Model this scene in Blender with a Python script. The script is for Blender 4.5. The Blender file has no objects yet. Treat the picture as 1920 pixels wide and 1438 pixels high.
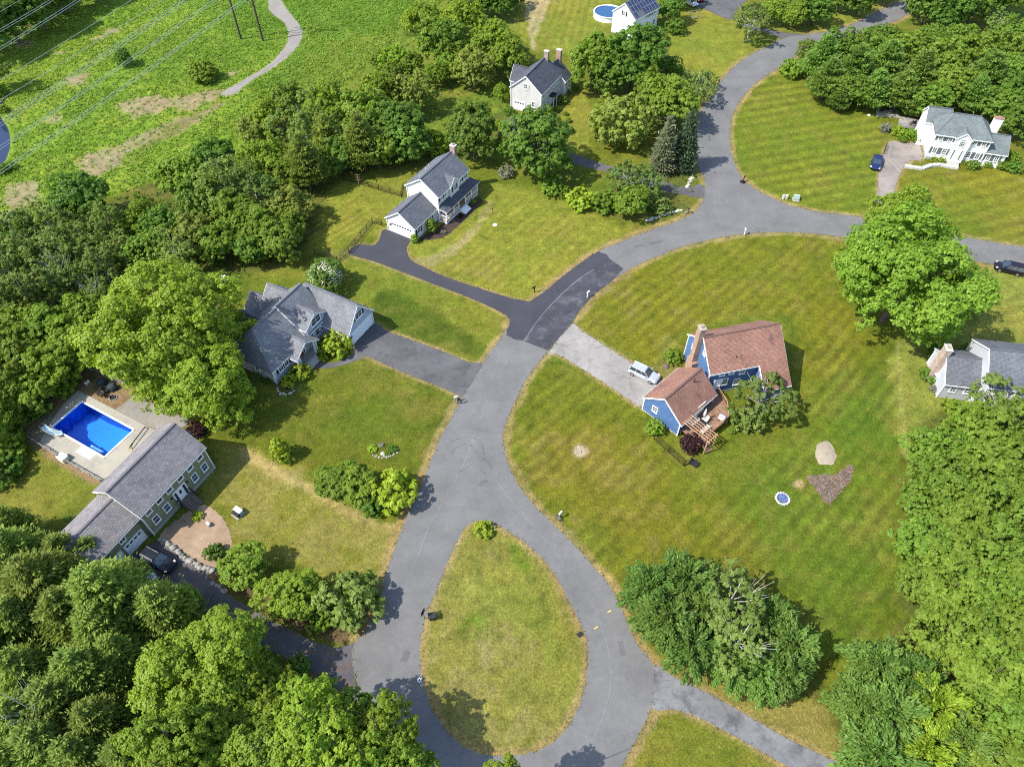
import bpy, math, random
import numpy as np
from mathutils import Vector, Matrix
from mathutils.geometry import tessellate_polygon

sc = bpy.context.scene
COL = sc.collection
R = math.radians

# ------------------------------------------------------------------ camera, sky, sun, exposure
CAM_H, FPX, PITCH = 80.0, 1350.0, math.atan(1350.0 / 1111.0)
cam = bpy.data.objects.new('camera', bpy.data.cameras.new('camera')); COL.objects.link(cam)
cam.location = (0, 0, CAM_H); cam.rotation_euler = (math.pi / 2 - PITCH, 0, 0)
cam.data.sensor_width = 36; cam.data.lens = FPX / 1920 * 36; cam.data.sensor_fit = 'HORIZONTAL'
cam.data.clip_start = 0.5; cam.data.clip_end = 6000
sc.camera = cam
SUN_AZ, SUN_EL = R(200), R(50)            # where the sun stands (from +x, anticlockwise)
w = bpy.data.worlds.new('World'); sc.world = w; w.use_nodes = True
nt = w.node_tree; bg = nt.nodes['Background']
sky = nt.nodes.new('ShaderNodeTexSky'); sky.sky_type = 'NISHITA'; sky.sun_disc = False
sky.sun_elevation = SUN_EL; sky.sun_rotation = math.pi / 2 - SUN_AZ
nt.links.new(sky.outputs[0], bg.inputs[0]); bg.inputs[1].default_value = 0.15
ld = bpy.data.lights.new('sun', 'SUN'); ld.energy = 3.5; ld.angle = R(0.5); ld.color = (1.0, 0.955, 0.88)
sun = bpy.data.objects.new('sun', ld); COL.objects.link(sun)
sd = Vector((math.cos(SUN_EL) * math.cos(SUN_AZ), math.cos(SUN_EL) * math.sin(SUN_AZ), math.sin(SUN_EL)))
sun.rotation_euler = sd.to_track_quat('Z', 'Y').to_euler(); sun.location = (0, 0, 150)
vs = sc.view_settings; vs.view_transform = 'Standard'; vs.look = 'None'; vs.exposure = 1.17; vs.gamma = 1
sc.cycles.max_bounces = 6; sc.cycles.diffuse_bounces = 3; sc.cycles.transparent_max_bounces = 8
sc.cycles.use_denoising = False; sc.cycles.use_light_tree = False; sc.cycles.filter_width = 1.1

# ------------------------------------------------------------------ helpers
_c, _s = math.cos(PITCH), math.sin(PITCH)
def P(px, py, z=0.0):
    """ground (or height z) point that the photograph shows at this spot"""
    u = (px - 960) / FPX; v = (719 - py) / FPX
    dy = _c + v * _s; dz = -_s + v * _c
    t = (z - CAM_H) / dz
    return Vector((u * t, dy * t, z))
def depth(p): return p[1] * _c - (p[2] - CAM_H) * _s

def tag(o, label=None, cat=None, group=None, kind=None):
    if label: o['label'] = label
    if cat: o['category'] = cat
    if group: o['group'] = group
    if kind: o['kind'] = kind
    return o
def empty(name, loc=(0, 0, 0), rz=0.0, scale=(1, 1, 1), parent=None):
    o = bpy.data.objects.new(name, None); COL.objects.link(o)
    o.empty_display_size = 0.3
    o.location = loc; o.rotation_euler = (0, 0, rz); o.scale = scale
    if parent: o.parent = parent
    return o
def link(name, me, parent=None):
    o = bpy.data.objects.new(name, me); COL.objects.link(o)
    if parent: o.parent = parent
    return o
def copy_tree(o, parent=None):
    c = o.copy(); COL.objects.link(c); c.parent = parent
    for ch in o.children: copy_tree(ch, c)
    return c

class MB:
    """collects faces; build() links them as ONE mesh object"""
    def __init__(s): s.v = []; s.f = []; s.m = []; s.uv = []
    def face(s, pts, mi=0, uv=None):
        b = len(s.v); s.v += [tuple(p) for p in pts]; s.f.append(tuple(range(b, b + len(pts)))); s.m.append(mi)
        s.uv.append(uv or [(0, 0)] * len(pts))
    def box(s, x0, x1, y0, y1, z0, z1, mi=0, M=None):
        c = [(x0,y0,z0),(x1,y0,z0),(x1,y1,z0),(x0,y1,z0),(x0,y0,z1),(x1,y0,z1),(x1,y1,z1),(x0,y1,z1)]
        if M: c = [M @ Vector(p) for p in c]
        for q in ((3,2,1,0),(4,5,6,7),(0,1,5,4),(1,2,6,5),(2,3,7,6),(3,0,4,7)): s.face([c[i] for i in q], mi)
    def bar(s, a, b, wx, wz, mi=0, up=(0,0,1)):
        a = Vector(a); b = Vector(b); d = b - a; L = d.length; d.normalize()
        u = Vector(up)
        if abs(d.dot(u)) > .98: u = Vector((1, 0, 0))
        x = d.cross(u).normalized(); z = x.cross(d)
        M = Matrix(((x[0],d[0],z[0],a[0]),(x[1],d[1],z[1],a[1]),(x[2],d[2],z[2],a[2]),(0,0,0,1)))
        s.box(-wx/2, wx/2, 0, L, -wz/2, wz/2, mi, M)
    def tube(s, pts, rad, n=7, mi=0, cap=True):
        pts = [Vector(p) for p in pts]
        if not isinstance(rad, (list, tuple)): rad = [rad] * len(pts)
        rings = []
        for i, p in enumerate(pts):
            d = (pts[min(i+1, len(pts)-1)] - pts[max(i-1, 0)]).normalized()
            u = Vector((0, 0, 1)) if abs(d.z) < .9 else Vector((1, 0, 0))
            x = d.cross(u).normalized(); y = d.cross(x)
            rings.append([p + (x * math.cos(t) + y * math.sin(t)) * rad[i] for t in [2*math.pi*k/n for k in range(n)]])
        for a, b in zip(rings, rings[1:]):
            for k in range(n): s.face([a[k], b[k], b[(k+1)%n], a[(k+1)%n]], mi)
        if cap: s.face(rings[-1][::-1], mi); s.face(rings[0], mi)
    def lathe(s, prof, n=16, mi=0, c=(0,0,0)):
        rings = [[(c[0]+r*math.cos(2*math.pi*k/n), c[1]+r*math.sin(2*math.pi*k/n), c[2]+z) for k in range(n)] for r, z in prof]
        for a, b in zip(rings, rings[1:]):
            for k in range(n): s.face([a[k], a[(k+1)%n], b[(k+1)%n], b[k]], mi)
    def prism(s, poly, z0, z1, mi=0):
        n = len(poly)
        tr = tessellate_polygon([[Vector((p[0], p[1], 0)) for p in poly]])
        for t in tr:
            q = [poly[i] for i in t]
            ar = (q[1][0]-q[0][0])*(q[2][1]-q[0][1]) - (q[2][0]-q[0][0])*(q[1][1]-q[0][1])
            if ar < 0: q = q[::-1]
            s.face([(p[0], p[1], z1) for p in q], mi)
        A = sum(poly[i][0]*poly[(i+1)%n][1] - poly[(i+1)%n][0]*poly[i][1] for i in range(n))
        pl = poly if A > 0 else poly[::-1]
        for i in range(n):
            a, b = pl[i], pl[(i+1)%n]
            s.face([(a[0],a[1],z0),(b[0],b[1],z0),(b[0],b[1],z1),(a[0],a[1],z1)], mi)
    def rock(s, c, r, rng, mi=0, flat=.7):
        n = 7; rings = []
        for j, (rr, zz) in enumerate(((.75,-.3),(1.0,.15),(.8,.65),(.35,.95))):
            rings.append([(c[0]+r*rr*math.cos(2*math.pi*k/n)*rng.uniform(.75,1.2), c[1]+r*rr*math.sin(2*math.pi*k/n)*rng.uniform(.75,1.2), c[2]+r*flat*zz*rng.uniform(.85,1.1)) for k in range(n)])
        for a, b in zip(rings, rings[1:]):
            for k in range(n): s.face([a[k], a[(k+1)%n], b[(k+1)%n], b[k]], mi)
        s.face(rings[-1], mi)
    def build(s, name, mats, parent=None, smooth=False):
        me = bpy.data.meshes.new(name)
        me.from_pydata(s.v, [], s.f)
        for m in (mats if isinstance(mats, (list, tuple)) else [mats]): me.materials.append(m)
        me.polygons.foreach_set('material_index', s.m)
        if any(any(c != (0, 0) for c in u) for u in s.uv):
            ul = me.uv_layers.new(name='UVMap')
            ul.data.foreach_set('uv', [x for u in s.uv for c in u for x in c])
        if smooth: me.polygons.foreach_set('use_smooth', [True]*len(s.f))
        me.update()
        return link(name, me, parent)

# ------------------------------------------------------------------ materials
class NT:
    def __init__(s, name):
        s.m = bpy.data.materials.new(name); s.m.use_nodes = True; s.t = s.m.node_tree
        s.b = s.t.nodes['Principled BSDF']; s.out = s.t.nodes['Material Output']
    def n(s, typ, **k):
        x = s.t.nodes.new('ShaderNode' + typ)
        for a, b in k.items():
            if a.startswith('_'): setattr(x, a[1:], b)
            else: x.inputs[a.replace('9', ' ')].default_value = b
        return x
    def l(s, a, b): s.t.links.new(a, b)
    def noise(s, vec, scale, detail=3, rough=.55):
        x = s.n('TexNoise', Scale=scale, Detail=detail, Roughness=rough); s.l(vec, x.inputs['Vector']); return x.outputs['Fac']
    def remap(s, v, a, b, c, d):
        x = s.n('MapRange'); s.l(v, x.inputs[0])
        for i, q in enumerate((a, b, c, d)): x.inputs[i+1].default_value = q
        return x.outputs[0]
    def mul(s, a, b, op='MULTIPLY'):
        x = s.n('Math', _operation=op)
        for i, q in enumerate((a, b)):
            if isinstance(q, (int, float)): x.inputs[i].default_value = q
            else: s.l(q, x.inputs[i])
        return x.outputs[0]
    def mix(s, f, a, b, mode='MIX'):
        x = s.n('Mix', _data_type='RGBA', _blend_type=mode)
        for sock, q in ((x.inputs[0], f), (x.inputs[6], a), (x.inputs[7], b)):
            if isinstance(q, (int, float)): sock.default_value = q
            elif isinstance(q, (tuple, list)): sock.default_value = (*q, 1) if len(q) == 3 else q
            else: s.l(q, sock)
        return x.outputs[2]
    def hsv(s, col, val=None, hue=None, sat=None):
        x = s.n('HueSaturation'); s.l(col, x.inputs['Color'])
        for k, q in (('Value', val), ('Hue', hue), ('Saturation', sat)):
            if q is None: continue
            if isinstance(q, (int, float)): x.inputs[k].default_value = q
            else: s.l(q, x.inputs[k])
        return x.outputs[0]
    def bump(s, h, strength, dist=.05):
        x = s.n('Bump', Strength=strength, Distance=dist); s.l(h, x.inputs['Height']); s.l(x.outputs[0], s.b.inputs['Normal'])
    def coords(s): return s.n('TexCoord').outputs['Object']
    def geo(s): return s.n('NewGeometry').outputs['Position']

def mat_plain(name, col, rough=.6, metal=0., var=.15, scale=3., spec=.4, coat=0.):
    k = NT(name); c = k.coords()
    f = k.remap(k.noise(c, scale, 4), .3, .7, 1-var, 1+var)
    rgb = k.n('RGB'); rgb.outputs[0].default_value = (*col, 1)
    k.l(k.hsv(rgb.outputs[0], val=f), k.b.inputs['Base Color'])
    k.b.inputs['Roughness'].default_value = rough; k.b.inputs['Metallic'].default_value = metal
    k.b.inputs['Specular IOR Level'].default_value = spec; k.b.inputs['Coat Weight'].default_value = coat
    return k.m

def mat_pave(name, col, var=.22, blotch=None, cracks=False, rough=.9, speck=.25, leaves=None):
    k = NT(name); g = k.geo()
    big = k.remap(k.noise(g, .22, 4), .3, .7, 1-var, 1+var)
    mid = k.remap(k.noise(g, 1.6, 5, .65), .25, .75, 1-var*.6, 1+var*.6)
    fine = k.remap(k.noise(g, 16, 3, .7), .25, .75, 1-speck, 1+speck)
    base = k.n('RGB'); base.outputs[0].default_value = (*col, 1); c = base.outputs[0]
    if blotch: c = k.mix(k.remap(k.noise(g, .5, 5, .65), .5, .66, 0, 1), c, blotch)
    if leaves: c = k.mix(k.remap(k.noise(g, 1.1, 6, .75), .54, .6, 0, .85), c, leaves)
    if cracks:
        vo = k.n('TexVoronoi', _feature='DISTANCE_TO_EDGE', Scale=.16)
        wob = k.n('TexNoise', Scale=.8, Detail=3.); k.l(g, wob.inputs['Vector'])
        add = k.n('VectorMath', _operation='MULTIPLY_ADD'); k.l(wob.outputs['Color'], add.inputs[0]); add.inputs[1].default_value = (1.6, 1.6, 0); k.l(g, add.inputs[2])
        k.l(add.outputs[0], vo.inputs['Vector'])
        c = k.mix(k.remap(vo.outputs['Distance'], 0, .012, .55, 0), c, (col[0]*.45, col[1]*.45, col[2]*.45))
    c = k.hsv(c, val=k.mul(k.mul(big, mid), fine))
    k.l(c, k.b.inputs['Base Color']); k.b.inputs['Roughness'].default_value = rough
    k.b.inputs['Specular IOR Level'].default_value = .25
    k.bump(k.noise(g, 22, 3), .35, .02)
    return k.m

def mat_roof(name, col, col2, patch=None, row=.17):
    k = NT(name); uv = k.n('UVMap').outputs[0]
    br = k.n('TexBrick', Scale=1., Mortar9Size=.012, Brick9Width=.34, Row9Height=row, Color1=(*col, 1), Color2=(*col2, 1), Mortar=(col2[0]*.45, col2[1]*.45, col2[2]*.45, 1))
    br.inputs['Bias'].default_value = -.1
    k.l(uv, br.inputs['Vector']); c = br.outputs['Color']
    g = k.coords()
    if patch:
        mp = k.n('Mapping'); k.l(uv, mp.inputs[0]); mp.inputs['Scale'].default_value = (.55, .22, 1); mp.inputs['Rotation'].default_value = (0, 0, .6)
        c = k.mix(k.remap(k.noise(mp.outputs[0], .9, 4, .6), .59, .64, 0, .55), c, patch)
    f = k.remap(k.noise(g, .5, 4), .3, .7, .85, 1.15); f2 = k.remap(k.noise(g, 7, 3, .7), .25, .75, .84, 1.16)
    k.l(k.hsv(c, val=k.mul(f, f2)), k.b.inputs['Base Color'])
    k.b.inputs['Roughness'].default_value = .92; k.b.inputs['Specular IOR Level'].default_value = .15
    k.bump(br.outputs['Fac'], .5, -.02)
    return k.m

def mat_siding(name, col, var=.08, streak=None, row=.16):
    k = NT(name); c = k.coords()
    sep = k.n('SeparateXYZ'); k.l(c, sep.inputs[0])
    saw = k.mul(k.mul(sep.outputs[2], 1/row), 1., 'FRACT')
    rgb = k.n('RGB'); rgb.outputs[0].default_value = (*col, 1); cc = rgb.outputs[0]
    if streak:
        mp = k.n('Mapping'); k.l(c, mp.inputs[0]); mp.inputs['Scale'].default_value = (1.2, 1.2, 5)
        cc = k.mix(k.remap(k.noise(mp.outputs[0], 1.6, 4, .7), .5, .68, 0, .75), cc, streak)
    f = k.remap(k.noise(c, .8, 4), .3, .7, 1-var, 1+var)
    edge = k.remap(saw, 0, .12, .82, 1)
    k.l(k.hsv(cc, val=k.mul(f, edge)), k.b.inputs['Base Color'])
    k.b.inputs['Roughness'].default_value = .65; k.b.inputs['Specular IOR Level'].default_value = .25
    k.bump(saw, .12, -.015)
    return k.m

def mat_brick(name, col, mortar=(.3, .27, .24)):
    k = NT(name); c = k.coords()
    mp = k.n('Mapping'); k.l(c, mp.inputs[0]); mp.inputs['Rotation'].default_value = (R(90), 0, 0)
    br = k.n('TexBrick', Scale=1., Mortar9Size=.012, Brick9Width=.22, Row9Height=.075, Color1=(*col, 1), Color2=(col[0]*.7, col[1]*.65, col[2]*.6, 1), Mortar=(*mortar, 1))
    k.l(mp.outputs[0], br.inputs['Vector'])
    k.l(k.hsv(br.outputs['Color'], val=k.remap(k.noise(c, 2, 4), .3, .7, .8, 1.2)), k.b.inputs['Base Color'])
    k.b.inputs['Roughness'].default_value = .9
    return k.m

def mat_wood(name, col, var=.3, rough=.8, board=.14):
    k = NT(name); c = k.coords()
    mp = k.n('Mapping'); k.l(c, mp.inputs[0]); mp.inputs['Scale'].default_value = (1/board, .4, 1)
    sep = k.n('SeparateXYZ'); k.l(mp.outputs[0], sep.inputs[0])
    fl = k.n('Math', _operation='FLOOR'); k.l(sep.outputs[0], fl.inputs[0])
    wn = k.n('TexWhiteNoise', _noise_dimensions='1D'); k.l(fl.outputs[0], wn.inputs['W'])
    fr = k.n('Math', _operation='FRACT'); k.l(sep.outputs[0], fr.inputs[0])
    gap = k.remap(fr.outputs[0], 0, .08, .5, 1)
    f = k.remap(wn.outputs['Value'], 0, 1, 1-var*.6, 1+var*.6)
    f2 = k.remap(k.noise(c, 2.5, 4), .3, .7, 1-var, 1+var)
    rgb = k.n('RGB'); rgb.outputs[0].default_value = (*col, 1)
    k.l(k.hsv(rgb.outputs[0], val=k.mul(k.mul(f, f2), gap)), k.b.inputs['Base Color']); k.b.inputs['Roughness'].default_value = rough
    return k.m

def mat_glass(name, col=(.03, .045, .06)):
    k = NT(name); k.b.inputs['Base Color'].default_value = (*col, 1)
    k.b.inputs['Roughness'].default_value = .06; k.b.inputs['Specular IOR Level'].default_value = .9
    return k.m

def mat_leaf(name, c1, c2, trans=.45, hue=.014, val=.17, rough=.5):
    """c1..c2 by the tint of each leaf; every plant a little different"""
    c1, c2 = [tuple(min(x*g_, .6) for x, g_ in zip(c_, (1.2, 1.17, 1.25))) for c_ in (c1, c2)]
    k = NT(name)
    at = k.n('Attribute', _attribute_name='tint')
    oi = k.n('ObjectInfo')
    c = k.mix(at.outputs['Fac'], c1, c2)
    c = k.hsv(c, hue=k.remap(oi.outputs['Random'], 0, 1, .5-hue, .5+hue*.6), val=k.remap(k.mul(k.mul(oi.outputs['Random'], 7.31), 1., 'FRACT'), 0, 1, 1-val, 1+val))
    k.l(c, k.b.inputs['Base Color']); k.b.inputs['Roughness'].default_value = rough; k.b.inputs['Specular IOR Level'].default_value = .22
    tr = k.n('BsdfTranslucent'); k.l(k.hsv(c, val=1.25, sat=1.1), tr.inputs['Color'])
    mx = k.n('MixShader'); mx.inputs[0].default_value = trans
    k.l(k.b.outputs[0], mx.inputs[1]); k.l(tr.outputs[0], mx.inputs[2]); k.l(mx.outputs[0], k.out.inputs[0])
    return k.m

M = {}
M['white'] = mat_plain('white_paint', (.78, .78, .76), .5, var=.05)
M['trim'] = mat_plain('white_trim', (.72, .72, .72), .5, var=.05)
M['offwhite'] = mat_plain('offwhite', (.62, .6, .54), .7, var=.1)
M['black'] = mat_plain('black_paint', (.012, .012, .014), .5)
M['shutter_black'] = mat_plain('shutter_black', (.02, .02, .024), .6)
M['shutter_grey'] = mat_plain('shutter_grey', (.11, .125, .12), .6)
M['shutter_brown'] = mat_plain('shutter_brown', (.07, .03, .02), .6)
M['glass'] = mat_glass('window_glass')
M['glass_blue'] = mat_glass('window_glass_blue', (.05, .08, .13))
M['roof_grey'] = mat_roof('roof_grey', (.2, .205, .215), (.14, .145, .155))
M['roof_slate'] = mat_roof('roof_slate', (.14, .148, .165), (.1, .107, .122))
M['roof_dark'] = mat_roof('roof_dark', (.1, .105, .125), (.065, .07, .085))
M['roof_green_house'] = mat_roof('roof_mauve_grey', (.22, .205, .205), (.155, .145, .15), row=.3)
M['roof_brown'] = mat_roof('roof_brown', (.285, .155, .115), (.205, .108, .08), patch=(.075, .05, .045))
M['roof_sage'] = mat_roof('roof_sage', (.155, .18, .18), (.11, .13, .13))
for _rn, _rc in (('roof_grey', (.12,.125,.14)), ('roof_slate', (.085,.09,.105)), ('roof_dark', (.07,.075,.09)), ('roof_green_house', (.1,.095,.105)), ('roof_brown', (.12,.068,.055)), ('roof_sage', (.085,.095,.1))): M['ridge_'+_rn] = mat_plain('ridge_'+_rn, _rc, .9, var=.15)
M['sid_green'] = mat_siding('siding_olive', (.2, .21, .13))
M['sid_blue'] = mat_siding('siding_blue', (.062, .125, .255), streak=(.16, .235, .37), row=.2)
M['sid_grey'] = mat_siding('siding_grey', (.42, .43, .46))
M['sid_bluegrey'] = mat_siding('siding_bluegrey', (.36, .41, .5))
M['sid_vinyl'] = mat_siding('siding_putty', (.52, .505, .475))
M['sid_white'] = mat_siding('siding_white', (.76, .76, .74))
M['sid_light'] = mat_siding('siding_light_grey', (.6, .58, .56))
M['stone_found'] = mat_plain('foundation', (.3, .3, .29), .9, var=.2)
M['brick'] = mat_brick('brick_red', (.3, .12, .075))
M['brick_pale'] = mat_brick('brick_pale', (.42, .29, .22), (.4, .36, .32))
M['brick_tan'] = mat_brick('brick_tan', (.36, .2, .13))
M['door_white'] = mat_plain('door_white', (.74, .75, .78), .45, var=.04)
M['door_red'] = mat_plain('door_red', (.13, .012, .012), .4)
M['metal_dark'] = mat_plain('metal_dark', (.03, .03, .03), .45, .4)
M['metal_grey'] = mat_plain('metal_grey', (.4, .41, .42), .4, .7)
M['deck'] = mat_wood('deck_wood', (.2, .115, .07))
M['stair_wood'] = mat_wood('stair_wood', (.13, .1, .08))
M['cedar'] = mat_wood('cedar_wood', (.37, .22, .12))
M['grey_wood'] = mat_wood('weathered_wood', (.23, .21, .19))
M['twig'] = mat_plain('dead_twigs', (.13, .1, .08), .9, var=.3)
M['twig_pale'] = mat_plain('dead_twigs_pale', (.24, .2, .165), .9, var=.3)
M['stone'] = mat_plain('stone', (.25, .235, .205), .9, var=.35, scale=4)
M['stone_white'] = mat_plain('stone_white', (.4, .385, .345), .9, var=.2, scale=4)
M['bark'] = mat_plain('bark', (.1, .08, .062), .95, var=.35, scale=6)
M['bark_pale'] = mat_plain('bark_pale', (.42, .4, .36), .9, var=.25, scale=5)
M['pole'] = mat_plain('pole_wood', (.07, .052, .04), .9, var=.25)
M['cable'] = mat_plain('cable', (.5, .52, .52), .45, .6)
M['rubber'] = mat_plain('tyre_rubber', (.012, .012, .012), .8)
M['rim'] = mat_plain('wheel_rim', (.5, .5, .52), .3, .8)
M['lamp'] = mat_plain('lamp_glass', (.65, .65, .65), .15)
M['tail'] = mat_plain('tail_light', (.25, .01, .01), .2)
M['plast_black'] = mat_plain('plastic_black', (.02, .02, .022), .5)
M['cloth_dark'] = mat_plain('dark_cover', (.018, .03, .03), .75, var=.3)
M['slide'] = mat_plain('slide_plastic', (.5, .62, .66), .35)
M['blue_plast'] = mat_plain('blue_plastic', (.11, .15, .3), .4)
M['xfmr'] = mat_plain('transformer_green', (.3, .38, .34), .5)
M['panel'] = mat_plain('solar_cell', (.02, .028, .075), .12, .2, spec=.8)
M['yellow'] = mat_plain('yellow_paint', (.55, .38, .08), .7)
M['flower_white'] = mat_plain('petals_white', (.6, .6, .42), .7)

# ------------------------------------------------------------------ numeric noise (for painting the ground)
_ng = np.random.default_rng(5)
_LAT = _ng.random((256, 256))
def vnoise(x, y, scale):
    x = x / scale + 1000.3; y = y / scale + 1000.7
    xi = np.floor(x).astype(int); yi = np.floor(y).astype(int)
    fx = x - xi; fy = y - yi; fx = fx*fx*(3-2*fx); fy = fy*fy*(3-2*fy)
    g = lambda a, b: _LAT[a & 255, b & 255]
    return (g(xi,yi)*(1-fx)+g(xi+1,yi)*fx)*(1-fy)+(g(xi,yi+1)*(1-fx)+g(xi+1,yi+1)*fx)*fy
def fbm(x, y, scale, o=4):
    v = 0; a = .5; t = 0
    for i in range(o): v = v + a*vnoise(x+17*i, y-31*i, scale); t += a; a *= .55; scale /= 2.1
    return v / t
def smooth_poly(px, closed=True, n=4):
    """pixels -> ground points through a Catmull-Rom curve"""
    p = [P(*q) for q in px]; out = []; N = len(p)
    for i in range(N if closed else N-1):
        a, b, c, d = (p[(i-1) % N], p[i], p[(i+1) % N], p[(i+2) % N]) if closed else (p[max(i-1,0)], p[i], p[i+1], p[min(i+2,N-1)])
        for j in range(n):
            t = j/n
            out.append(.5*((2*b)+(c-a)*t+(2*a-5*b+4*c-d)*t*t+(3*b-a-3*c+d)*t**3))
    if not closed: out.append(p[-1])
    return [(q.x, q.y) for q in out]
def raw_poly(px): return [(P(*q).x, P(*q).y) for q in px]
def sdist(X, Y, poly):
    """signed distance to a polygon, + inside"""
    d = np.full(X.shape, 1e9); ins = np.zeros(X.shape, bool)
    n = len(poly)
    for i in range(n):
        ax, ay = poly[i]; bx, by = poly[(i+1) % n]
        ex, ey = bx-ax, by-ay; L = ex*ex+ey*ey+1e-9
        t = np.clip(((X-ax)*ex+(Y-ay)*ey)/L, 0, 1)
        d = np.minimum(d, (X-ax-t*ex)**2+(Y-ay-t*ey)**2)
        if ay != by:
            ins ^= ((ay > Y) != (by > Y)) & (X < (bx-ax)*(Y-ay)/(by-ay)+ax)
    d = np.sqrt(d)
    return np.where(ins, d, -d)

# ------------------------------------------------------------------ roads, drives and lawns: outlines on the ground
ROAD_L = [(1735,-22),(1705,-5),(1640,25),(1600,45),(1560,58),(1505,66),(1470,72),(1440,88),(1400,108),(1372,130),(1350,155),(1330,185),(1312,210),(1306,240),(1305,270),(1306,310),(1318,330),(1322,350),(1318,375),(1305,395),(1290,405),(1262,418),(1230,428),(1190,443),(1160,455),(1125,470),(1090,492),(1055,518),(1020,548),(1000,562),(985,570),(968,590),(955,607),(945,625),(925,652),(905,680),(888,710),(868,742),(855,765),(840,795),(822,830),(805,870),(790,910),(770,950),(750,1000),(735,1040),(722,1085),(710,1130),(695,1165),(680,1190),(664,1206),(660,1240),(672,1290),(690,1322),(730,1362),(770,1402),(800,1440),(850,1490)]
ROAD_R = [(1030,1520),(1100,1490),(1160,1445),(1180,1410),(1205,1365),(1222,1325),(1226,1285),(1224,1245),(1200,1215),(1185,1185),(1165,1140),(1145,1100),(1120,1070),(1080,1025),(1040,985),(1000,945),(970,905),(955,875),(946,845),(943,820),(950,790),(965,755),(985,715),(1003,688),(1026,660),(1050,632),(1073,606),(1085,585),(1110,556),(1150,525),(1190,500),(1230,482),(1280,463),(1340,448),(1390,440),(1440,436),(1490,436),(1540,440),(1585,446),(1700,466),(1835,491),(1920,510),(2010,530),(2010,480),(1920,464),(1830,449),(1700,424),(1590,404),(1530,397),(1480,385),(1440,368),(1410,350),(1392,335),(1378,310),(1370,280),(1368,245),(1374,215),(1388,190),(1410,163),(1440,140),(1470,122),(1498,104),(1550,86),(1640,55),(1690,35),(1725,12),(1760,-10)]
ISLAND = [(893,977),(875,985),(860,1010),(840,1050),(820,1100),(800,1150),(790,1190),(787,1230),(792,1275),(805,1320),(825,1355),(855,1390),(890,1410),(925,1418),(960,1418),(1000,1410),(1040,1390),(1070,1355),(1090,1315),(1100,1275),(1103,1230),(1100,1195),(1085,1160),(1060,1110),(1030,1060),(1000,1030),(970,1005),(945,990),(925,980),(908,975)]
DR_DARK = [(653,476),(672,459),(690,460),(703,459),(712,448),(715,438),(721,430),(745,438),(770,449),(764,460),(763,473),(770,487),(787,497),(834,519),(900,541),(960,560),(992,566),(985,585),(962,612),(955,607),(950,592),(900,567),(850,547),(800,528),(750,509),(700,490)]
PATCH = [(1122,471),(1090,492),(1055,518),(1020,548),(1000,562),(985,570),(968,590),(956,607),(949,629),(985,641),(1028,658),(1050,632),(1073,606),(1085,585),(1110,556),(1150,525),(1169,504)]
DR_GREY = [(702,606),(721,619),(760,633),(838,662),(880,680),(905,682),(888,710),(868,742),(864,744),(850,737),(823,725),(790,712),(750,696),(715,680),(686,667),(660,653)]
WALK_GREY = [(672,655),(686,668),(668,676),(645,684),(620,690),(600,691),(590,684),(603,678),(625,680),(650,672)]
DR_BLUE = [(1073,606),(1085,616),(1100,627),(1145,655),(1188,683),(1237,712),(1262,728),(1225,752),(1208,768),(1150,729),(1100,697),(1060,672),(1040,664),(1028,662),(1050,632)]
DR_WHITE = [(1641,420),(1642,390),(1645,360),(1648,320),(1654,292),(1664,272),(1672,265),(1692,267),(1724,272),(1729,300),(1711,301),(1695,314),(1684,335),(1678,356),(1675,372),(1670,400),(1668,424)]
DR_TOP = [(1288,-20),(1300,8),(1330,22),(1362,36),(1400,44),(1436,54),(1472,62),(1508,66),(1495,80),(1470,74),(1440,64),(1400,54),(1375,35),(1390,10),(1420,-25)]
DR_VINYL = [(938,232),(965,222),(1000,232),(1025,256),(1068,286),(1100,297),(1160,317),(1215,332),(1260,345),(1290,352),(1310,346),(1322,352),(1318,372),(1285,366),(1250,360),(1155,328),(1100,314),(1060,303),(1010,288),(965,268)]
DR_GREEN = [(664,1206),(640,1213),(600,1206),(560,1187),(520,1169),(480,1146),(440,1121),(410,1099),(385,1072),(360,1048),(335,1030),(300,1012),(245,1045),(205,1085),(190,1110),(250,1130),(330,1135),(380,1155),(420,1176),(480,1206),(540,1236),(600,1266),(650,1302),(676,1312),(662,1250)]
DR_RIGHT = [(1224,1246),(1265,1270),(1330,1300),(1400,1340),(1460,1375),(1520,1405),(1590,1438),(1680,1484),(1600,1500),(1530,1466),(1480,1438),(1420,1404),(1360,1370),(1310,1345),(1260,1329),(1222,1326)]
GRAVEL_PATH = [(492,-40),(502,0),(506,22),(530,40),(540,60),(538,80),(525,100),(500,125),(470,142),(440,160),(413,177),(440,178),(455,164),(482,146),(517,125),(547,100),(563,80),(567,60),(558,44),(540,20),(527,0),(520,-40)]
POND = [(-150,150),(-30,185),(4,225),(16,245),(19,270),(14,292),(0,310),(-60,330),(-160,330)]

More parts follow.
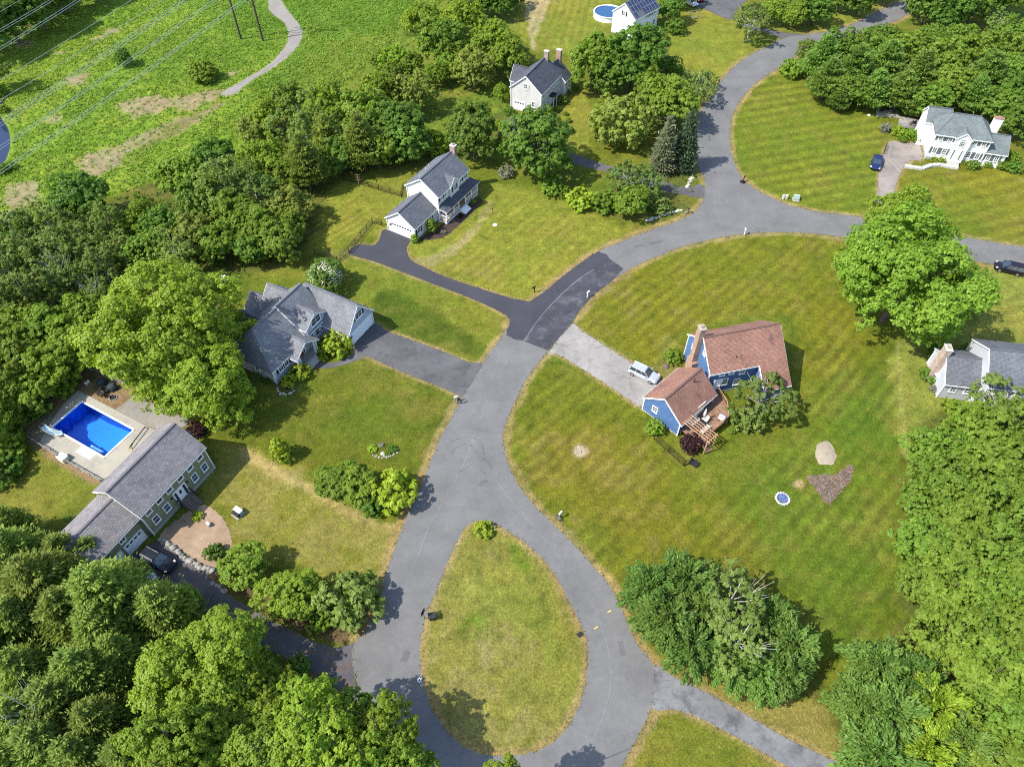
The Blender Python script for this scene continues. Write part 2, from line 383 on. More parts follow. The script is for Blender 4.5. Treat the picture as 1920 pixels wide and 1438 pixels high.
def sheet(name, poly, z, mat, parent=None, thick=0.0):
    mb = MB()
    mb.prism(poly, z-thick, z, 0) if thick else None
    if not thick:
        for t in tessellate_polygon([[Vector((p[0], p[1], 0)) for p in poly]]):
            q = [poly[i] for i in t]
            ar = (q[1][0]-q[0][0])*(q[2][1]-q[0][1]) - (q[2][0]-q[0][0])*(q[1][1]-q[0][1])
            if ar < 0: q = q[::-1]
            mb.face([(p[0], p[1], z) for p in q])
    return mb.build(name, mat, parent)
def ribbon(name, px, width, z, mat, n=5):
    c = smooth_poly(px, False, n); mb = MB(); L = []; Rr = []
    rr = random.Random(len(px)*7+int(px[0][0]))
    for i, p in enumerate(c):
        a = c[max(i-1,0)]; b = c[min(i+1,len(c)-1)]
        d = math.hypot(b[0]-a[0], b[1]-a[1]) or 1; nx, ny = -(b[1]-a[1])/d, (b[0]-a[0])/d
        ww = width*rr.uniform(.35, .62)
        L.append((p[0]+nx*ww, p[1]+ny*ww, z)); Rr.append((p[0]-nx*ww, p[1]-ny*ww, z))
    for i in range(len(c)-1): mb.face([Rr[i], Rr[i+1], L[i+1], L[i]])
    return tag(mb.build(name, mat), kind='structure')

M['asphalt'] = mat_pave('asphalt_worn', (.13, .1275, .1235), .14, speck=.22, blotch=(.119, .117, .114))
M['asphalt_new'] = mat_pave('asphalt_new', (.042, .042, .052), .12, speck=.2)
M['asphalt_patch'] = mat_pave('asphalt_patch', (.045, .045, .055), .25, blotch=(.085, .083, .09), speck=.2)
M['asphalt_mid'] = mat_pave('asphalt_drive', (.088, .086, .088), .22, blotch=(.068, .067, .07), speck=.2)
M['asphalt_old'] = mat_pave('asphalt_old', (.235, .22, .2), .18, blotch=(.19, .18, .165), cracks=True)
M['asphalt_crack'] = mat_pave('asphalt_cracked', (.15, .15, .155), .25, blotch=(.085, .085, .09), cracks=True)
M['asphalt_leafy'] = mat_pave('asphalt_leaf_litter', (.082, .08, .084), .3, leaves=(.15, .08, .042))
M['asphalt_tan'] = mat_pave('asphalt_tan', (.215, .185, .16), .18, blotch=(.17, .15, .135), cracks=True)
M['concrete'] = mat_pave('concrete', (.3, .275, .22), .12, blotch=(.25, .235, .2), speck=.12)
M['gravel'] = mat_pave('gravel_grey', (.205, .185, .155), .15, speck=.5, blotch=(.2, .195, .19))
M['gravel_tan'] = mat_pave('gravel_tan', (.25, .175, .115), .18, speck=.4, blotch=(.3, .22, .15))
M['mulch'] = mat_pave('mulch', (.05, .033, .026), .25, speck=.5)
M['bark_litter'] = mat_pave('pine_litter', (.16, .1, .06), .25, speck=.4)
M['sand'] = mat_pave('sand', (.27, .225, .165), .12, speck=.2)
M['mark_pale'] = mat_pave('seam_pale', (.15, .15, .157), .25)
M['mark_dark'] = mat_pave('tyre_marks', (.1, .1, .107), .25)

S = {}
road_poly = smooth_poly(ROAD_L + ROAD_R, True, 3)
def ragged(poly, amp, seed=1, step=.35):
    rr = random.Random(seed); out = []
    for i, a in enumerate(poly):
        b = poly[(i+1) % len(poly)]; L = math.hypot(b[0]-a[0], b[1]-a[1]); n = max(1, int(L/step))
        for j in range(n): out.append((a[0]+(b[0]-a[0])*j/n+rr.uniform(-amp, amp), a[1]+(b[1]-a[1])*j/n+rr.uniform(-amp, amp)))
    return out
island_poly = smooth_poly(ISLAND, True, 3)
S['road'] = tag(sheet('road', ragged(road_poly, .07, 3, .4), .024, M['asphalt']), kind='structure')
pave = {}
for nm, px, z, mt, sm in (('driveway_dark', DR_DARK, .028, 'asphalt_new', 2), ('road_patch', PATCH, .032, 'asphalt_patch', 0), ('driveway_grey', DR_GREY, .028, 'asphalt_mid', 2),
                      ('front_walk', WALK_GREY, .020, 'asphalt_mid', 3), ('driveway_pale', DR_BLUE, .020, 'asphalt_old', 2), ('driveway_white_house', DR_WHITE, .020, 'asphalt_tan', 3),
                      ('driveway_top', DR_TOP, .020, 'asphalt_mid', 3), ('driveway_wooded', DR_VINYL, .020, 'asphalt_mid', 3), ('driveway_leafy', DR_GREEN, .020, 'asphalt_leafy', 3),
                      ('driveway_cracked', DR_RIGHT, .020, 'asphalt_crack', 3), ('gravel_path', GRAVEL_PATH, .016, 'gravel', 3)):
    poly = smooth_poly(px, True, sm) if sm else raw_poly(px); pave[nm] = poly
    if nm in ('gravel_path', 'driveway_leafy'): poly = ragged(poly, .22 if nm == 'gravel_path' else .12)
    tag(sheet(nm, poly, z, M[mt]), kind='structure')
# darker lane of the fresh trench beside the dark driveway
tag(sheet('road_trench', smooth_poly([(1122,472),(1090,493),(1055,519),(1020,549),(986,571),(957,607),(951,628),(982,639),(1005,606),(1035,570),(1075,532),(1110,506),(1145,488)], True, 2), .036, M['asphalt_new']), kind='structure')
for i, (px, wd) in enumerate(([[(1112,506),(1075,532),(1035,570),(1005,606),(982,640),(955,670),(925,730),(902,785),(878,850),(850,910),(820,960),(800,1000),(785,1040),(776,1070)], .13], [[(930,900),(960,940),(1000,985),(1040,1035),(1080,1085),(1110,1130),(1130,1180),(1142,1225),(1146,1270),(1138,1320),(1115,1380)], .12],
        [[(1150,485),(1200,462),(1280,432),(1340,420),(1420,414),(1500,414),(1580,425)], .12], [[(1340,400),(1340,330),(1334,270),(1345,220),(1370,180),(1420,135),(1480,100)], .1], [[(1850,465),(1920,478)], .12])):
    ribbon('road_seam', px, wd, .0405, M['mark_pale'])
for px in ([(838,836),(852,825),(872,819),(890,822),(903,834),(908,852)], [(845,850),(858,838),(875,833),(888,838),(894,850)], [(905,858),(916,868),(922,880)], [(1170,462),(1195,452),(1225,444)], [(862,885),(880,874)], [(900,880),(912,889)]):
    ribbon('tyre_mark', px, .1, .0405, M['mark_dark'])
for a, b in (((1139,1148),(1146,1144)), ((1114,1179),(1121,1174))): ribbon('yellow_utility_mark', [a, ((a[0]+b[0])/2, (a[1]+b[1])/2), b], .13, .0405, M['yellow'])
for px in ([(787.5,1270),(783,1274.5),(787.5,1279.5)], [(790.5,1270),(789,1274.5),(790.5,1279.5)]): ribbon('white_road_mark', px, .08, .0405, M['white'])

# small repairs and drains in the asphalt
def quad_at(px, py, lx, ly, az, nm, mat, z=.042):
    p = P(px, py); m = Matrix.Translation((p.x, p.y, z)) @ Matrix.Rotation(R(az), 4, 'Z')
    q = [m @ Vector(t) for t in ((-lx/2,-ly/2,0),(lx/2,-ly/2,0),(lx/2,ly/2,0),(-lx/2,ly/2,0))]
    return tag(sheet(nm, ragged([(t.x, t.y) for t in q], .03, 2, .3), z, M[mat]), kind='structure')
M['repair'] = mat_pave('asphalt_repair', (.1, .098, .096), .15)
for px, py, lx, ly, az in ((1230, 455, 2.6, .5, 20), (1196, 462, 1.5, .4, 25), (760, 1230, 1.2, .7, 75), (1165, 1215, 1.6, .6, 100), (905, 905, 1.3, .45, 40), (1330, 260, 1.8, .6, 85), (1700, 436, 2, .6, -14)): quad_at(px, py, lx, ly, az, 'road_repair', 'repair')
# ------------------------------------------------------------------ ground: one sheet to the horizon, its real grass / soil colours painted by plot
def axis(*parts):
    out = []
    for a, b, d in parts: out.append(np.arange(a, b, d))
    return np.concatenate(out)
gx = axis((-3000,-400,260),(-400,-160,15),(-160,-76,.9),(-76,82,.36),(82,160,.9),(160,400,15),(400,3001,260))
gy = axis((-600,-20,58),(-20,12,4),(12,112,.36),(112,205,.7),(205,300,5),(300,700,40),(700,4001,330))
GX, GY = np.meshgrid(gx, gy)
C = np.zeros(GX.shape + (3,)); STR = np.zeros(GX.shape); WILD = np.zeros(GX.shape)
n1 = fbm(GX, GY, 14); n2 = fbm(GX+300, GY+90, 5); n3 = fbm(GX-200, GY+400, 2.2, 3)
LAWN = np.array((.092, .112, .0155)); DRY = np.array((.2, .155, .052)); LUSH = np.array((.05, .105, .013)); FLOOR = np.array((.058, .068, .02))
C[:] = LAWN
def blend(mask, col): C[:] = C + (np.array(col) - C) * mask[..., None]
def region(px, col, soft=1.0, rough=.0, wild=None, sm=True):
    poly = smooth_poly(px, True, 3) if sm else raw_poly(px)
    d = sdist(GX, GY, poly) + (n3-.5)*2*rough
    m = np.clip(d/soft+.5, 0, 1); m = m*m*(3-2*m)
    blend(m, col)
    if wild is not None: WILD[:] = WILD*(1-m) + wild*m
    return m
def stripes(px, a, b, period, amp):
    m = np.clip(sdist(GX, GY, smooth_poly(px, True, 2))/.8+.5, 0, 1)
    A, B = P(*a), P(*b); d = (B-A).normalized()
    t = (-d.y*GX + d.x*GY) + (n2-.5)*.5
    s = np.sin(2*np.pi*t/period); STR[:] = STR*(1-m) + m*amp*.95*np.clip(s*1.5, -1, 1)*np.clip(.25+1.8*(n2-.25)+1.2*(n1-.4), .1, 1.3)
# the rough power-line meadow, upper left
region([(-700,-200),(300,-160),(820,-60),(770,40),(700,110),(640,160),(540,215),(440,290),(330,330),(200,370),(60,430),(-100,520),(-700,620)], (.135,.205,.028), 4, 3, 1)
region([(330,-60),(520,-50),(820,-40),(760,40),(640,110),(560,150),(470,190),(520,90),(420,60)], (.075,.145,.02), 7, 4)
region([(250,60),(420,60),(530,60),(500,110),(400,140),(300,150),(230,120)], (.095,.165,.022), 7, 4)
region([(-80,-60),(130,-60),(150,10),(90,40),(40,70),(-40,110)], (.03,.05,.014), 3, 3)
for px in ([(225,190),(300,180),(330,190),(290,215),(240,215)], [(320,190),(400,165),(435,172),(360,205)], [(150,300),(215,280),(230,310),(170,330)], [(20,350),(75,345),(60,390),(15,415)], [(100,100),(130,96),(120,104)], [(160,78),(185,70),(215,58),(200,70)],
           [(250,260),(330,225),(420,195),(350,240),(280,275)], [(120,150),(165,140),(150,160)], [(190,60),(215,54),(210,66)], [(425,140),(440,130),(445,140)], [(90,225),(115,215),(110,235)], [(15,85),(60,75),(50,88)], [(200,300),(250,260),(240,300),(215,320)]):
    region(px, (.215,.18,.115), 1.6, 2.0)
region([(270,290),(420,185),(300,250),(250,300)], (.14,.13,.06), 2, 2)
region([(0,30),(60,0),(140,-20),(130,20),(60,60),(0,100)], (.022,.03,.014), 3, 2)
# mown lawns
region([(640,330),(720,300),(880,330),(900,345),(960,345),(1060,378),(1130,410),(1190,435),(1120,470),(1055,515),(1000,560),(900,540),(790,495),(700,440),(600,480),(560,470),(540,390)], (.15,.158,.03), 1.2, .5)
region([(560,470),(640,480),(760,515),(950,590),(945,625),(880,680),(840,660),(700,600),(600,530),(450,520)], (.12,.135,.023), 1.5, .6)
region([(700,545),(780,560),(900,640),(915,655),(895,675),(840,658),(720,612)], (.06,.085,.0125), 1.2, .9)
region([(430,760),(540,740),(680,670),(860,745),(800,870),(780,900),(700,880),(590,900),(500,850),(400,830)], (.08,.098,.0135), 1.6, .8)
region([(400,830),(500,850),(590,900),(640,960),(740,990),(730,1060),(700,1110),(560,1060),(430,1040),(430,960),(380,930)], (.155,.152,.038), 1.6, .8)
region([(455,840),(500,860),(600,920),(700,975),(745,985),(700,985),(590,930),(470,870)], (.27,.225,.095), 1.0, .8)
region([(20,860),(180,890),(160,960),(90,980),(20,990)], (.115,.13,.024), 1.4, .8)
region([(1000,690),(1120,720),(1210,770),(1290,900),(1360,920),(1500,830),(1640,620),(1680,640),(1700,860),(1690,1180),(1560,1280),(1480,1200),(1300,1090),(1180,1150),(1080,1025),(950,870),(945,810)], (.094,.108,.0125), 1.2, .6)
region([(1075,600),(1150,525),(1280,463),(1440,436),(1585,446),(1600,600),(1660,640),(1500,720),(1480,590),(1280,620),(1250,690),(1110,625)], (.118,.118,.014), 1.2, .6)
region([(1480,830),(1660,700),(1700,900),(1680,1150),(1560,1240),(1400,1000),(1380,900)], (.072,.11,.0145), 6, 3)
region([(1100,800),(1250,900),(1200,1050),(1060,960),(990,870)], (.125,.112,.0155), 8, 3)
region([(1370,250),(1390,190),(1470,125),(1560,160),(1650,200),(1650,250),(1640,410),(1480,385),(1390,330)], (.1,.128,.0165), 1, .5)
region([(1680,340),(1800,312),(1920,315),(1960,460),(1830,448),(1680,420)], (.12,.128,.017), 1, .6)
region([(1680,640),(1840,600),(1840,490),(1960,520),(1960,780),(1780,760),(1700,860),(1680,760)], (.155,.17,.045), 1.2, .7)
region([(1240,90),(1290,0),(1420,70),(1330,180),(1300,150)], (.15,.158,.028), 2, 1)
region([(930,-20),(1150,-30),(1140,60),(1080,120),(1060,100),(980,80),(930,40)], (.14,.152,.028), 2, 1)
region([(985,-20),(1030,-20),(1010,60),(995,90)], (.25,.215,.12), 1.2, 1)
region([(1060,150),(1100,170),(1110,280),(1060,290),(1050,230)], (.145,.155,.03), 1.5, 1)
region([(1500,10),(1640,-10),(1640,40),(1540,60),(1440,50)], (.15,.165,.03), 2, 1)
region([(1225,1327),(1300,1345),(1500,1450),(1400,1520),(1160,1460)], (.12,.128,.022), 1, .5)
region([(1225,1240),(1290,1240),(1400,1290),(1560,1330),(1640,1440),(1500,1400),(1330,1300)], (.165,.15,.04), 1, .6)
# the island
mi = region(ISLAND, (.158,.152,.048), .6, .3)
region([(905,1100),(1000,1080),(1060,1150),(1090,1250),(1050,1300),(960,1180)], (.14,.155,.036), 6, 3)
region([(960,1010),(985,1040),(990,1075),(960,1050)], (.09,.14,.018), 1.5, 1)
region([(870,1170),(900,1150),(910,1180),(875,1200)], (.085,.13,.018), 1.5, 1)
region([(890,1190),(960,1180),(1010,1230),(960,1240),(900,1260)], (.17,.158,.058), 3, 2)
# woods floor
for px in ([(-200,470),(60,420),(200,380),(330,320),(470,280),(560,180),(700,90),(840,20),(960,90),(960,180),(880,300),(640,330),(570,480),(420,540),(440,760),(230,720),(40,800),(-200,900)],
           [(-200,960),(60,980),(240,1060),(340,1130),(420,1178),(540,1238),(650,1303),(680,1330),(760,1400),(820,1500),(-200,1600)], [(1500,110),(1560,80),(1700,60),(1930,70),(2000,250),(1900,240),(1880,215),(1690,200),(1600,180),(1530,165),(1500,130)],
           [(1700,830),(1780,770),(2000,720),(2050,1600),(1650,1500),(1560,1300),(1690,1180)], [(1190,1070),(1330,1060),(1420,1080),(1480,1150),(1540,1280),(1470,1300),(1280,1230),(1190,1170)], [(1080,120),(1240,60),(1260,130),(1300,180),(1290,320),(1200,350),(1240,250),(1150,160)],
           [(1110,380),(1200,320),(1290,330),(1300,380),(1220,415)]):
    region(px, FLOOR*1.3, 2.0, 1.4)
region([(560,120),(700,60),(840,0),(960,40),(960,180),(900,230),(780,300),(720,250),(600,240)], (.1,.14,.024), 4, 3)
region([(390,1085),(420,1070),(560,1130),(660,1180),(700,1120),(690,1170),(650,1205),(600,1200),(480,1140)], (.11,.075,.04), 1.0, .8)
region([(540,1240),(560,1235),(640,1270),(690,1330),(640,1330),(560,1280)], (.13,.09,.05), 1.2, 1)
# beds, bare patches, trodden strips
for px, col in (([(535,733),(520,728),(516,716),(530,722),(556,715),(560,726),(550,738)], (.1,.075,.055)), ([(1240,635),(1262,630),(1275,660),(1262,700),(1230,700)], (.11,.12,.03)), ([(1073,846),(1086,834),(1100,846),(1086,858)], (.3,.255,.19)),
                ([(1488,905),(1500,898),(1513,906),(1505,917),(1492,914)], (.3,.22,.13)), ([(600,470),(650,472),(660,480),(640,492)], (.16,.15,.05)), ([(1340,390),(1350,396),(1340,402)], (.2,.17,.08))):
    region(px, col, .6, .5)
region([(1686,640),(1690,700),(1698,790),(1704,850),(1694,850),(1688,760),(1680,650)], (.2,.195,.075), .5, .2)
region([(770,487),(840,465),(890,420),(915,375),(925,385),(895,435),(850,480),(800,500)], (.22,.19,.08), 1.0, .5)
# yard of the pool
region([(45,812),(100,752),(170,692),(240,728),(350,785),(340,802),(290,815),(195,908),(110,868)], (.2,.135,.085), .8, .5)
region([(60,810),(110,765),(125,775),(95,810),(80,830)], (.2,.17,.13), .8, .7)
region([(150,735),(170,700),(240,735),(218,768)], (.2,.13,.08), .8, .4)
region([(330,1045),(352,1060),(330,1075),(290,1070),(300,1050)], (.14,.09,.06), 1, 1)
# dry strip along every road edge
for poly, wd in [(road_poly, 1.15), (island_poly, .9)] + [(pave[k], .55) for k in ('driveway_dark','driveway_grey','driveway_pale','driveway_white_house','driveway_cracked')]:
    d = np.abs(sdist(GX, GY, poly)); wob = wd*(.42+.8*n3)
    m = np.clip(1.25-d/wob, 0, 1)
    blend(np.clip(m*1.7, 0, .88), (.235,.175,.08))
# patchy wear everywhere on the grass
g = np.clip((n1-.5)*2.6, -1, 1)[..., None]
C *= 1 + g*np.array((.16, .02, .05))
y = np.clip((n2-.52)*3.2, 0, 1)[..., None]*(1-WILD[..., None]*.6)
C += (DRY*.85-C)*y*.32
y = np.clip((fbm(GX+700, GY-300, 9)-.56)*4, 0, 1)[..., None]
C += (LUSH-C)*y*.28
n4 = fbm(GX+40, GY-770, 1.3, 2)[..., None]
C += (DRY*.9-C)*np.clip((n3-.55)*3, 0, .5)[..., None]*.55
C *= 1-np.clip(.42-n4, 0, .3)*1.1*np.array((1, .75, 1)); C *= 1+np.clip(n4-.6, 0, .3)*.9
WM = np.clip((n3-.45)*2, -1, 1)[..., None]*WILD[..., None]
C *= 1+WM*.25
stripes([(1370,250),(1390,190),(1470,125),(1560,160),(1650,200),(1650,250),(1640,410),(1480,385),(1390,330)], (1400,310), (1640,268), 2.7, .17)
stripes([(1680,340),(1800,312),(1960,315),(1960,460),(1830,448),(1680,420)], (1700,390), (1900,340), 2.7, .13)
stripes([(1000,690),(1120,720),(1210,770),(1290,900),(1360,920),(1500,830),(1640,620),(1680,640),(1700,860),(1690,1180),(1560,1280),(1480,1200),(1300,1090),(1180,1150),(1080,1025),(950,870),(945,810)], (1400,1000), (1490,900), 1.75, .12)
stripes([(1075,600),(1150,525),(1280,463),(1440,436),(1585,446),(1600,600),(1660,640),(1500,720),(1480,590),(1280,620),(1250,690),(1110,625)], (1500,600), (1580,520), 1.75, .15)
stripes([(1580,600),(1660,630),(1690,760),(1560,820),(1520,720)], (1540,720), (1600,650), 1.75, .2)
stripes([(560,400),(640,345),(700,380),(720,420),(640,470),(570,470)], (600,440), (700,380), 1.5, .12)
stripes([(800,490),(880,400),(1000,370),(1150,425),(1090,490),(1000,555)], (860,500), (960,420), 1.7, .09)
stripes([(930,-20),(1150,-30),(1140,60),(1080,120),(980,80)], (990,80), (1020,0), 1.9, .1)
stripes([(1700,640),(1850,590),(1850,500),(1960,520),(1960,640),(1780,650)], (1700,640), (1900,580), 2.0, .08)
V = np.stack([GX, GY, np.zeros(GX.shape)], -1).reshape(-1, 3)
ny, nx = GX.shape
idx = np.arange(ny*nx).reshape(ny, nx)
Q = np.stack([idx[:-1,:-1], idx[:-1,1:], idx[1:,1:], idx[1:,:-1]], -1).reshape(-1, 4)
def np_mesh(name, V, Q):
    me = bpy.data.meshes.new(name); k = Q.shape[1]
    me.vertices.add(len(V)); me.vertices.foreach_set('co', V.astype(np.float32).ravel())
    me.loops.add(Q.size); me.loops.foreach_set('vertex_index', Q.astype(np.int32).ravel())
    me.polygons.add(len(Q)); me.polygons.foreach_set('loop_start', np.arange(0, Q.size, k, dtype=np.int32)); me.polygons.foreach_set('loop_total', np.full(len(Q), k, np.int32))
    return me
POOL = [(153.9,754.8),(250.2,806.8),(197.6,857.3),(100.3,802.2)]
_pd = sdist(GX, GY, raw_poly(POOL)).reshape(-1)
Q_all = Q; Q = Q[~np.any(_pd[Q] > -.4, 1)]        # the hole dug for the pool basin
me = np_mesh('ground', V, Q)
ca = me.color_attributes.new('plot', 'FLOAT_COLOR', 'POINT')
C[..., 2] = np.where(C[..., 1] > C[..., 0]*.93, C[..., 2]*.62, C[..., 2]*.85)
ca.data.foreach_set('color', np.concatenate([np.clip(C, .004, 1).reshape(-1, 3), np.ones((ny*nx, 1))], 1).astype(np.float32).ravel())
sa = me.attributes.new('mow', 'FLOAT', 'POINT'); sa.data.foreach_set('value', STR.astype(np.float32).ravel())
wa = me.attributes.new('wild', 'FLOAT', 'POINT'); wa.data.foreach_set('value', WILD.astype(np.float32).ravel())
me.update()
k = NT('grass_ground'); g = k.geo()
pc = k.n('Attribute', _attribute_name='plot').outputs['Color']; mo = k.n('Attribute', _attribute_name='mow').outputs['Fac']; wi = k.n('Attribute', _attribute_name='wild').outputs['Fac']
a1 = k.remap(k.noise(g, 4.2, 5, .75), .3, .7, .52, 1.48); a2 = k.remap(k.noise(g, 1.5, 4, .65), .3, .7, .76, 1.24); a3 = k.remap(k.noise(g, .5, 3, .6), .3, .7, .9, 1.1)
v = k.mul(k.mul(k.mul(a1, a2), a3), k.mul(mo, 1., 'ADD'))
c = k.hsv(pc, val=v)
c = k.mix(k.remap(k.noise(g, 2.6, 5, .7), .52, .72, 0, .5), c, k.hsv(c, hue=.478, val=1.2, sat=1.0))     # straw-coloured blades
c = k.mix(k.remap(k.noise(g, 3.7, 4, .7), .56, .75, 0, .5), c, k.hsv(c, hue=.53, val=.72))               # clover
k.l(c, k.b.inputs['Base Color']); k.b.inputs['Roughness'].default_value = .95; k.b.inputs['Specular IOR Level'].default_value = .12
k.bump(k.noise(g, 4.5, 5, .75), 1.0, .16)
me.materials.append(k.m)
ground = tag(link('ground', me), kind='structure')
def ground_col(x, y):
    ix = np.clip(np.searchsorted(gx, x), 0, nx-1); iy = np.clip(np.searchsorted(gy, y), 0, ny-1)
    return C[iy, ix], WILD[iy, ix]
# raised turf of the island with its worn edge
def island():
    d = sdist(GX, GY, island_poly); keep = (d > -.45).reshape(-1)
    q = Q[np.all(keep[Q], 1)]; used = np.unique(q); mp = np.full(ny*nx, -1); mp[used] = np.arange(len(used))
    v = V[used].copy(); v[:, 2] = .05 + np.clip(d.reshape(-1)[used]/6, 0, 1)*.25
    # pull the rim onto the outline
    dd = d.reshape(-1)[used]
    poly = np.array(island_poly); cx, cy = poly.mean(0)
    rim = dd < .25
    for i in np.where(rim)[0]:
        p = v[i, :2]; best = None
        for j in range(len(poly)):
            a = poly[j]; e = poly[(j+1) % len(poly)]-a; t = np.clip(((p-a)@e)/(e@e+1e-9), 0, 1); h = a+t*e
            s = ((p-h)**2).sum()
            if best is None or s < best[0]: best = (s, h)
        if dd[i] < .0: v[i, :2] = best[1]; v[i, 2] = .0
    m2 = np_mesh('island_lawn', v, mp[q])
    c2 = m2.color_attributes.new('plot', 'FLOAT_COLOR', 'POINT')
    c2.data.foreach_set('color', np.concatenate([np.clip(C.reshape(-1, 3)[used], .004, 1), np.ones((len(used), 1))], 1).astype(np.float32).ravel())
    for nm in ('mow', 'wild'): m2.attributes.new(nm, 'FLOAT', 'POINT')
    m2.materials.append(me.materials[0]); m2.update()
    return tag(link('island_lawn', m2), kind='structure')
island()
# pond water
k = NT('pond_water'); k.b.inputs['Base Color'].default_value = (.012, .018, .05, 1); k.b.inputs['Roughness'].default_value = .08; k.bump(k.noise(k.geo(), 1.5, 3), .08, .05)
tag(sheet('pond_water', smooth_poly(POND, True, 3), .012, k.m), kind='structure')
tag(sheet('marsh_water', smooth_poly([(-60,120),(2,160),(10,185),(2,196),(-40,190)], True, 3), .012, k.m), kind='structure')

# ------------------------------------------------------------------ houses
def T(x, y, az=0.0, z=0.0): return Matrix.Translation((x, y, z)) @ Matrix.Rotation(R(az), 4, 'Z')
class Vol:
    """one gabled / hipped block of a house: ridge along local x, front at local y=0"""
    def __init__(s, root, Mx, L, W, he, hr, wall, roof, oh=.35, rk=.2, ends='gg', z0=0., pre='', trim='trim', hipin=None, found=0., extra_roof=None, front_oh=None, nowall=False, ry=None):
        s.root, s.M, s.L, s.W, s.he = root, Mx, L, W, he
        ry = W/2 if ry is None else ry
        X = lambda p: Mx @ Vector(p)
        if not nowall:
            mb = MB()
            gl, gr = ends[0] == 'g', ends[1] == 'g'
            zt = he
            mb.face([X(p) for p in ((0,0,z0),(L,0,z0),(L,0,zt),(0,0,zt))]); mb.face([X(p) for p in ((L,W,z0),(0,W,z0),(0,W,zt),(L,W,zt))])
            mb.face([X(p) for p in (((0,W,z0),(0,0,z0),(0,0,zt),(0,ry,hr),(0,W,zt)) if gl else ((0,W,z0),(0,0,z0),(0,0,zt),(0,W,zt)))])
            mb.face([X(p) for p in (((L,0,z0),(L,W,z0),(L,W,zt),(L,ry,hr),(L,0,zt)) if gr else ((L,0,z0),(L,W,z0),(L,W,zt),(L,0,zt)))])
            mb.build(pre+'wall', M[wall], root)
        if found:
            mb = MB(); mb.box(-.03, L+.03, -.03, W+.03, z0-.02, z0+found, 0, Mx); mb.build('foundation', M['stone_found'], root)
        # roof
        mb = MB(); th = .16; lift = .05
        s1 = (hr-he)/ry; s2 = (hr-he)/(W-ry)
        fo = oh if front_oh is None else front_oh
        zf, zb = he - s1*fo + lift, he - s2*oh + lift; zr = hr + lift
        hi = W/2*.95 if hipin is None else hipin
        xl = -rk if ends[0] == 'g' else hi; xr = L+rk if ends[1] == 'g' else L-hi
        el = -rk if ends[0] == 'g' else -oh; er = L+rk if ends[1] == 'g' else L+oh
        def slab(pts):
            a, b = Vector(pts[0]), Vector(pts[1]); ux = (b-a).normalized()
            nrm = (b-a).cross(Vector(pts[-1])-a).normalized(); vy = nrm.cross(ux)
            uv = [((Vector(p)-a).dot(ux), (Vector(p)-a).dot(vy)) for p in pts]
            mb.face([X(p) for p in pts], 0, uv)
            lo = [Vector(p)-Vector((0, 0, th)) for p in pts]
            mb.face([X(p) for p in lo[::-1]], 1)
            for i in range(len(pts)):
                j = (i+1) % len(pts); mb.face([X(lo[i]), X(lo[j]), X(pts[j]), X(pts[i])], 0)
        zfl = zf
        slab([(el,-fo,zf),(er,-fo,zf),(xr,ry,zr),(xl,ry,zr)])
        slab([(er,W+oh,zb),(el,W+oh,zb),(xl,ry,zr),(xr,ry,zr)])
        if ends[0] == 'h': slab([(el,W+oh,zb),(el,-fo,zf),(xl,ry,zr)])
        if ends[1] == 'h': slab([(er,-fo,zf),(er,W+oh,zb),(xr,ry,zr)])
        mb.bar(X((xl,ry,zr+.0)), X((xr,ry,zr+.0)), .3, .07, 2)
        if ends[0] == 'h':
            for yy, zz in ((-fo, zf), (W+oh, zb)): mb.bar(X((el,yy,zz)), X((xl,ry,zr)), .22, .06, 2)
        if ends[1] == 'h':
            for yy, zz in ((-fo, zf), (W+oh, zb)): mb.bar(X((er,yy,zz)), X((xr,ry,zr)), .22, .06, 2)
        s.roof = mb.build(pre+'roof', [M[roof], M[trim], M['ridge_'+roof]], root)
        # white boards along rakes, eaves and corners
        mb = MB()
        for e, x in ((ends[0], -rk-.02), (ends[1], L+rk+.02)):
            if e == 'g':
                mb.bar(X((x,-fo,zf-.17)), X((x,ry,zr-.17)), .045, .2); mb.bar(X((x,W+oh,zb-.17)), X((x,ry,zr-.17)), .045, .2)
        mb.bar(X((el,-fo-.03,zf-.16)), X((er,-fo-.03,zf-.16)), .05, .18); mb.bar(X((el,W+oh+.03,zb-.16)), X((er,W+oh+.03,zb-.16)), .05, .18)
        if not nowall:
            for x in (-.01, L+.01):
                for y in (-.01, W+.01): mb.box(x-.07, x+.07, y-.07, y+.07, z0+.02, he-.02, 0, Mx)
        mb.build('trim', M[trim], root)
    def at(s, face, t, z):
        L, W = s.L, s.W
        o, d = {'F': ((t,0,z), 0), 'B': ((t,W,z), 180), 'L': ((0,t,z), -90), 'R': ((L,t,z), 90)}[face]
        return s.M @ Matrix.Translation(o) @ Matrix.Rotation(R(d), 4, 'Z')
    def window(s, face, t, z, w=.9, h=1.3, shut=None, cols=2, rows=2, glass='glass', frame='white', fw=.11, arch=False):
        m = s.at(face, t, z); mb = MB(); a, b = w/2, h/2
        for x in (-a, a): mb.box(x-fw/2, x+fw/2, -.08, .03, -b-fw/2, b+fw/2, 0, m)
        for zz in (-b, b): mb.box(-a+fw/2, a-fw/2, -.08, .03, zz-fw/2, zz+fw/2, 0, m)
        for i in range(1, cols): mb.box(-a+w*i/cols-.025, -a+w*i/cols+.025, -.055, .02, -b+fw/2, b-fw/2, 0, m)
        for i in range(1, rows):
            for c in range(cols): mb.box(-a+w*c/cols+.026, -a+w*(c+1)/cols-.026, -.05, .018, -b+h*i/rows-.025, -b+h*i/rows+.025, 0, m)
        mb.box(-a-.1, a+.1, -.12, -.082, -b-fw/2-.05, -b-fw/2+.02, 0, m)
        o = mb.build('window', M[frame], s.root)
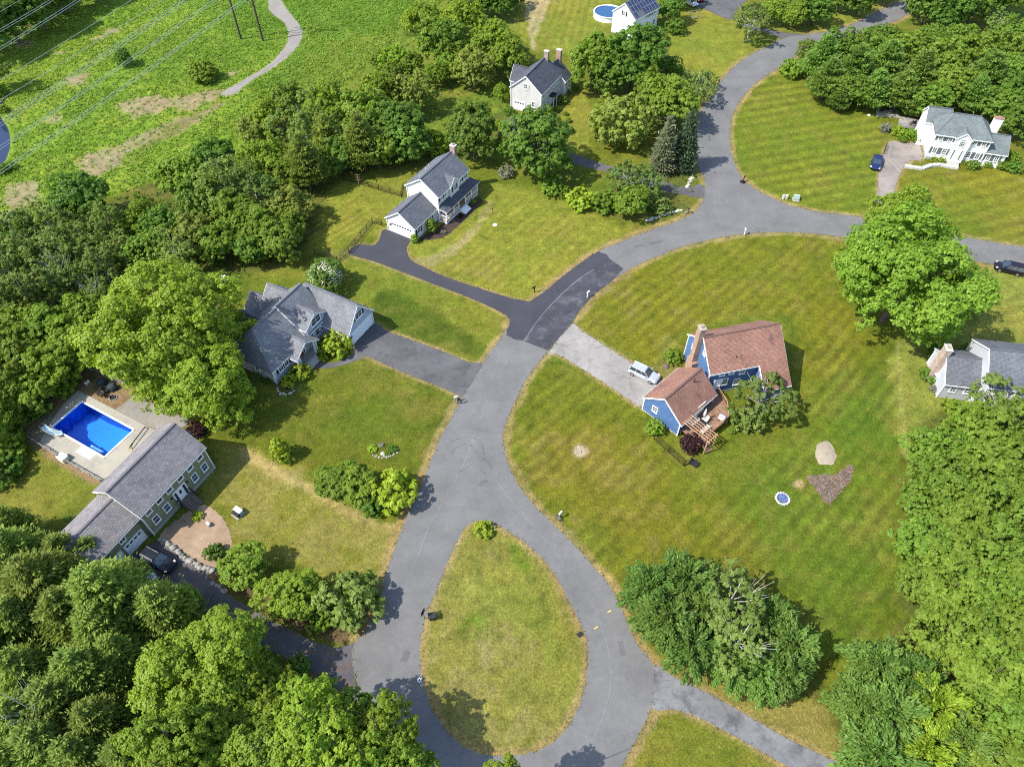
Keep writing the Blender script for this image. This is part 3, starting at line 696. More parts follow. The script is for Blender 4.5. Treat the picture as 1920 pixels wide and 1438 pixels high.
        g = MB(); g.box(-a+fw/2, a-fw/2, -.025, -.015, -b+fw/2, b-fw/2, 0, m); g.build('pane', M[glass], o)
        if shut:
            for sx in (-1, 1):
                q = MB(); x0 = sx*(a+fw/2+.22); q.box(x0-.18, x0+.18, -.05, -.004, -b-.03, b+.03, 0, m)
                for kk in range(6): q.box(x0-.14, x0+.14, -.065, -.051, -b+.06+kk*h/6.3, -b+.06+kk*h/6.3+.09, 0, m)
                q.build('shutter', M[shut], o)
        if arch:
            q = MB()
            for kk in range(8):
                t0, t1 = math.pi*kk/8, math.pi*(kk+1)/8
                q.bar(m @ Vector((a*math.cos(t0), -.04, b+.12+a*.75*math.sin(t0))), m @ Vector((a*math.cos(t1), -.04, b+.12+a*.75*math.sin(t1))), .1, .1, 0)
            for kk in (1, 2, 3): q.bar(m @ Vector((0, -.035, b+.12)), m @ Vector((a*.95*math.cos(math.pi*kk/4), -.035, b+.12+a*.72*math.sin(math.pi*kk/4))), .05, .04)
            fan = q.build('fanlight', M[frame], s.root)
            g = MB(); g.face([m @ Vector((a*.95*math.cos(math.pi*kk/12), -.02, b+.12+a*.72*math.sin(math.pi*kk/12))) for kk in range(13)][::-1]); g.build('pane', M[glass], fan)
        return o
    def door(s, face, t, z0, w=.95, h=2.1, mat='door_white', side=0, oval=False, frame='white'):
        m = s.at(face, t, z0); mb = MB()
        tw = w/2+side
        for x in (-tw-.07, tw+.07): mb.box(x-.07, x+.07, -.1, .02, 0, h+.02, 0, m)
        mb.box(-tw-.14, tw+.14, -.11, .02, h+.02, h+.2, 0, m)
        if side:
            for x in (-w/2-.03, w/2+.03): mb.box(x-.03, x+.03, -.08, .02, 0, h, 0, m)
        o = mb.build('door_frame', M[frame], s.root)
        q = MB(); q.box(-w/2, w/2, -.05, -.004, .02, h, 0, m)
        for x in (-w*.22, w*.22):
            for a, b in ((.2, .85), (1.0, 1.85)): q.box(x-w*.15, x+w*.15, -.062, -.05, a, b, 0, m)
        d = q.build('door', M[mat], s.root)
        q = MB(); q.lathe([(.001,-.03),(.045,0),(.001,.03)], 8, 0, tuple(m @ Vector((w*.4, -.09, 1.0)))); q.build('handle', M['metal_dark'], d)
        if oval:
            q = MB(); q.face([m @ Vector((.2*math.cos(a), -.068, 1.4+.36*math.sin(a))) for a in [2*math.pi*kk/14 for kk in range(14)]]); q.build('pane', M['glass'], d)
        if side:
            for sx in (-1, 1):
                g = MB(); x = sx*(w/2+.05+side/2); g.box(x-side/2+.03, x+side/2-.03, -.03, -.004, .15, h-.05, 0, m); g.build('sidelight', M['glass'], o)
    def garage_door(s, face, t, w=2.6, h=2.1, z0=.02, lights=4, top=True):
        m = s.at(face, t, z0); mb = MB()
        for x in (-w/2-.08, w/2+.08): mb.box(x-.08, x+.08, -.07, .02, 0, h+.02, 0, m)
        mb.box(-w/2-.16, w/2+.16, -.08, .02, h+.02, h+.2, 0, m)
        f = mb.build('garage_frame', M['white'], s.root)
        q = MB(); q.box(-w/2, w/2, -.03, -.003, .0, h, 0, m)
        nn = max(3, int(w/.6))
        for r in range(4):
            for c in range(nn): q.box(-w/2+w*(c+.1)/nn, -w/2+w*(c+.9)/nn, -.045, -.03, h*(r+.12)/4, h*(r+.88)/4, 0, m)
        d = q.build('garage_door', M['door_white'], s.root)
        if lights:
            for c in range(lights): g = MB(); g.box(-w/2+w*(c+.18)/lights, -w/2+w*(c+.82)/lights, -.056, -.046, h*.8, h*.95, 0, m); g.build('pane', M['glass'], d)
        return d
def chimney(root, Mx, x, y, wx, wy, z0, z1, mat, cap='stone', flue=True, taper=None):
    mb = MB()
    if taper:   # wide hearth below, shoulders, narrow stack
        z2, wx2 = taper
        mb.box(x-wx2/2, x+wx2/2, y-wy/2, y+wy/2, z0, z2, 0, Mx)
        z0b = z2+.5
        c = [Mx @ Vector(p) for p in ((x-wx2/2,y-wy/2,z2),(x+wx2/2,y-wy/2,z2),(x+wx2/2,y+wy/2,z2),(x-wx2/2,y+wy/2,z2))]
        d = [Mx @ Vector(p) for p in ((x-wx/2,y-wy/2,z0b),(x+wx/2,y-wy/2,z0b),(x+wx/2,y+wy/2,z0b),(x-wx/2,y+wy/2,z0b))]
        for i in range(4): mb.face([c[i], c[(i+1)%4], d[(i+1)%4], d[i]])
        z0 = z0b
    mb.box(x-wx/2, x+wx/2, y-wy/2, y+wy/2, z0, z1, 0, Mx)
    o = mb.build('chimney', M[mat], root)
    q = MB(); q.box(x-wx/2-.07, x+wx/2+.07, y-wy/2-.07, y+wy/2+.07, z1+.002, z1+.14, 0, Mx); q.build('chimney_cap', M[cap], o)
    if flue:
        q = MB(); q.box(x-wx*.2, x+wx*.2, y-wy*.2, y+wy*.2, z1+.142, z1+.36, 0, Mx); q.build('flue', M['brick_tan'], o)
    return o
def steps(root, Mx, x, y, w, n, rise, run, mat, name='steps', dirx=0):
    mb = MB()
    for i in range(n): mb.box(x-w/2, x+w/2, y-run*(n-i), y-run*(n-i-1)-.002, 0, rise*(i+1), 0, Mx)
    return mb.build(name, M[mat], root)
def railing(mb, a, b, h=.95, post=.09, n=None, bal=.035, step=.16, mi=0):
    a, b = Vector(a), Vector(b); L = (b-a).length; n = n or max(1, int(L/1.8))
    for i in range(n+1):
        p = a.lerp(b, i/n); mb.box(p.x-post/2, p.x+post/2, p.y-post/2, p.y+post/2, p.z, p.z+h+.06, mi)
    mb.bar(a+Vector((0,0,h)), b+Vector((0,0,h)), .09, .05, mi); mb.bar(a+Vector((0,0,.12)), b+Vector((0,0,.12)), .06, .05, mi)
    for i in range(1, int(L/step)):
        p = a.lerp(b, i*step/L); mb.box(p.x-bal/2, p.x+bal/2, p.y-bal/2, p.y+bal/2, p.z+.15, p.z+h-.026, mi)

I4 = Matrix.Identity(4)
def house(x, y, az, label):
    r = empty('house', (x, y, 0), R(az)); return tag(r, label, 'house')

# --- olive green colonial by the pool
r = house(-43.84, 41.79, 62.99, 'olive green two storey house with grey roof beside the swimming pool')
v = Vol(r, I4, 10.78, 6.94, 5.18, 7.66, 'sid_green', 'roof_green_house', found=.55)
for t in (1.05, 2.8, 4.45, 6.3, 8.0, 9.75): v.window('F', t, 4.22, .85, 1.15, cols=1, glass='glass_blue' if t in (4.45, 8.0) else 'glass')
for t in (1.25, 3.05, 7.9, 9.65): v.window('F', t, 1.95, .85, 1.3, cols=1, glass='glass_blue')
v.door('F', 5.45, .75, .95, 2.05, side=.42, oval=True)
for t in (1.2, 5.7): v.window('R', t, 4.2, .8, 1.15); v.window('R', t, 1.95, .8, 1.2)
v.window('L', 3.5, 6.0, .7, .9)
steps(r, I4, 5.45, -.9, 1.8, 4, .17, .3, 'stair_wood')
mb = MB(); mb.box(4.5, 6.4, -.88, -.05, .0, .74); mb.build('landing', M['stair_wood'], r)
for x in (4.42, 6.48):
    mb = MB(); railing(mb, (x,-.85,.74), (x,-.1,.74), .9, .06, 1, .025); mb.bar((x,-.85,1.62), (x,-2.1,.95), .05, .05); mb.box(x-.03, x+.03, -2.13, -2.07, 0, .95); mb.build('stair_railing', M['black'], r)
for t in (4.1, 6.8):
    mb = MB(); mb.box(t-.08, t+.08, -.16, -.01, 2.35, 2.7); mb.build('wall_lamp', M['black'], r)
v2 = Vol(r, T(-8.3, .55), 8.28, 6.1, 4.35, 5.95, 'sid_green', 'roof_green_house', found=.12, pre='garage_')
v2.window('F', 5.35, 3.45, .82, 1.1); v2.garage_door('F', 6.3, 2.5, 2.0, lights=4); v2.garage_door('F', 3.1, 2.5, 2.0, lights=4); v2.window('F', 2.2, 3.45, .82, 1.1)
v2.window('B', 3, 2, 1, 1.2)
mb = MB(); mb.box(-.9, -.15, 8.1, 8.9, .02, .75); mb.build('generator_box', M['offwhite'], r)

# --- grey house with many gables
r = house(-24.13, 72.96, 61.06, 'grey house with many gables, arched entry and double garage beside a huge maple')
va = Vol(r, T(-11.0, 4.95), 7.4, 8.5, 3.3, 7.0, 'sid_grey', 'roof_grey', ends='hg', hipin=2.3, found=.35)
vb = Vol(r, T(-3.55, 4.95), 5.3, 8.5, 3.5, 7.25, 'sid_grey', 'roof_grey', ends='gg', rk=.15, found=.35)
vg = Vol(r, T(5.71, 0, 90), 9.2, 5.71, 3.02, 6.36, 'sid_bluegrey', 'roof_grey', rk=.3, pre='garage_', found=.1)
for t in (1.55, 4.15): vg.garage_door('L', t, 2.35, 2.05, lights=0)
vg.window('L', 2.85, 4.35, 1.5, 1.15, shut='shutter_brown', cols=2)
vg.window('B', 2.0, 1.9, .8, 1.2)
mb = MB(); mb.box(.35, .55, -.25, -.02, 1.7, 2.0); mb.build('wall_lamp', M['metal_grey'], r)
vd = Vol(r, T(1.0, 4.72, 90), 4.5, 4.3, 4.5, 6.0, 'sid_bluegrey', 'roof_grey', z0=2.6, pre='dormer_')
vd.window('L', 2.15, 4.45, 2.0, 1.3, cols=2)
vb.window('F', 1.0, 2.0, .85, 1.3, cols=1); vb.window('F', 2.3, 2.0, .85, 1.3, cols=1); vb.window('F', 3.5, 2.0, .7, 1.3, cols=1)
ve = Vol(r, T(-3.2, 3.35, 90), 4.6, 4.3, 3.0, 4.5, 'sid_bluegrey', 'roof_grey', nowall=True, pre='porch_')
for x in (-7.35, -6.95, -3.75, -3.35): mb = MB(); mb.box(x-.11, x+.11, 3.45, 3.67, .5, 2.98); mb.build('porch_column', M['trim'], r)
mb = MB()
ap = [(-7.45, 2.9), (-6.9, 2.9)] + [(-5.35+1.5*math.cos(a), 2.75+1.0*math.sin(a)) for a in [math.pi*(1-kk/10) for kk in range(11)]] + [(-3.8, 2.9), (-3.25, 2.9), (-5.35, 4.4)]
for y, fl in ((3.46, False), (3.6, True)):
    top = lambda x: 2.95+(1-abs(x+5.35)/2.15)*1.42
    for kk in range(20):
        x0 = -7.4+4.1*kk/20; x1 = -7.4+4.1*(kk+1)/20
        lo = lambda x: 2.75+(1.0*math.sqrt(max(0, 1-((x+5.35)/1.5)**2)) if abs(x+5.35) < 1.5 else 0)
        q = [(x0,y,lo(x0)),(x1,y,lo(x1)),(x1,y,top(x1)),(x0,y,top(x0))]
        mb.face(q[::-1] if fl else q)
mb.build('entry_arch', M['sid_bluegrey'], r)
mb = MB(); mb.box(-7.5, -3.2, 3.4, 4.9, .02, .5); mb.build('porch_floor', M['stone'], r)
steps(r, I4, -5.35, 3.38, 2.4, 3, .16, .34, 'stone_white', 'front_steps')
va.door('F', 5.65, .52, 1.0, 2.1, 'door_red', side=.35)
va.window('F', 1.5, 2.05, .85, 1.25, shut='shutter_black'); va.window('F', 2.7, 2.05, .85, 1.25, shut='shutter_black')
va.window('L', 3.0, 2.0, .9, 1.2); va.window('L', 6.0, 2.0, .9, 1.2)
vw = Vol(r, T(2.4, 9.2, 90), 5.1, 4.4, 3.9, 6.3, 'sid_grey', 'roof_grey', pre='rear_wing_')
vw.window('R', 2.2, 2.2, 1.2, 1.4)
vs_ = Vol(r, T(.35, 13.0, 90), 4.0, 3.2, 3.0, 4.6, 'sid_light', 'roof_grey', pre='sunroom_')
for t in (.9, 2.0, 3.1): vs_.window('B', t, 1.7, .85, 1.9, cols=1)
for t in (.9, 2.3): vs_.window('R', t, 1.7, .9, 1.9, cols=1)
vt = Vol(r, T(-2.9, 10.5, 90), 4.9, 4.6, 2.9, 4.8, 'sid_grey', 'roof_slate', pre='rear_ell_')
mb = MB(); mb.box(-7.6, -2.8, 13.45, 17.6, .55, .7); mb.build('rear_deck', M['grey_wood'], r)
mb = MB(); railing(mb, (-7.5,17.5,.7), (-2.9,17.5,.7), .95); railing(mb, (-7.5,13.9,.7), (-7.5,17.4,.7), .95)
for x in (-7.5, -2.9): mb.box(x-.06, x+.06, 17.44, 17.56, 0, .7)
mb.build('deck_railing', M['grey_wood'], r)
for x, y, z in ((5.0, 4.4, 4.95), (5.0, 6.3, 4.95), (-1.0, 11.0, 5.9)): mb = MB(); mb.tube([(x,y,z-.5),(x,y,z+.35)], .06, 8); mb.build('vent_pipe', M['metal_dark'], r)
mb = MB()
mb.bar((-3.42, 4.5, .1), (-3.42, 4.5, 3.2), .08, .06)
mb.build('downspout', M['white'], r)

# --- light grey house with farmer's porch
r = house(-12.7, 102.6, 59.18, 'light grey house with farmer porch at the end of the fresh black driveway')
v = Vol(r, I4, 9.23, 6.5, 5.67, 7.93, 'sid_light', 'roof_slate', found=.4)
for t in (1.05, 2.15, 7.0, 8.15): v.window('F', t, 4.7, .62, 1.15, shut='shutter_black' if t in (1.05, 8.15) else None)
vd = Vol(r, T(5.75, -.35, 90), 3.1, 2.4, 5.65, 6.9, 'sid_light', 'roof_slate', z0=3.0, pre='dormer_', oh=.2)
vd.window('L', 1.2, 4.7, .8, 1.2, shut='shutter_black')
for t in (1.3, 2.9, 7.1, 8.4): v.window('F', t, 2.2, .8, 1.4, shut='shutter_black')
v.door('F', 5.0, .72, .95, 2.1, 'door_red', side=.3)
for t in (2.0, 4.6): v.window('R', t, 4.4, .8, 1.2)
mb = MB(); mb.box(.1, 10.3, -1.45, -.04, .5, .7); mb.build('porch_floor', M['cedar'], r)
mb = MB(); mb.box(.15, 10.25, -1.4, -1.32, .06, .5); mb.box(.14, .22, -1.31, -.06, .06, .5); mb.build('porch_skirt', M['white'], r)
for x in (.2, 2.6, 4.1, 6.2, 8.2, 10.2): mb = MB(); mb.box(x-.07, x+.07, -1.44, -1.3, .7, 2.75); mb.build('porch_post', M['white'], r)
for a, b, e in ((.2, 4.1, .2), (6.2, 10.2, 10.2)): mb = MB(); railing(mb, (a,-1.37,.7), (b,-1.37,.7), .85, .06, 3, .035, .17); railing(mb, (e,-1.3,.7), (e,-.1,.7), .85, .06, 1, .035, .17); mb.build('porch_railing', M['white'], r)
mb = MB()
def pslab(pts):
    a, b = Vector(pts[0]), Vector(pts[1]); ux = (b-a).normalized(); nn = (b-a).cross(Vector(pts[-1])-a).normalized(); vy = nn.cross(ux)
    mb.face(pts, 0, [((Vector(p)-a).dot(ux)+.01, (Vector(p)-a).dot(vy)) for p in pts]); lo = [Vector(p)-Vector((0,0,.14)) for p in pts]; mb.face(lo[::-1], 1)
    for i in range(len(pts)): j = (i+1) % len(pts); mb.face([lo[i], lo[j], Vector(pts[j]), Vector(pts[i])], 1)
pslab([(-.1,-1.75,2.75),(10.6,-1.75,2.75),(9.9,-.02,3.5),(.7,-.02,3.5)]); pslab([(-.1,-.02,2.9),(-.1,-1.75,2.75),(.7,-.02,3.5)])
mb.build('porch_roof', [M['roof_dark'], M['white']], r)
steps(r, I4, 5.15, -1.47, 1.9, 4, .165, .3, 'white', 'porch_steps')
vg = Vol(r, T(-6.35, .72), 6.3, 5.75, 2.95, 5.0, 'sid_light', 'roof_slate', pre='garage_', found=.1)
vg.garage_door('L', 2.7, 4.4, 2.15, lights=8)
vg.window('F', 1.2, 1.6, .75, 1.3, shut='shutter_black'); vg.window('F', 4.6, 1.6, .75, 1.3, shut='shutter_black')
mb = MB(); mb.box(-6.55, -6.37, 5.65, 5.85, 1.5, 1.8); mb.build('wall_lamp', M['black'], r)
chimney(r, I4, 9.62, 3.0, .75, 1.0, 0, 9.0, 'brick', 'stone_white')
for x, y, z in ((.9, 4.2, 7.2), (3.9, 5.0, 6.7), (5.3, 5.4, 6.4)): mb = MB(); mb.tube([(x,y,z-.4),(x,y,z+.5)], .05, 8); mb.build('vent_pipe', M['white'], r)

# --- putty coloured house with two chimneys
r = house(5.9, 137.4, 62.5, 'putty grey house with two brick chimneys among ornamental trees')
v = Vol(r, I4, 9.0, 6.9, 5.0, 7.9, 'sid_vinyl', 'roof_dark', found=.3, oh=.25)
v.window('L', 3.5, 5.6, .75, 1.0, shut='sid_vinyl'); v.window('L', 1.7, 2.2, .7, 1.2, shut='sid_vinyl'); v.garage_door('L', 4.9, 2.3, 1.9, lights=4)
for t in (1.0, 2.8, 4.6, 6.2, 7.8): v.window('F', t, 3.95, .6, 1.1)
for t in (1.0, 2.6, 6.4, 7.9): v.window('F', t, 1.5, .6, 1.2)
v.door('F', 4.6, .35, .95, 2.05, 'door_white')
mb = MB(); mb.box(3.7, 5.5, -1.2, -.06, 2.55, 2.7); mb.build('entry_canopy', M['roof_dark'], r)
for x in (3.8, 5.4): mb = MB(); mb.tube([(x,-1.1,0),(x,-1.1,2.55)], .08, 8); mb.build('entry_post', M['white'], r)
v2 = Vol(r, T(9.02, -1.2), 2.9, 6.2, 3.8, 6.5, 'sid_vinyl', 'roof_dark', oh=.25, pre='wing_')
for t in (.8, 2.1): v2.window('F', t, 2.0, .7, 1.5)
v3 = Vol(r, T(8.3, 6.0, 90), 3.4, 3.6, 3.6, 5.9, 'sid_vinyl', 'roof_dark', oh=.2, pre='rear_ell_')
chimney(r, I4, 8.6, 3.1, .7, .9, 6.6, 9.2, 'brick_tan', 'stone_white', False)
chimney(r, I4, 12.2, 1.9, .75, 1.05, 0, 8.2, 'brick_tan', 'stone_white', False)

# --- white house with solar panels and above-ground pool, at the top
r = house(28.4, 170.65, 45.5, 'white house with a roof full of solar panels at the top of the photo')
v = Vol(r, I4, 9.0, 6.3, 5.2, 7.7, 'sid_white', 'roof_slate', found=.3)
v.window('L', 3.1, 5.3, .7, .9, shut='shutter_black')
for t in (4.6, 6.1, 7.6): v.window('F', t, 4.35, .7, 1.0, shut='shutter_black' if t == 6.1 else None)
for t in (1.5, 3.5, 6.0, 7.8): v.window('F', t, 1.9, .8, 1.2)
sl = (7.7-5.2)/3.15
mb = MB(); fr = MB()
for i in range(8):
    for j in range(3):
        x0 = .3+i*1.06; y0 = -.15+j*1.08
        f = lambda x, y, dz: Vector((x, y, 5.2+sl*y+.05+dz))
        if j == 0 and i in (1, 2): continue
        q = [f(x0,y0,.1), f(x0+1.0,y0,.1), f(x0+1.0,y0+1.0,.1), f(x0,y0+1.0,.1)]; mb.face(q)
        for a, b in zip(q, q[1:]+q[:1]): fr.bar(a, b, .05, .05)
        fr.bar((q[0]+q[1])/2+Vector((0,0,.004)), (q[2]+q[3])/2+Vector((0,0,.004)), .02, .01)
o = mb.build('solar_panels', M['panel'], r); fr.build('panel_frames', M['metal_grey'], o)

# --- blue house
r = house(27.13, 63.62, 13.74, 'blue house with brown shingle roof in the middle of the striped lawn')
v = Vol(r, I4, 11.15, 7.35, 5.1, 8.2, 'sid_blue', 'roof_brown', rk=.15, oh=.3, found=.35)
for t in (1.9, 3.3): v.window('F', t, 4.25, .75, .7, cols=1, rows=2)
v.window('F', 1.75, 2.35, .85, 1.2, cols=1); v.window('F', 2.7, 2.35, .85, 1.2, cols=1)
v.window('F', 5.0, 4.0, .8, 1.1); v.window('F', 4.6, 1.8, .8, 1.2)
v.door('F', 1.6, .9, .9, 2.0, 'door_white')
v.window('L', 2.55, 6.3, .6, .9); v.window('L', 5.6, 4.2, .6, .9)
vc = Vol(r, T(7.25, -2.85), 3.85, 5.6, 2.85, 5.0, 'sid_blue', 'roof_brown', nowall=True, oh=.3, rk=.15) if False else None
mb = MB(); mb.face([(7.3,-2.8,0),(11.1,-2.8,0),(11.1,-2.8,2.75),(7.3,-2.8,2.75)]); mb.face([(7.3,-.01,0),(7.3,-2.8,0),(7.3,-2.8,2.75),(7.3,-.01,5.0)]); mb.face([(11.1,-2.8,0),(11.1,-.01,0),(11.1,-.01,5.0),(11.1,-2.8,2.75)]); mb.build('sunroom_wall', M['sid_blue'], r)
mb = MB(); pslab([(7.15,-3.12,2.6),(11.32,-3.12,2.6),(11.32,-.28,4.92),(7.15,-.28,4.92)]); mb.build('sunroom_roof', [M['roof_brown'], M['white']], r)
mb = MB(); mb.bar((7.13,-3.12,2.5), (7.13,-.3,4.82), .05, .2); mb.bar((7.15,-3.15,2.5), (11.3,-3.15,2.5), .05, .2); mb.build('sunroom_trim', M['white'], r)
chimney(r, I4, -.42, 4.25, .8, 1.0, .0, 9.6, 'brick_tan', 'brick_tan', True)
mb = MB(); mb.box(-.86, -.02, 3.4, 5.1, 0, 3.2); mb.build('hearth_base', M['brick_tan'], r)
mb = MB(); mb.tube([(4.0,1.0,5.6),(4.0,1.0,6.2)], .07, 8); mb.build('vent_pipe', M['black'], r)
iw = T(27.13, 63.62, 13.74).inverted()
mg = iw @ T(22.4, 56.66, 43.3)
vg = Vol(r, mg, 7.6, 6.1, 2.85, 5.3, 'sid_blue', 'roof_brown', pre='garage_', rk=.12, oh=.3, found=.2)
vg.window('L', 4.2, 1.9, .8, 1.0, cols=2); vg.window('F', 2.2, 1.7, .9, 1.2); vg.window('F', 4.6, 2.0, 1.5, 1.7)
vg.garage_door('B', 2.6, 3.6, 2.1)
mb = MB(); mb.tube([mg @ Vector((5.4,2.4,4.6)), mg @ Vector((5.4,2.4,5.6))], .06, 8); mb.build('vent_pipe', M['black'], r)
# its deck, with rails, steps and pergola beams
dk = [iw @ P(*q, .9) for q in ((1277.5,806),(1311,835),(1331,821),(1333,812),(1364,787),(1361,760),(1346,736),(1337,752))]
mb = MB(); mb.prism([(p.x, p.y) for p in dk], .78, .9); d = mb.build('deck', M['deck'], r)
mb = MB()
for i in (3, 4, 5): railing(mb, (dk[i].x, dk[i].y, .9), (dk[i+1].x, dk[i+1].y, .9), .95, .1, None, .045)
mb.build('deck_railing', M['cedar'], d)
for p in dk: mb = MB(); mb.box(p.x-.07, p.x+.07, p.y-.07, p.y+.07, 0, .78); mb.build('deck_post', M['cedar'], d)
mb = MB()
for kk in range(5):
    a = mg @ Vector((.35+kk*.42, -.15, 2.9)); b = mg @ Vector((.35+kk*.42, -4.6, 2.75)); mb.bar(a, b, .07, .16)
mb.bar(mg @ Vector((.1,-4.3,2.6)), mg @ Vector((2.4,-4.3,2.6)), .1, .16)
for x in (.15, 2.3): q = mg @ Vector((x, -4.3, 0)); mb.box(q.x-.07, q.x+.07, q.y-.07, q.y+.07, 0, 2.55)
mb.build('pergola', M['cedar'], r)
mb = MB(); a, b = dk[1], dk[2]; q = (a+b)/2; n_ = Vector(((b-a).y, -(b-a).x, 0)).normalized(); ax = (b-a).normalized()
for kk in range(4):
    c = q+n_*(.15+.3*kk); z = .72-.2*kk; mb.bar(c-ax*.6+Vector((0,0,z-.9)), c+ax*.6+Vector((0,0,z-.9)), .3, .06)
mb.build('deck_steps', M['deck'], d)

# --- white colonial, upper right
r = house(79.92, 122.28, -15.32, 'white colonial house with hipped roof and dark shutters, upper right')
v = Vol(r, I4, 9.61, 6.78, 5.5, 7.95, 'sid_white', 'roof_sage', ends='hh', hipin=2.6, oh=.3, found=.5)
for t in (1.0, 2.7, 7.0, 8.6): v.window('F', t, 4.65, .75, 1.15, shut='shutter_grey', rows=3); v.window('F', t, 1.95, .75, 1.25, shut='shutter_grey', rows=3)
for t in (1.8, 4.6): v.window('L', t, 4.5, .7, 1.1); v.window('L', t, 1.8, .7, 1.1)
ve = Vol(r, T(6.15, -.55, 90), 3.2, 2.6, 5.35, 6.5, 'sid_white', 'roof_sage', z0=.3, pre='entry_', oh=.2, rk=.15)
ve.window('L', 1.3, 4.15, .95, 1.1, cols=3, rows=3, arch=True); ve.door('L', 1.3, .75, 1.0, 2.1, 'door_white', side=.3)
steps(r, I4, 4.85, -1.0, 1.9, 4, .18, .34, 'stone_white', 'front_steps')
mb = MB(); mb.box(3.85, 5.85, -1.0, -.58, 0, .74); mb.build('landing', M['stone_white'], r)
v2 = Vol(r, T(9.64, .15), 3.7, 6.4, 3.1, 5.0, 'sid_white', 'roof_sage', pre='wing_', oh=.3)
for t in (.9, 2.4): v2.window('F', t, 1.9, .7, 1.2, shut='shutter_grey', rows=3)
v3 = Vol(r, T(-1.3, 4.6), 4.0, 4.4, 5.0, 6.9, 'sid_white', 'roof_sage', pre='rear_ell_', oh=.15)
v3.window('L', 2.2, 4.2, .7, 1.1); v3.window('L', 2.2, 1.8, .7, 1.1)
chimney(r, I4, 10.6, 4.9, 1.55, .8, 0, 7.3, 'white', 'brick', True)

# --- grey-blue house at the right edge
r = house(60.1, 63.35, -9, 'grey blue house with slate roof and brick chimney at the right edge')
v = Vol(r, I4, 4.4, 6.4, 3.3, 5.35, 'sid_grey', 'roof_slate', pre='wing_', oh=.3)
v.window('F', 1.4, 2.0, .8, 1.0); v.window('F', 3.3, 2.0, .8, 1.0)
v2 = Vol(r, T(4.42, -1.4), 13, 8.6, 5.1, 7.7, 'sid_grey', 'roof_slate', oh=.3)
for t in (1.2, 3.4, 6, 9): v2.window('F', t, 4.2, .8, 1.1); v2.window('F', t, 1.8, .8, 1.2)
chimney(r, I4, -.42, 3.5, .8, 1.3, 0, 6.4, 'brick_pale', 'stone_white', True)

# ------------------------------------------------------------------ trees and shrubs
def unit(v): return v/np.maximum(np.linalg.norm(v, axis=-1, keepdims=True), 1e-9)
def leaf_mesh(name, C_, N_, S_, tint, mat, rng, asp=.58, T_=None):
    """one small folded leaf-clump face per row"""
    n = len(C_); N_ = unit(N_)
    t = unit(np.cross(N_, rng.normal(size=(n, 3)))) if T_ is None else unit(T_)
    b = unit(np.cross(N_, t)); s = S_[:, None]
    fold = N_*s*rng.uniform(-.1, .35, (n, 1))
    V_ = np.stack([C_-t*s, C_+b*s*asp+fold, C_+t*s, C_-b*s*asp+fold*.6], 1).reshape(-1, 3)
    me = np_mesh(name, V_, np.arange(4*n).reshape(n, 4))
    a = me.attributes.new('tint', 'FLOAT', 'POINT'); a.data.foreach_set('value', np.repeat(np.clip(tint, 0, 1), 4).astype(np.float32))
    me.materials.append(mat); me.update(); return me
def fib(n, rng, jit=.25):
    i = np.arange(n)+.5; ph = np.arccos(1-2*i/n); th = np.pi*(1+5**.5)*i
    return unit(np.stack([np.cos(th)*np.sin(ph), np.sin(th)*np.sin(ph), np.cos(ph)], 1)+rng.normal(size=(n, 3))*jit)
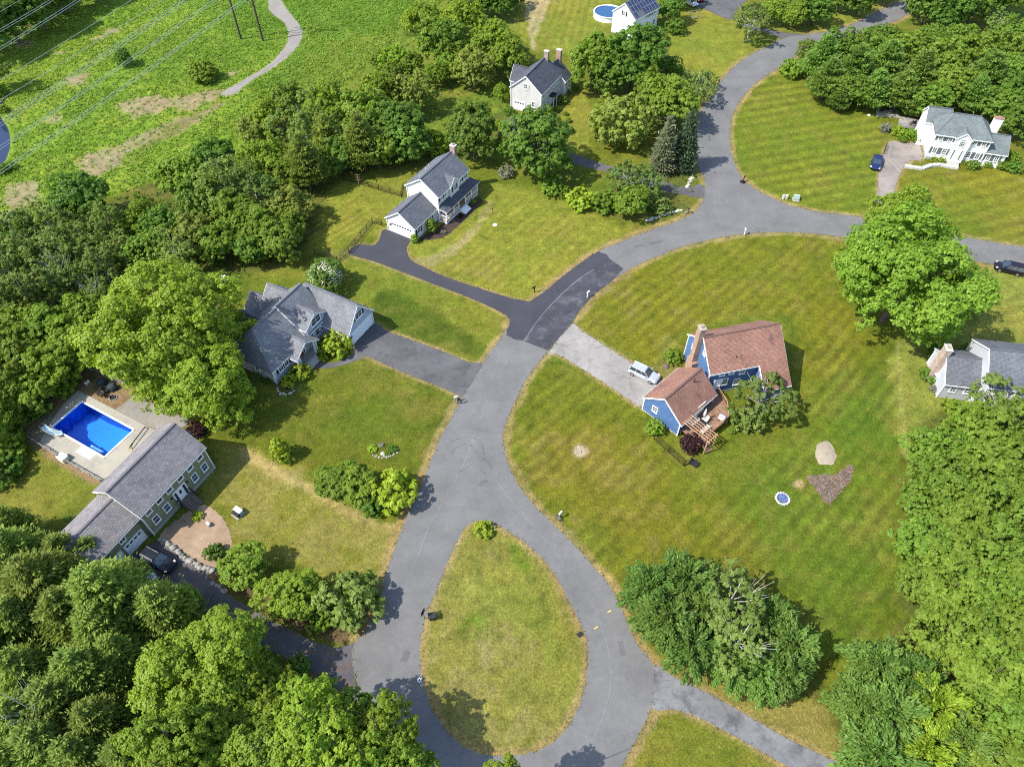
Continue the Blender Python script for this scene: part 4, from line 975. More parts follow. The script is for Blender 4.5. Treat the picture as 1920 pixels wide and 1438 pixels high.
def lobed(seed, nl, lr, nleaf, leaf, zc, rv, mat, zmin=-.55, up=.35, inner=.12, irregular=.16, asp=.58, shape=None, name='crown'):
    """broadleaf crown: many leafy lobes over an uneven ellipsoid"""
    rng = np.random.default_rng(seed)
    D = fib(nl, rng); D = D[D[:, 2] > zmin]
    ph = rng.uniform(0, 6.28, 4)
    az = np.arctan2(D[:, 1], D[:, 0])
    wob = 1+irregular*(np.sin(2*az+ph[0])+.7*np.sin(3*az+ph[1]+2*D[:, 2])+.6*np.sin(5*D[:, 2]+ph[2]))/1.6
    r = rng.uniform(lr[0], lr[1], len(D))
    cen = D*np.array((1, 1, rv))*((wob*rng.uniform(.8, 1.12, len(D)))-r*.75)[:, None]
    if shape is not None: cen[:, :2] *= shape(cen[:, 2]/rv)[:, None]
    # every lobe carries leafy sprays that stick out unevenly, with gaps between them
    ns = max(nleaf//20, 40); cs = np.maximum((ns*r**2/np.sum(r**2)).round().astype(int), 3)
    ltint = rng.uniform(.1, .9, len(D))
    lj = np.repeat(np.arange(len(D)), cs); m = len(lj)
    d = unit(unit(rng.normal(size=(m, 3)))+.6*D[lj]+np.array((0, 0, .15)))
    sc_ = cen[lj]+d*(r[lj]*rng.uniform(.5, 1.0, m)**.5*rng.choice((1., 1., 1.1, 1.28), m))[:, None]*np.array((1, 1, .85))
    sr = np.clip(r[lj]*rng.uniform(.2, .46, m), leaf*.9, .16); st = rng.uniform(0, 1, m)
    cnt = np.maximum((nleaf*sr**1.6/np.sum(sr**1.6)).round().astype(int), 4)
    li = np.repeat(np.arange(m), cnt); n = len(li)
    dd = unit(rng.normal(size=(n, 3))+.45*d[li]+np.array((0, 0, .15)))
    p = sc_[li]+dd*(sr[li]*rng.uniform(.15, 1.08, n)**.55)[:, None]*np.array((1, 1, .72))
    nn = d[li]*.5+dd*.35+rng.normal(size=(n, 3))*.34+np.array((0, 0, up+.2))
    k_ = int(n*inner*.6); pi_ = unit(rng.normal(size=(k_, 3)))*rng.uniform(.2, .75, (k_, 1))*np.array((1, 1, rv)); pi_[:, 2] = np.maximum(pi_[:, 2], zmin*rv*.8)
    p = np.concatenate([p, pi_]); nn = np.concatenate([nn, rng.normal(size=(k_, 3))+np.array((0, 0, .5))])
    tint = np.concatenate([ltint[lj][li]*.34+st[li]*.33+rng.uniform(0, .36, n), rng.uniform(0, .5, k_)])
    p[:, 2] += zc
    p[:, 2] = np.maximum(p[:, 2], .02)
    return leaf_mesh(name, p, nn, leaf*rng.uniform(.6, 1.35, len(p)), tint, mat, rng, asp)
def pine(seed, h, whorls, nleaf, mat, droop=.0, leaf=.085, base=.18, lay=1.0):
    """conifer with layered, feathery boughs reaching out of the trunk"""
    rng = np.random.default_rng(seed); P_ = []; N_ = []; S_ = []; t_ = []; T_ = []
    tot = 0; B = []
    for w_ in range(whorls):
        f = (w_+.5)/whorls; z = h*(base+(1-base)*f)
        rr = (1-f)**.72*(1.0 if f > .12 else .8)+.06
        nb = int(5+5*(1-f)+rng.integers(0, 2)); a0 = rng.uniform(0, 6.28)
        for k_ in range(nb): B.append((z+rng.uniform(-.05, .05)*h*.6, rr*rng.uniform(.62, 1.12), a0+6.283*k_/nb+rng.uniform(-.25, .25), rng.uniform(.1, .9)))
    Ls = sum(b[1] for b in B)
    for z, L, a, tn in B:
        n = max(int(nleaf*L/Ls), 6); u = rng.uniform(.12, 1, n)**.7
        side = rng.normal(size=n)*.17*(.4+u)*lay*(L**.5)
        x = u*L; zz = z+(.16*u*u-droop*u)*L+rng.normal(size=n)*.035+rng.uniform(0, .05, n)
        ca, sa = math.cos(a), math.sin(a)
        P_.append(np.stack([ca*x-sa*side, sa*x+ca*side, zz], 1))
        dirs = np.stack([ca+0*u-sa*side*1.5, sa+0*u+ca*side*1.5, .35+rng.normal(size=n)*.35], 1)+rng.normal(size=(n, 3))*.35
        T_.append(dirs); N_.append(np.stack([rng.normal(size=n)*.5, rng.normal(size=n)*.5, np.ones(n)], 1))
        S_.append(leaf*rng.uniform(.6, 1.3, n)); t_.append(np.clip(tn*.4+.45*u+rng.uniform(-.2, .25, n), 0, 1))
    P_ = np.concatenate(P_)
    return leaf_mesh('crown', P_, np.concatenate(N_), np.concatenate(S_), np.concatenate(t_), mat, rng, .36, np.concatenate(T_))
def weeping(seed, mat, n=11000, h=1.5, leaf=.06):
    """soft shaggy crown of overlapping sprays that hang outwards (cedar / willow like)"""
    rng = np.random.default_rng(seed); k_ = 150
    D = fib(k_, rng, .2); D = D[D[:, 2] > -.35]; az = np.arctan2(D[:, 1], D[:, 0])
    wob = 1+.14*np.sin(3*az+rng.uniform(0, 6))+.1*np.sin(5*az+1)
    tipr = wob*rng.uniform(.7, 1.08, len(D)); tn = rng.uniform(0, 1, len(D))
    li = rng.integers(0, len(D), n); u = rng.uniform(0, 1, n)**.6
    dirv = D[li]; base = dirv*np.array((1, 1, .75))*(tipr[li]*(.45+.6*u))[:, None]
    base[:, 2] += h*.5-.1*u*u
    flow = unit(np.stack([dirv[:, 0], dirv[:, 1], -.25+.0*u+.6*np.maximum(dirv[:, 2], 0)], 1))
    p = base+rng.normal(size=(n, 3))*.055
    nn = dirv*.6+rng.normal(size=(n, 3))*.4+np.array((0, 0, .6))
    p[:, 2] = np.maximum(p[:, 2], .03)
    return leaf_mesh('crown', p, nn, leaf*rng.uniform(.6, 1.35, n), tn[li]*.5+rng.uniform(0, .5, n), mat, rng, .38, flow+rng.normal(size=(n, 3))*.35)
def trunk_mesh(seed, h, zc, mat, r=.05, limbs=7, spread=.6, pale=False, long=1.0):
    rng = random.Random(seed); mb = MB()
    mb.tube([(0,0,-.03),(.01,.01,h*.35),(-.015,.01,h*.68),(0,0,h*.93)], [r*1.25, r, r*.62, r*.15], 8)
    for i in range(limbs):
        a = 2*math.pi*i/limbs+rng.uniform(-.4, .4); z0 = zc*rng.uniform(.45, .95); L = spread*rng.uniform(.7, 1.15)*long
        p1 = (L*.45*math.cos(a), L*.45*math.sin(a), z0+.22*L+.1); p2 = (L*math.cos(a+.15), L*math.sin(a+.15), z0+.6*L+.15)
        mb.tube([(0,0,z0),p1,p2], [r*.5, r*.3, r*.08], 5)
        for s_ in (-.5, .55):
            q = (p1[0]+.4*L*math.cos(a+s_), p1[1]+.4*L*math.sin(a+s_), p1[2]+.28*L); mb.tube([p1, q], [r*.24, r*.06], 4)
    o = mb.build('trunk', mat); me = o.data; bpy.data.objects.remove(o); return me

G_ = {}
def leafmats(nm, c1, c2, **k_): G_[nm] = mat_leaf('leaf_'+nm, c1, c2, **k_); return G_[nm]
leafmats('maple', (.1,.18,.015), (.205,.295,.032)); leafmats('bright', (.115,.195,.013), (.235,.325,.03)); leafmats('dark', (.065,.14,.015), (.145,.245,.03))
leafmats('poplar', (.1,.165,.024), (.19,.265,.05)); leafmats('olive', (.13,.18,.025), (.245,.3,.05)); leafmats('pine', (.085,.15,.022), (.235,.3,.052), rough=.6)
leafmats('bluepine', (.085,.165,.026), (.19,.29,.052)); leafmats('spruce', (.06,.105,.05), (.13,.185,.085)); leafmats('spruce_light', (.14,.16,.075), (.26,.28,.15))
leafmats('birch', (.095,.16,.026), (.18,.255,.055)); leafmats('red', (.022,.009,.011), (.06,.024,.026)); leafmats('arbor', (.1,.185,.014), (.2,.3,.03)); leafmats('willow', (.085,.165,.026), (.17,.265,.05))
leafmats('weed', (.075,.15,.014), (.15,.25,.03)); leafmats('grey', (.17,.18,.11), (.32,.32,.21)); leafmats('yellow', (.17,.26,.015), (.3,.4,.035)); leafmats('wood', (.09,.165,.016), (.185,.28,.034))
ROUND = lambda z: np.clip(1.12-.12*(z+1)**2*.5, .4, 1.2)
CONE = lambda z: np.clip(.62-.5*z, .08, 1.15)
KIND = {}   # kind -> list of (crown mesh, trunk mesh, total height in crown radii, crown centre height)
def reg(kind, crowns, th, zc, bark='bark', **k_):
    tr = trunk_mesh(hash(kind) % 97 if False else len(KIND)+11, th, zc, M[bark], **k_)
    KIND[kind] = [(c, tr, th, zc) for c in crowns]
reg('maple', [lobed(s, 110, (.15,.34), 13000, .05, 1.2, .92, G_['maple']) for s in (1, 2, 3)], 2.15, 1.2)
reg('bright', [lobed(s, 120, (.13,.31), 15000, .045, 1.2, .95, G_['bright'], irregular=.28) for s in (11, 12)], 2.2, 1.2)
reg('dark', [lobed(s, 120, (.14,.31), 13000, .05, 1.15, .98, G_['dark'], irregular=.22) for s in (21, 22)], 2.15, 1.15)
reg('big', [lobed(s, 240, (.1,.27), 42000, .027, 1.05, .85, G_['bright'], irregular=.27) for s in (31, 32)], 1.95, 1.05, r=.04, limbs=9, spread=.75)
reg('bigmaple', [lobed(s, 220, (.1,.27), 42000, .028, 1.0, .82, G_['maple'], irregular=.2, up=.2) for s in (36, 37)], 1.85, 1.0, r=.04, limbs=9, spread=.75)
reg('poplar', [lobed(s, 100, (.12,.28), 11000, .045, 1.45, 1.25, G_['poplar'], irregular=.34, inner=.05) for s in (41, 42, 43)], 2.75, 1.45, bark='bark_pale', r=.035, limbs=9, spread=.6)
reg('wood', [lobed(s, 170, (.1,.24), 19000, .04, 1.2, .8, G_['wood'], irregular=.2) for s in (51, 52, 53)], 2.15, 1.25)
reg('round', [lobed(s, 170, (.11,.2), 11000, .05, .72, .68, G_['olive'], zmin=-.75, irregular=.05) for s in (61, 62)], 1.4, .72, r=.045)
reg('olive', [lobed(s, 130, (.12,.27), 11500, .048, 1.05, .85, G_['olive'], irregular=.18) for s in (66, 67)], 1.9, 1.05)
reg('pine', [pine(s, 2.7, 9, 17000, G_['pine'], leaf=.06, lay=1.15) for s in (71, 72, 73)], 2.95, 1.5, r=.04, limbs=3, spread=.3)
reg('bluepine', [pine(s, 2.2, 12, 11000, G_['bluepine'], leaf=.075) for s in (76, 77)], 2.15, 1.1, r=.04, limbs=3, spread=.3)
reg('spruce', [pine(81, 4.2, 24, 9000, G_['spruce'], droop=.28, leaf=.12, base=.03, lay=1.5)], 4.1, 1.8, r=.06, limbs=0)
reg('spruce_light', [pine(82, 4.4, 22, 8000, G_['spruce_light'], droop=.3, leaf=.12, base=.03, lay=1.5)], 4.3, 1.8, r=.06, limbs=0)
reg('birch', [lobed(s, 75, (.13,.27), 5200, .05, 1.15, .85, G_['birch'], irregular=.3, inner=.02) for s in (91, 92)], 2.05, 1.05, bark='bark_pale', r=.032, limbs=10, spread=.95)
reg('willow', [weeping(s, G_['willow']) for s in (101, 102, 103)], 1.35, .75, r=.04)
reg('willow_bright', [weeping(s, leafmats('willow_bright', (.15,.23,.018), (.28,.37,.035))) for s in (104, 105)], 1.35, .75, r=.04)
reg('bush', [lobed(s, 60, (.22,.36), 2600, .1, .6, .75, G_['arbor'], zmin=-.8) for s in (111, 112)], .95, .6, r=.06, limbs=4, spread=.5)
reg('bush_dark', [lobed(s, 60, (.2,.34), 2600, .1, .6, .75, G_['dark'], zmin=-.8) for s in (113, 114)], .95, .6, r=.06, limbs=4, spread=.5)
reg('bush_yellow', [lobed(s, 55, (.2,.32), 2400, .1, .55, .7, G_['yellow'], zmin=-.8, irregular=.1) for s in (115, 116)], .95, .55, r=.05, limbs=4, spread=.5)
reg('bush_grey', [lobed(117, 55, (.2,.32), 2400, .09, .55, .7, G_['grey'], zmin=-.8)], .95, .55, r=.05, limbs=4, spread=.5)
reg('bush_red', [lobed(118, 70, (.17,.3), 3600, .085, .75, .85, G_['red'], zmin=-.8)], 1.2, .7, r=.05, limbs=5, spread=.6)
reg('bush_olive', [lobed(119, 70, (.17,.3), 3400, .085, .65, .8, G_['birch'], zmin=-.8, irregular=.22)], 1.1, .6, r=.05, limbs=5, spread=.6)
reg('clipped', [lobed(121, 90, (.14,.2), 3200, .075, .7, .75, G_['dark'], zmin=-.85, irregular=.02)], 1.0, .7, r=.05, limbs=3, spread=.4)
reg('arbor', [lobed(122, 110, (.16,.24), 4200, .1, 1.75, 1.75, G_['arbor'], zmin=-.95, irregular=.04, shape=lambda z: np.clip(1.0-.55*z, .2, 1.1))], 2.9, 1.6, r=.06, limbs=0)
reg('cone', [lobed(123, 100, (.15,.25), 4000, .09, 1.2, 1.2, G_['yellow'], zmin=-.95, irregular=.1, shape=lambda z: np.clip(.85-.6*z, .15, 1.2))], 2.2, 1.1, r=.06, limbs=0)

KIND['bare'] = [(lobed(131, 60, (.1,.2), 1400, .045, 1.2, .8, G_['birch'], irregular=.3, inner=0), trunk_mesh(77, 2.1, 1.1, M['bark_pale'], r=.03, limbs=16, spread=1.0), 2.1, 1.1)]
flora_n = [0]
def plant(kind, cx, cy, rpx, label, cat='tree', group=None, name=None, zs=1.0, ys=1.0, dz=0.0, seed=None, lift=0.0):
    """cx, cy: where the crown's centre shows; rpx: half its width there"""
    flora_n[0] += 1; rng = random.Random(flora_n[0]*7919 if seed is None else seed)
    var = KIND[kind]; crown, tr, th, zc = var[flora_n[0] % len(var)]
    z = 0.
    for _ in range(6):
        p = P(cx, cy, min(z, 60)); Rr = rpx*depth(p)/FPX/1.04; z = zc*Rr*zs+lift
    base = (p.x, p.y, dz)
    nm = name or {'tree': 'tree', 'pine tree': 'pine_tree', 'shrub': 'shrub', 'spruce': 'spruce_tree', 'birch': 'birch_tree'}.get(cat, 'tree')
    e = empty(nm, base, rng.uniform(0, 6.283), (Rr*rng.uniform(.93, 1.08), Rr*ys*rng.uniform(.9, 1.1), Rr*zs)); tag(e, label, cat, group)
    cr = link('crown', crown, e); cr.location.z = lift/(Rr*zs)
    if tr is not None: link('trunk', tr, e).scale.z = 1+lift/(Rr*zs*zc)
    return e
def stand(lst, label, group, cat='tree', zs=1.0, lift=0.0, rs=1.1):
    for t in lst: plant(t[0], t[1], t[2], t[3]*rs, zs=zs, lift=lift, label=label if len(t) < 5 or not t[4] else t[4], cat=cat if t[0] not in ('pine', 'bluepine') else 'pine tree', group=group)

# --- meadow and pond edge
plant('dark', 230, 108, 15, 'small dark tree standing alone under the power lines', 'tree')
plant('bush', 381, 136, 26, 'round green shrub in the meadow near the end of the gravel path', 'shrub')
stand([('dark', 10, 30, 42), ('dark', 62, 8, 40), ('dark', -40, 55, 45), ('dark', 115, -12, 30), ('dark', 25, -30, 42), ('dark', 170, -30, 28)], 'dark tree in the shaded wood beyond the meadow, top left corner', 'dark trees in the top left corner')
stand([('poplar', -30, 130, 30), ('bush', -4, 172, 14), ('bush', 6, 205, 9), ('bush', 18, 312, 10), ('bush', 3, 318, 12)], 'green bush on the bank of the pond', 'bushes by the pond', 'shrub')
# --- wood on the left
stand([('dark', 150, 372, 46), ('poplar', 92, 420, 40), ('poplar', 30, 440, 42), ('poplar', 205, 420, 34), ('poplar', 20, 500, 42), ('poplar', 66, 490, 38), ('poplar', 112, 475, 38), ('poplar', 160, 455, 36), ('poplar', 110, 540, 38), ('poplar', 190, 500, 34),
       ('poplar', 228, 470, 30), ('poplar', 55, 560, 42), ('poplar', 12, 570, 42), ('poplar', 150, 530, 32), ('poplar', -40, 480, 46), ('poplar', -40, 560, 46)], 'grey green poplar with pale trunk in the left-hand wood', 'poplars in the left-hand wood')
stand([('maple', 20, 625, 46), ('maple', 84, 612, 44), ('bright', 140, 640, 42), ('maple', 40, 680, 44), ('bright', 104, 684, 42), ('maple', 10, 735, 40), ('maple', 66, 732, 32), ('maple', 148, 585, 34), ('bright', -20, 790, 44), ('maple', -30, 680, 48), ('maple', 185, 560, 30), ('bush', 22, 790, 26), ('bush', 10, 835, 30), ('bush_dark', 5, 880, 30), ('bush', 120, 722, 22), ('bush', 70, 768, 18)],
      'leafy tree at the dark wood edge behind the pool', 'trees behind the pool')
stand([('maple', 338, 330, 38), ('dark', 400, 305, 38), ('poplar', 420, 345, 42), ('dark', 375, 378, 36), ('maple', 440, 402, 38), ('poplar', 478, 360, 36), ('maple', 484, 425, 40), ('olive', 545, 385, 36), ('maple', 522, 450, 36), ('olive', 362, 440, 42), ('maple', 410, 455, 34), ('bright', 268, 405, 33), ('bright', 236, 435, 24), ('bright', 218, 432, 20), ('dark', 310, 420, 34), ('maple', 545, 420, 28), ('dark', 470, 470, 28), ('poplar', 330, 475, 34), ('maple', 275, 470, 34)],
      'broadleaf tree in the belt between meadow and back lawns', 'trees of the belt beside the meadow')
stand([('bright', 500, 215, 30), ('olive', 470, 240, 24), ('poplar', 566, 240, 42), ('bright', 612, 195, 36), ('bright', 494, 300, 40), ('pine', 568, 300, 42), ('pine', 612, 258, 38), ('dark', 632, 290, 34), ('maple', 650, 225, 34), ('maple', 540, 185, 28), ('maple', 525, 330, 30), ('bush', 627, 318, 14)],
      'tree in the thicket where the belt meets the meadow', 'trees of the upper thicket')
stand([('maple', 682, 215, 42), ('bright', 713, 172, 36), ('pine', 675, 262, 42), ('dark', 740, 238, 44), ('dark', 767, 262, 36), ('maple', 707, 280, 34), ('dark', 650, 285, 30)], 'dense green tree behind the light grey porch house', 'trees behind the porch house')
plant('olive', 772, 172, 43, 'rounded yellow green tree at the end of the belt, above the porch house', 'tree')
stand([('bright', 868, 30, 30), ('maple', 828, 78, 40), ('bright', 926, 72, 34), ('bright', 772, 38, 18), ('bright', 955, 102, 34), ('maple', 840, 124, 22), ('bright', 742, 110, 24), ('maple', 770, 122, 20), ('maple', 716, 112, 18), ('maple', 905, 95, 30), ('bright', 800, 30, 22), ('maple', 735, 140, 20), ('bright', 815, 140, 20)],
      'light green tree in the loose clump left of the two-chimney house', 'trees left of the two-chimney house')
plant('olive', 888, 127, 42, 'broad olive green tree close to the two-chimney house', 'tree')
stand([('dark', 900, -2, 26), ('dark', 935, 2, 26), ('dark', 870, -12, 24), ('dark', 845, -25, 26), ('dark', 960, -8, 20)], 'dark tree on the top edge of the photo beyond the back lawn', 'dark trees beyond the back lawn')
plant('bright', 940, 172, 15, 'small upright tree against the left end of the two-chimney house', 'tree')
plant('clipped', 954, 208, 11, 'dark clipped globe shrub by the basement garage door', 'shrub')
plant('cone', 816, 268, 23, 'yellow green cone shaped tree behind the porch house chimney', 'tree', zs=.9)
plant('dark', 888, 250, 50, 'dense dark round maple right behind the porch house', 'tree')
plant('dark', 1006, 272, 64, 'large dark maple between the porch house and the two-chimney house', 'tree', zs=.9)
e = plant('bush_grey', 949, 323, 15, 'pale cream flowering shrub under the large dark maple', 'shrub')
for q in ((1034,350,22,'bush','round shrub, nearest the large dark maple in the hedge row'), (1060,361,13,'bush','smallest round shrub of the hedge row along the porch house lawn'), (1088,374,27,'bush_yellow','broad bright shrub in the middle of the hedge row'), (1133,378,27,'bush','shrub of the hedge row beside the roadside tree')):
    plant(q[3], q[0], q[1], q[2], q[4], 'shrub', 'hedge row beside the porch house lawn')
plant('maple', 1187, 378, 34, 'leafy roadside tree at the right end of the hedge row', 'tree', zs=.85)
plant('birch', 1182, 335, 36, 'loose feathery tree above the hedge row', 'tree')
plant('birch', 1218, 345, 30, 'brownish sparse tree by the wooded driveway entrance', 'tree')
plant('bush_olive', 1238, 385, 20, 'straggly brown green bush on the road verge at the driveway', 'shrub')
plant('round', 1168, 226, 59, 'wide yellow green dome shaped tree on the lawn of the two-chimney house', 'tree')
plant('spruce_light', 1247, 280, 27, 'pale grey green spruce left of the dark spruce', 'spruce')
plant('spruce', 1287, 272, 30, 'dark blue green spruce at the road edge', 'spruce')
plant('maple', 1256, 185, 46, 'green tree between the dome tree and the road', 'tree'); plant('maple', 1222, 165, 34, 'smaller green tree behind the dome tree', 'tree')
plant('maple', 1114, 112, 46, 'left tree of the big pair below the solar house', 'tree'); plant('dark', 1190, 105, 55, 'right darker tree of the big pair below the solar house', 'tree')
plant('dark', 1140, 145, 32, 'low tree under the big pair', 'tree'); plant('dark', 1258, 128, 22, 'dark bush right of the big pair', 'shrub')
plant('birch', 1308, 165, 30, 'sparse tree with bare twigs at the road bend', 'birch'); plant('birch', 1325, 150, 18, 'thin bare twigged sapling overhanging the road bend', 'birch')
plant('bush_dark', 1266, 50, 19, 'rounded dark bush on the lawn below the solar house', 'shrub')
plant('dark', 1258, 16, 24, 'dark tree at the right corner of the solar house', 'tree'); plant('dark', 1280, -15, 26, 'tree behind the solar house on the top edge', 'tree')
plant('birch', 1409, 42, 36, 'spreading tree with pale trunk on the lawn by the top driveway', 'tree')
stand([('maple', 1450, 20, 20), ('maple', 1493, 28, 20), ('dark', 1532, 16, 26), ('dark', 1614, 0, 26), ('dark', 1580, -12, 26), ('dark', 1500, -12, 24), ('maple', 1510, 10, 20), ('dark', 1650, -25, 26)], 'tree along the top edge beside the far road', 'trees beside the far road')
stand([('dark', 1745, 5, 32), ('dark', 1785, 14, 36), ('dark', 1828, 12, 26), ('dark', 1715, -12, 28), ('dark', 1860, -5, 28), ('dark', 1900, -10, 30)], 'dark spreading tree in the top right corner', 'dark trees in the top right corner')
plant('birch', 1872, 42, 22, 'pale thin birch at the top right with forked white trunk', 'birch')
stand([('bluepine', 1540, 112, 38), ('wood', 1575, 88, 32), ('bluepine', 1552, 150, 34), ('bluepine', 1602, 130, 38), ('wood', 1622, 92, 34), ('wood', 1655, 72, 30), ('bluepine', 1660, 122, 38), ('bluepine', 1640, 170, 34), ('wood', 1600, 166, 30), ('wood', 1700, 92, 34), ('bluepine', 1722, 140, 38), ('bluepine', 1690, 172, 34), ('wood', 1745, 76, 32), ('wood', 1772, 110, 36), ('wood', 1790, 152, 36), ('wood', 1752, 184, 30), ('wood', 1832, 98, 36), ('bluepine', 1850, 142, 38), ('bluepine', 1828, 178, 32), ('wood', 1882, 92, 34), ('wood', 1905, 132, 36), ('dark', 1912, 182, 36), ('dark', 1882, 196, 32), ('dark', 1915, 228, 32), ('wood', 1800, 70, 28), ('wood', 1902, 62, 28), ('bluepine', 1575, 185, 22), ('wood', 1520, 95, 22), ('bluepine', 1715, 200, 20)],
      'tree in the dense grove above the white colonial house', 'trees of the grove above the white colonial')
plant('bush', 1487, 130, 22, 'low bright brush at the tip of the grove by the road', 'shrub')
for q in ((1661,240,12,'bush_grey','silvery leaved clump at the end of the planting bed by the terrace'), (1684,246,13,'bush_yellow','bright clump in the planting bed by the terrace, next to the silvery one'), (1708,252,12,'bush','green shrub in the planting bed, middle of the terrace edge'), (1722,262,10,'bush','green shrub in the planting bed against the white wall'), (1694,261,9,'bush','low green shrub in front of the planting bed by the drive'),
          (1752,300,7,'bush_yellow','low yellow green plant by the white house corner'), (1768,299,7,'bush_yellow','low yellow green plant left of the front steps'), (1806,303,7,'bush_yellow','small bright shrub just right of the front steps'), (1826,310,11,'bush_dark','darker round shrub under the right front windows'), (1852,309,8,'bush','bright shrub in front of the white wing'), (1878,309,12,'bush','wide shrub below the wing windows'), (1899,313,15,'bush_dark','largest dark shrub at the right end of the white house'), (1898,296,14,'bush','tall shrub behind the largest dark one at the wing end')):
    plant(q[3], q[0], q[1], q[2], q[4], 'shrub', 'shrubs round the white colonial')
plant('bigmaple', 1700, 520, 126, 'huge spreading maple beside the road on the right', 'tree', zs=.95)
plant('bigmaple', 1698, 425, 72, 'dark upper maple behind the huge roadside maple', 'tree')
plant('clipped', 1755, 657, 17, 'clipped dark bush left of the chimney wing at the right edge', 'shrub'); plant('clipped', 1813, 653, 12, 'clipped dark bush behind the chimney wing', 'shrub'); plant('bush_dark', 1744, 704, 17, 'loose dark bush next to the white lawn parasol', 'shrub'); plant('bush_grey', 1751, 729, 9, 'pale blue green low bush below the white lawn parasol', 'shrub')
plant('birch', 1880, 765, 58, 'tall birch with pale limbs in front of the grey blue house', 'birch'); plant('birch', 1912, 722, 40, 'birch over the roof at the right edge', 'birch'); plant('maple', 1818, 790, 40, 'green tree at the lower left of the tall birch', 'tree'); plant('bush', 1790, 765, 20, 'yellow green shrub by the grey blue house corner', 'shrub')
# --- big wood down the right side
stand([('wood', 1776, 846, 46), ('wood', 1830, 828, 48), ('wood', 1890, 805, 46), ('wood', 1780, 900, 50), ('wood', 1850, 885, 52), ('wood', 1915, 868, 48), ('wood', 1752, 952, 46), ('wood', 1798, 968, 50), ('wood', 1868, 952, 52), ('wood', 1745, 1020, 46), ('wood', 1788, 1035, 50), ('wood', 1858, 1030, 52), ('wood', 1915, 995, 48), ('wood', 1742, 1092, 46), ('wood', 1778, 1110, 50), ('wood', 1848, 1110, 52), ('wood', 1910, 1090, 50), ('wood', 1772, 1180, 50), ('wood', 1830, 1190, 52), ('wood', 1900, 1180, 52), ('wood', 1860, 1265, 54), ('wood', 1920, 1270, 50), ('wood', 1885, 1345, 54), ('wood', 1925, 1420, 52), ('wood', 1860, 1420, 50), ('wood', 1960, 940, 50), ('wood', 1965, 1120, 50), ('wood', 1970, 1340, 55)],
      'green crown in the closed wood along the right edge', 'trees of the wood along the right edge', rs=1.25)
stand([('willow', 1640, 1255, 58), ('willow', 1700, 1275, 56), ('willow', 1606, 1320, 50), ('willow', 1665, 1345, 62), ('willow', 1640, 1420, 62), ('willow', 1800, 1400, 55)], 'blue green feathery tree in the lower right corner of the lawn', 'feathery trees in the lower right', zs=1.5)
stand([('willow_bright', 1745, 1330, 62), ('willow_bright', 1730, 1410, 58)], 'bright yellow green feathery tree among the lower right ones', 'bright feathery trees in the lower right', zs=1.5)
stand([('willow', 1222, 1110, 50), ('willow', 1285, 1095, 54), ('willow', 1255, 1165, 55), ('willow', 1320, 1150, 50), ('willow', 1300, 1215, 50), ('willow', 1480, 1215, 52), ('willow', 1440, 1160, 46), ('willow', 1465, 1262, 46), ('willow', 1420, 1265, 46), ('willow', 1370, 1255, 40)], 'blue green feathery tree in the clump beside the loop road', 'feathery trees in the clump by the loop road', zs=1.55)
plant('birch', 1372, 1120, 56, 'upper grey birch with white limbs in the loop road clump', 'birch', lift=2.5); plant('birch', 1385, 1200, 60, 'lower grey birch with white limbs in the loop road clump', 'birch', lift=2.5); plant('bush_dark', 1350, 1175, 40, 'dark undergrowth shrub under the two grey birches', 'shrub')
plant('bare', 60, 1330, 50, 'half bare pine with long grey dead limbs in the lower left wood', 'tree', lift=5); plant('bare', 112, 505, 32, 'nearly leafless grey tree in the left-hand wood', 'tree', lift=3); plant('bare', 178, 545, 26, 'small leafless grey tree behind the huge bright maple', 'tree', lift=3)
# --- round the blue house
plant('birch', 1428, 748, 54, 'loose birch leaning over the deck side of the blue house', 'birch', zs=.85); plant('birch', 1442, 692, 22, 'thin leafy birch top against the brown roof', 'birch'); plant('bush_olive', 1405, 790, 28, 'low birch shoots at the corner of the blue house deck', 'shrub')
plant('bush', 1263, 668, 17, 'bright green shrub by the brick chimney of the blue house', 'shrub'); plant('bush', 1228, 802, 18, 'round green shrub at the garage corner of the blue house', 'shrub')
plant('bush_red', 1296, 832, 20, 'dark red leaved bush beside the deck pergola', 'shrub'); plant('bush', 1488, 740, 10, 'small conical green bush at the right corner of the blue house', 'shrub', zs=1.3)
for q in ((1345,826,5,'bush_yellow','small yellow green plant by the deck steps'), (1372,808,7,'bush','low green plant under the deck railing')): plant(q[3], q[0], q[1], q[2], q[4], 'shrub')
# --- between the houses on the left
plant('big', 318, 615, 122, 'huge bright maple between the pool and the grey gabled house', 'tree', zs=1.0); plant('big', 375, 705, 92, 'lower bright maple overhanging the gravel pad', 'tree', zs=.9)
plant('cone', 524, 843, 21, 'small pale green conical tree alone on the lawn', 'tree', zs=1.25)
e = plant('dark', 609, 519, 34, 'small tree covered in white blossom behind the grey gabled house', 'tree', zs=.8)
rng = np.random.default_rng(77); d = unit(rng.normal(size=(1300, 3))+np.array((-.2, -.2, .4))); d = d[d[:, 2] > -.2]
link('blossom', leaf_mesh('blossom', d*np.array((1, 1, .95))*rng.uniform(.9, 1.06, (len(d), 1))+np.array((0, 0, 1.15)), d, np.full(len(d), .03), rng.uniform(0, 1, len(d)), M['flower_white'], rng, .8), e)
plant('bush_yellow', 632, 645, 30, 'large round clipped shrub between entry and garage of the grey house', 'shrub'); plant('bush_yellow', 604, 652, 12, 'yellow green globe left of the large clipped shrub', 'shrub'); plant('bush_yellow', 606, 671, 9, 'smallest yellow globe at the end of the entry steps', 'shrub')
plant('bush_yellow', 563, 697, 19, 'mounded bright shrub right of the entry steps of the grey house', 'shrub'); plant('bush_yellow', 541, 716, 15, 'bright shrub in the stone ringed bed', 'shrub')
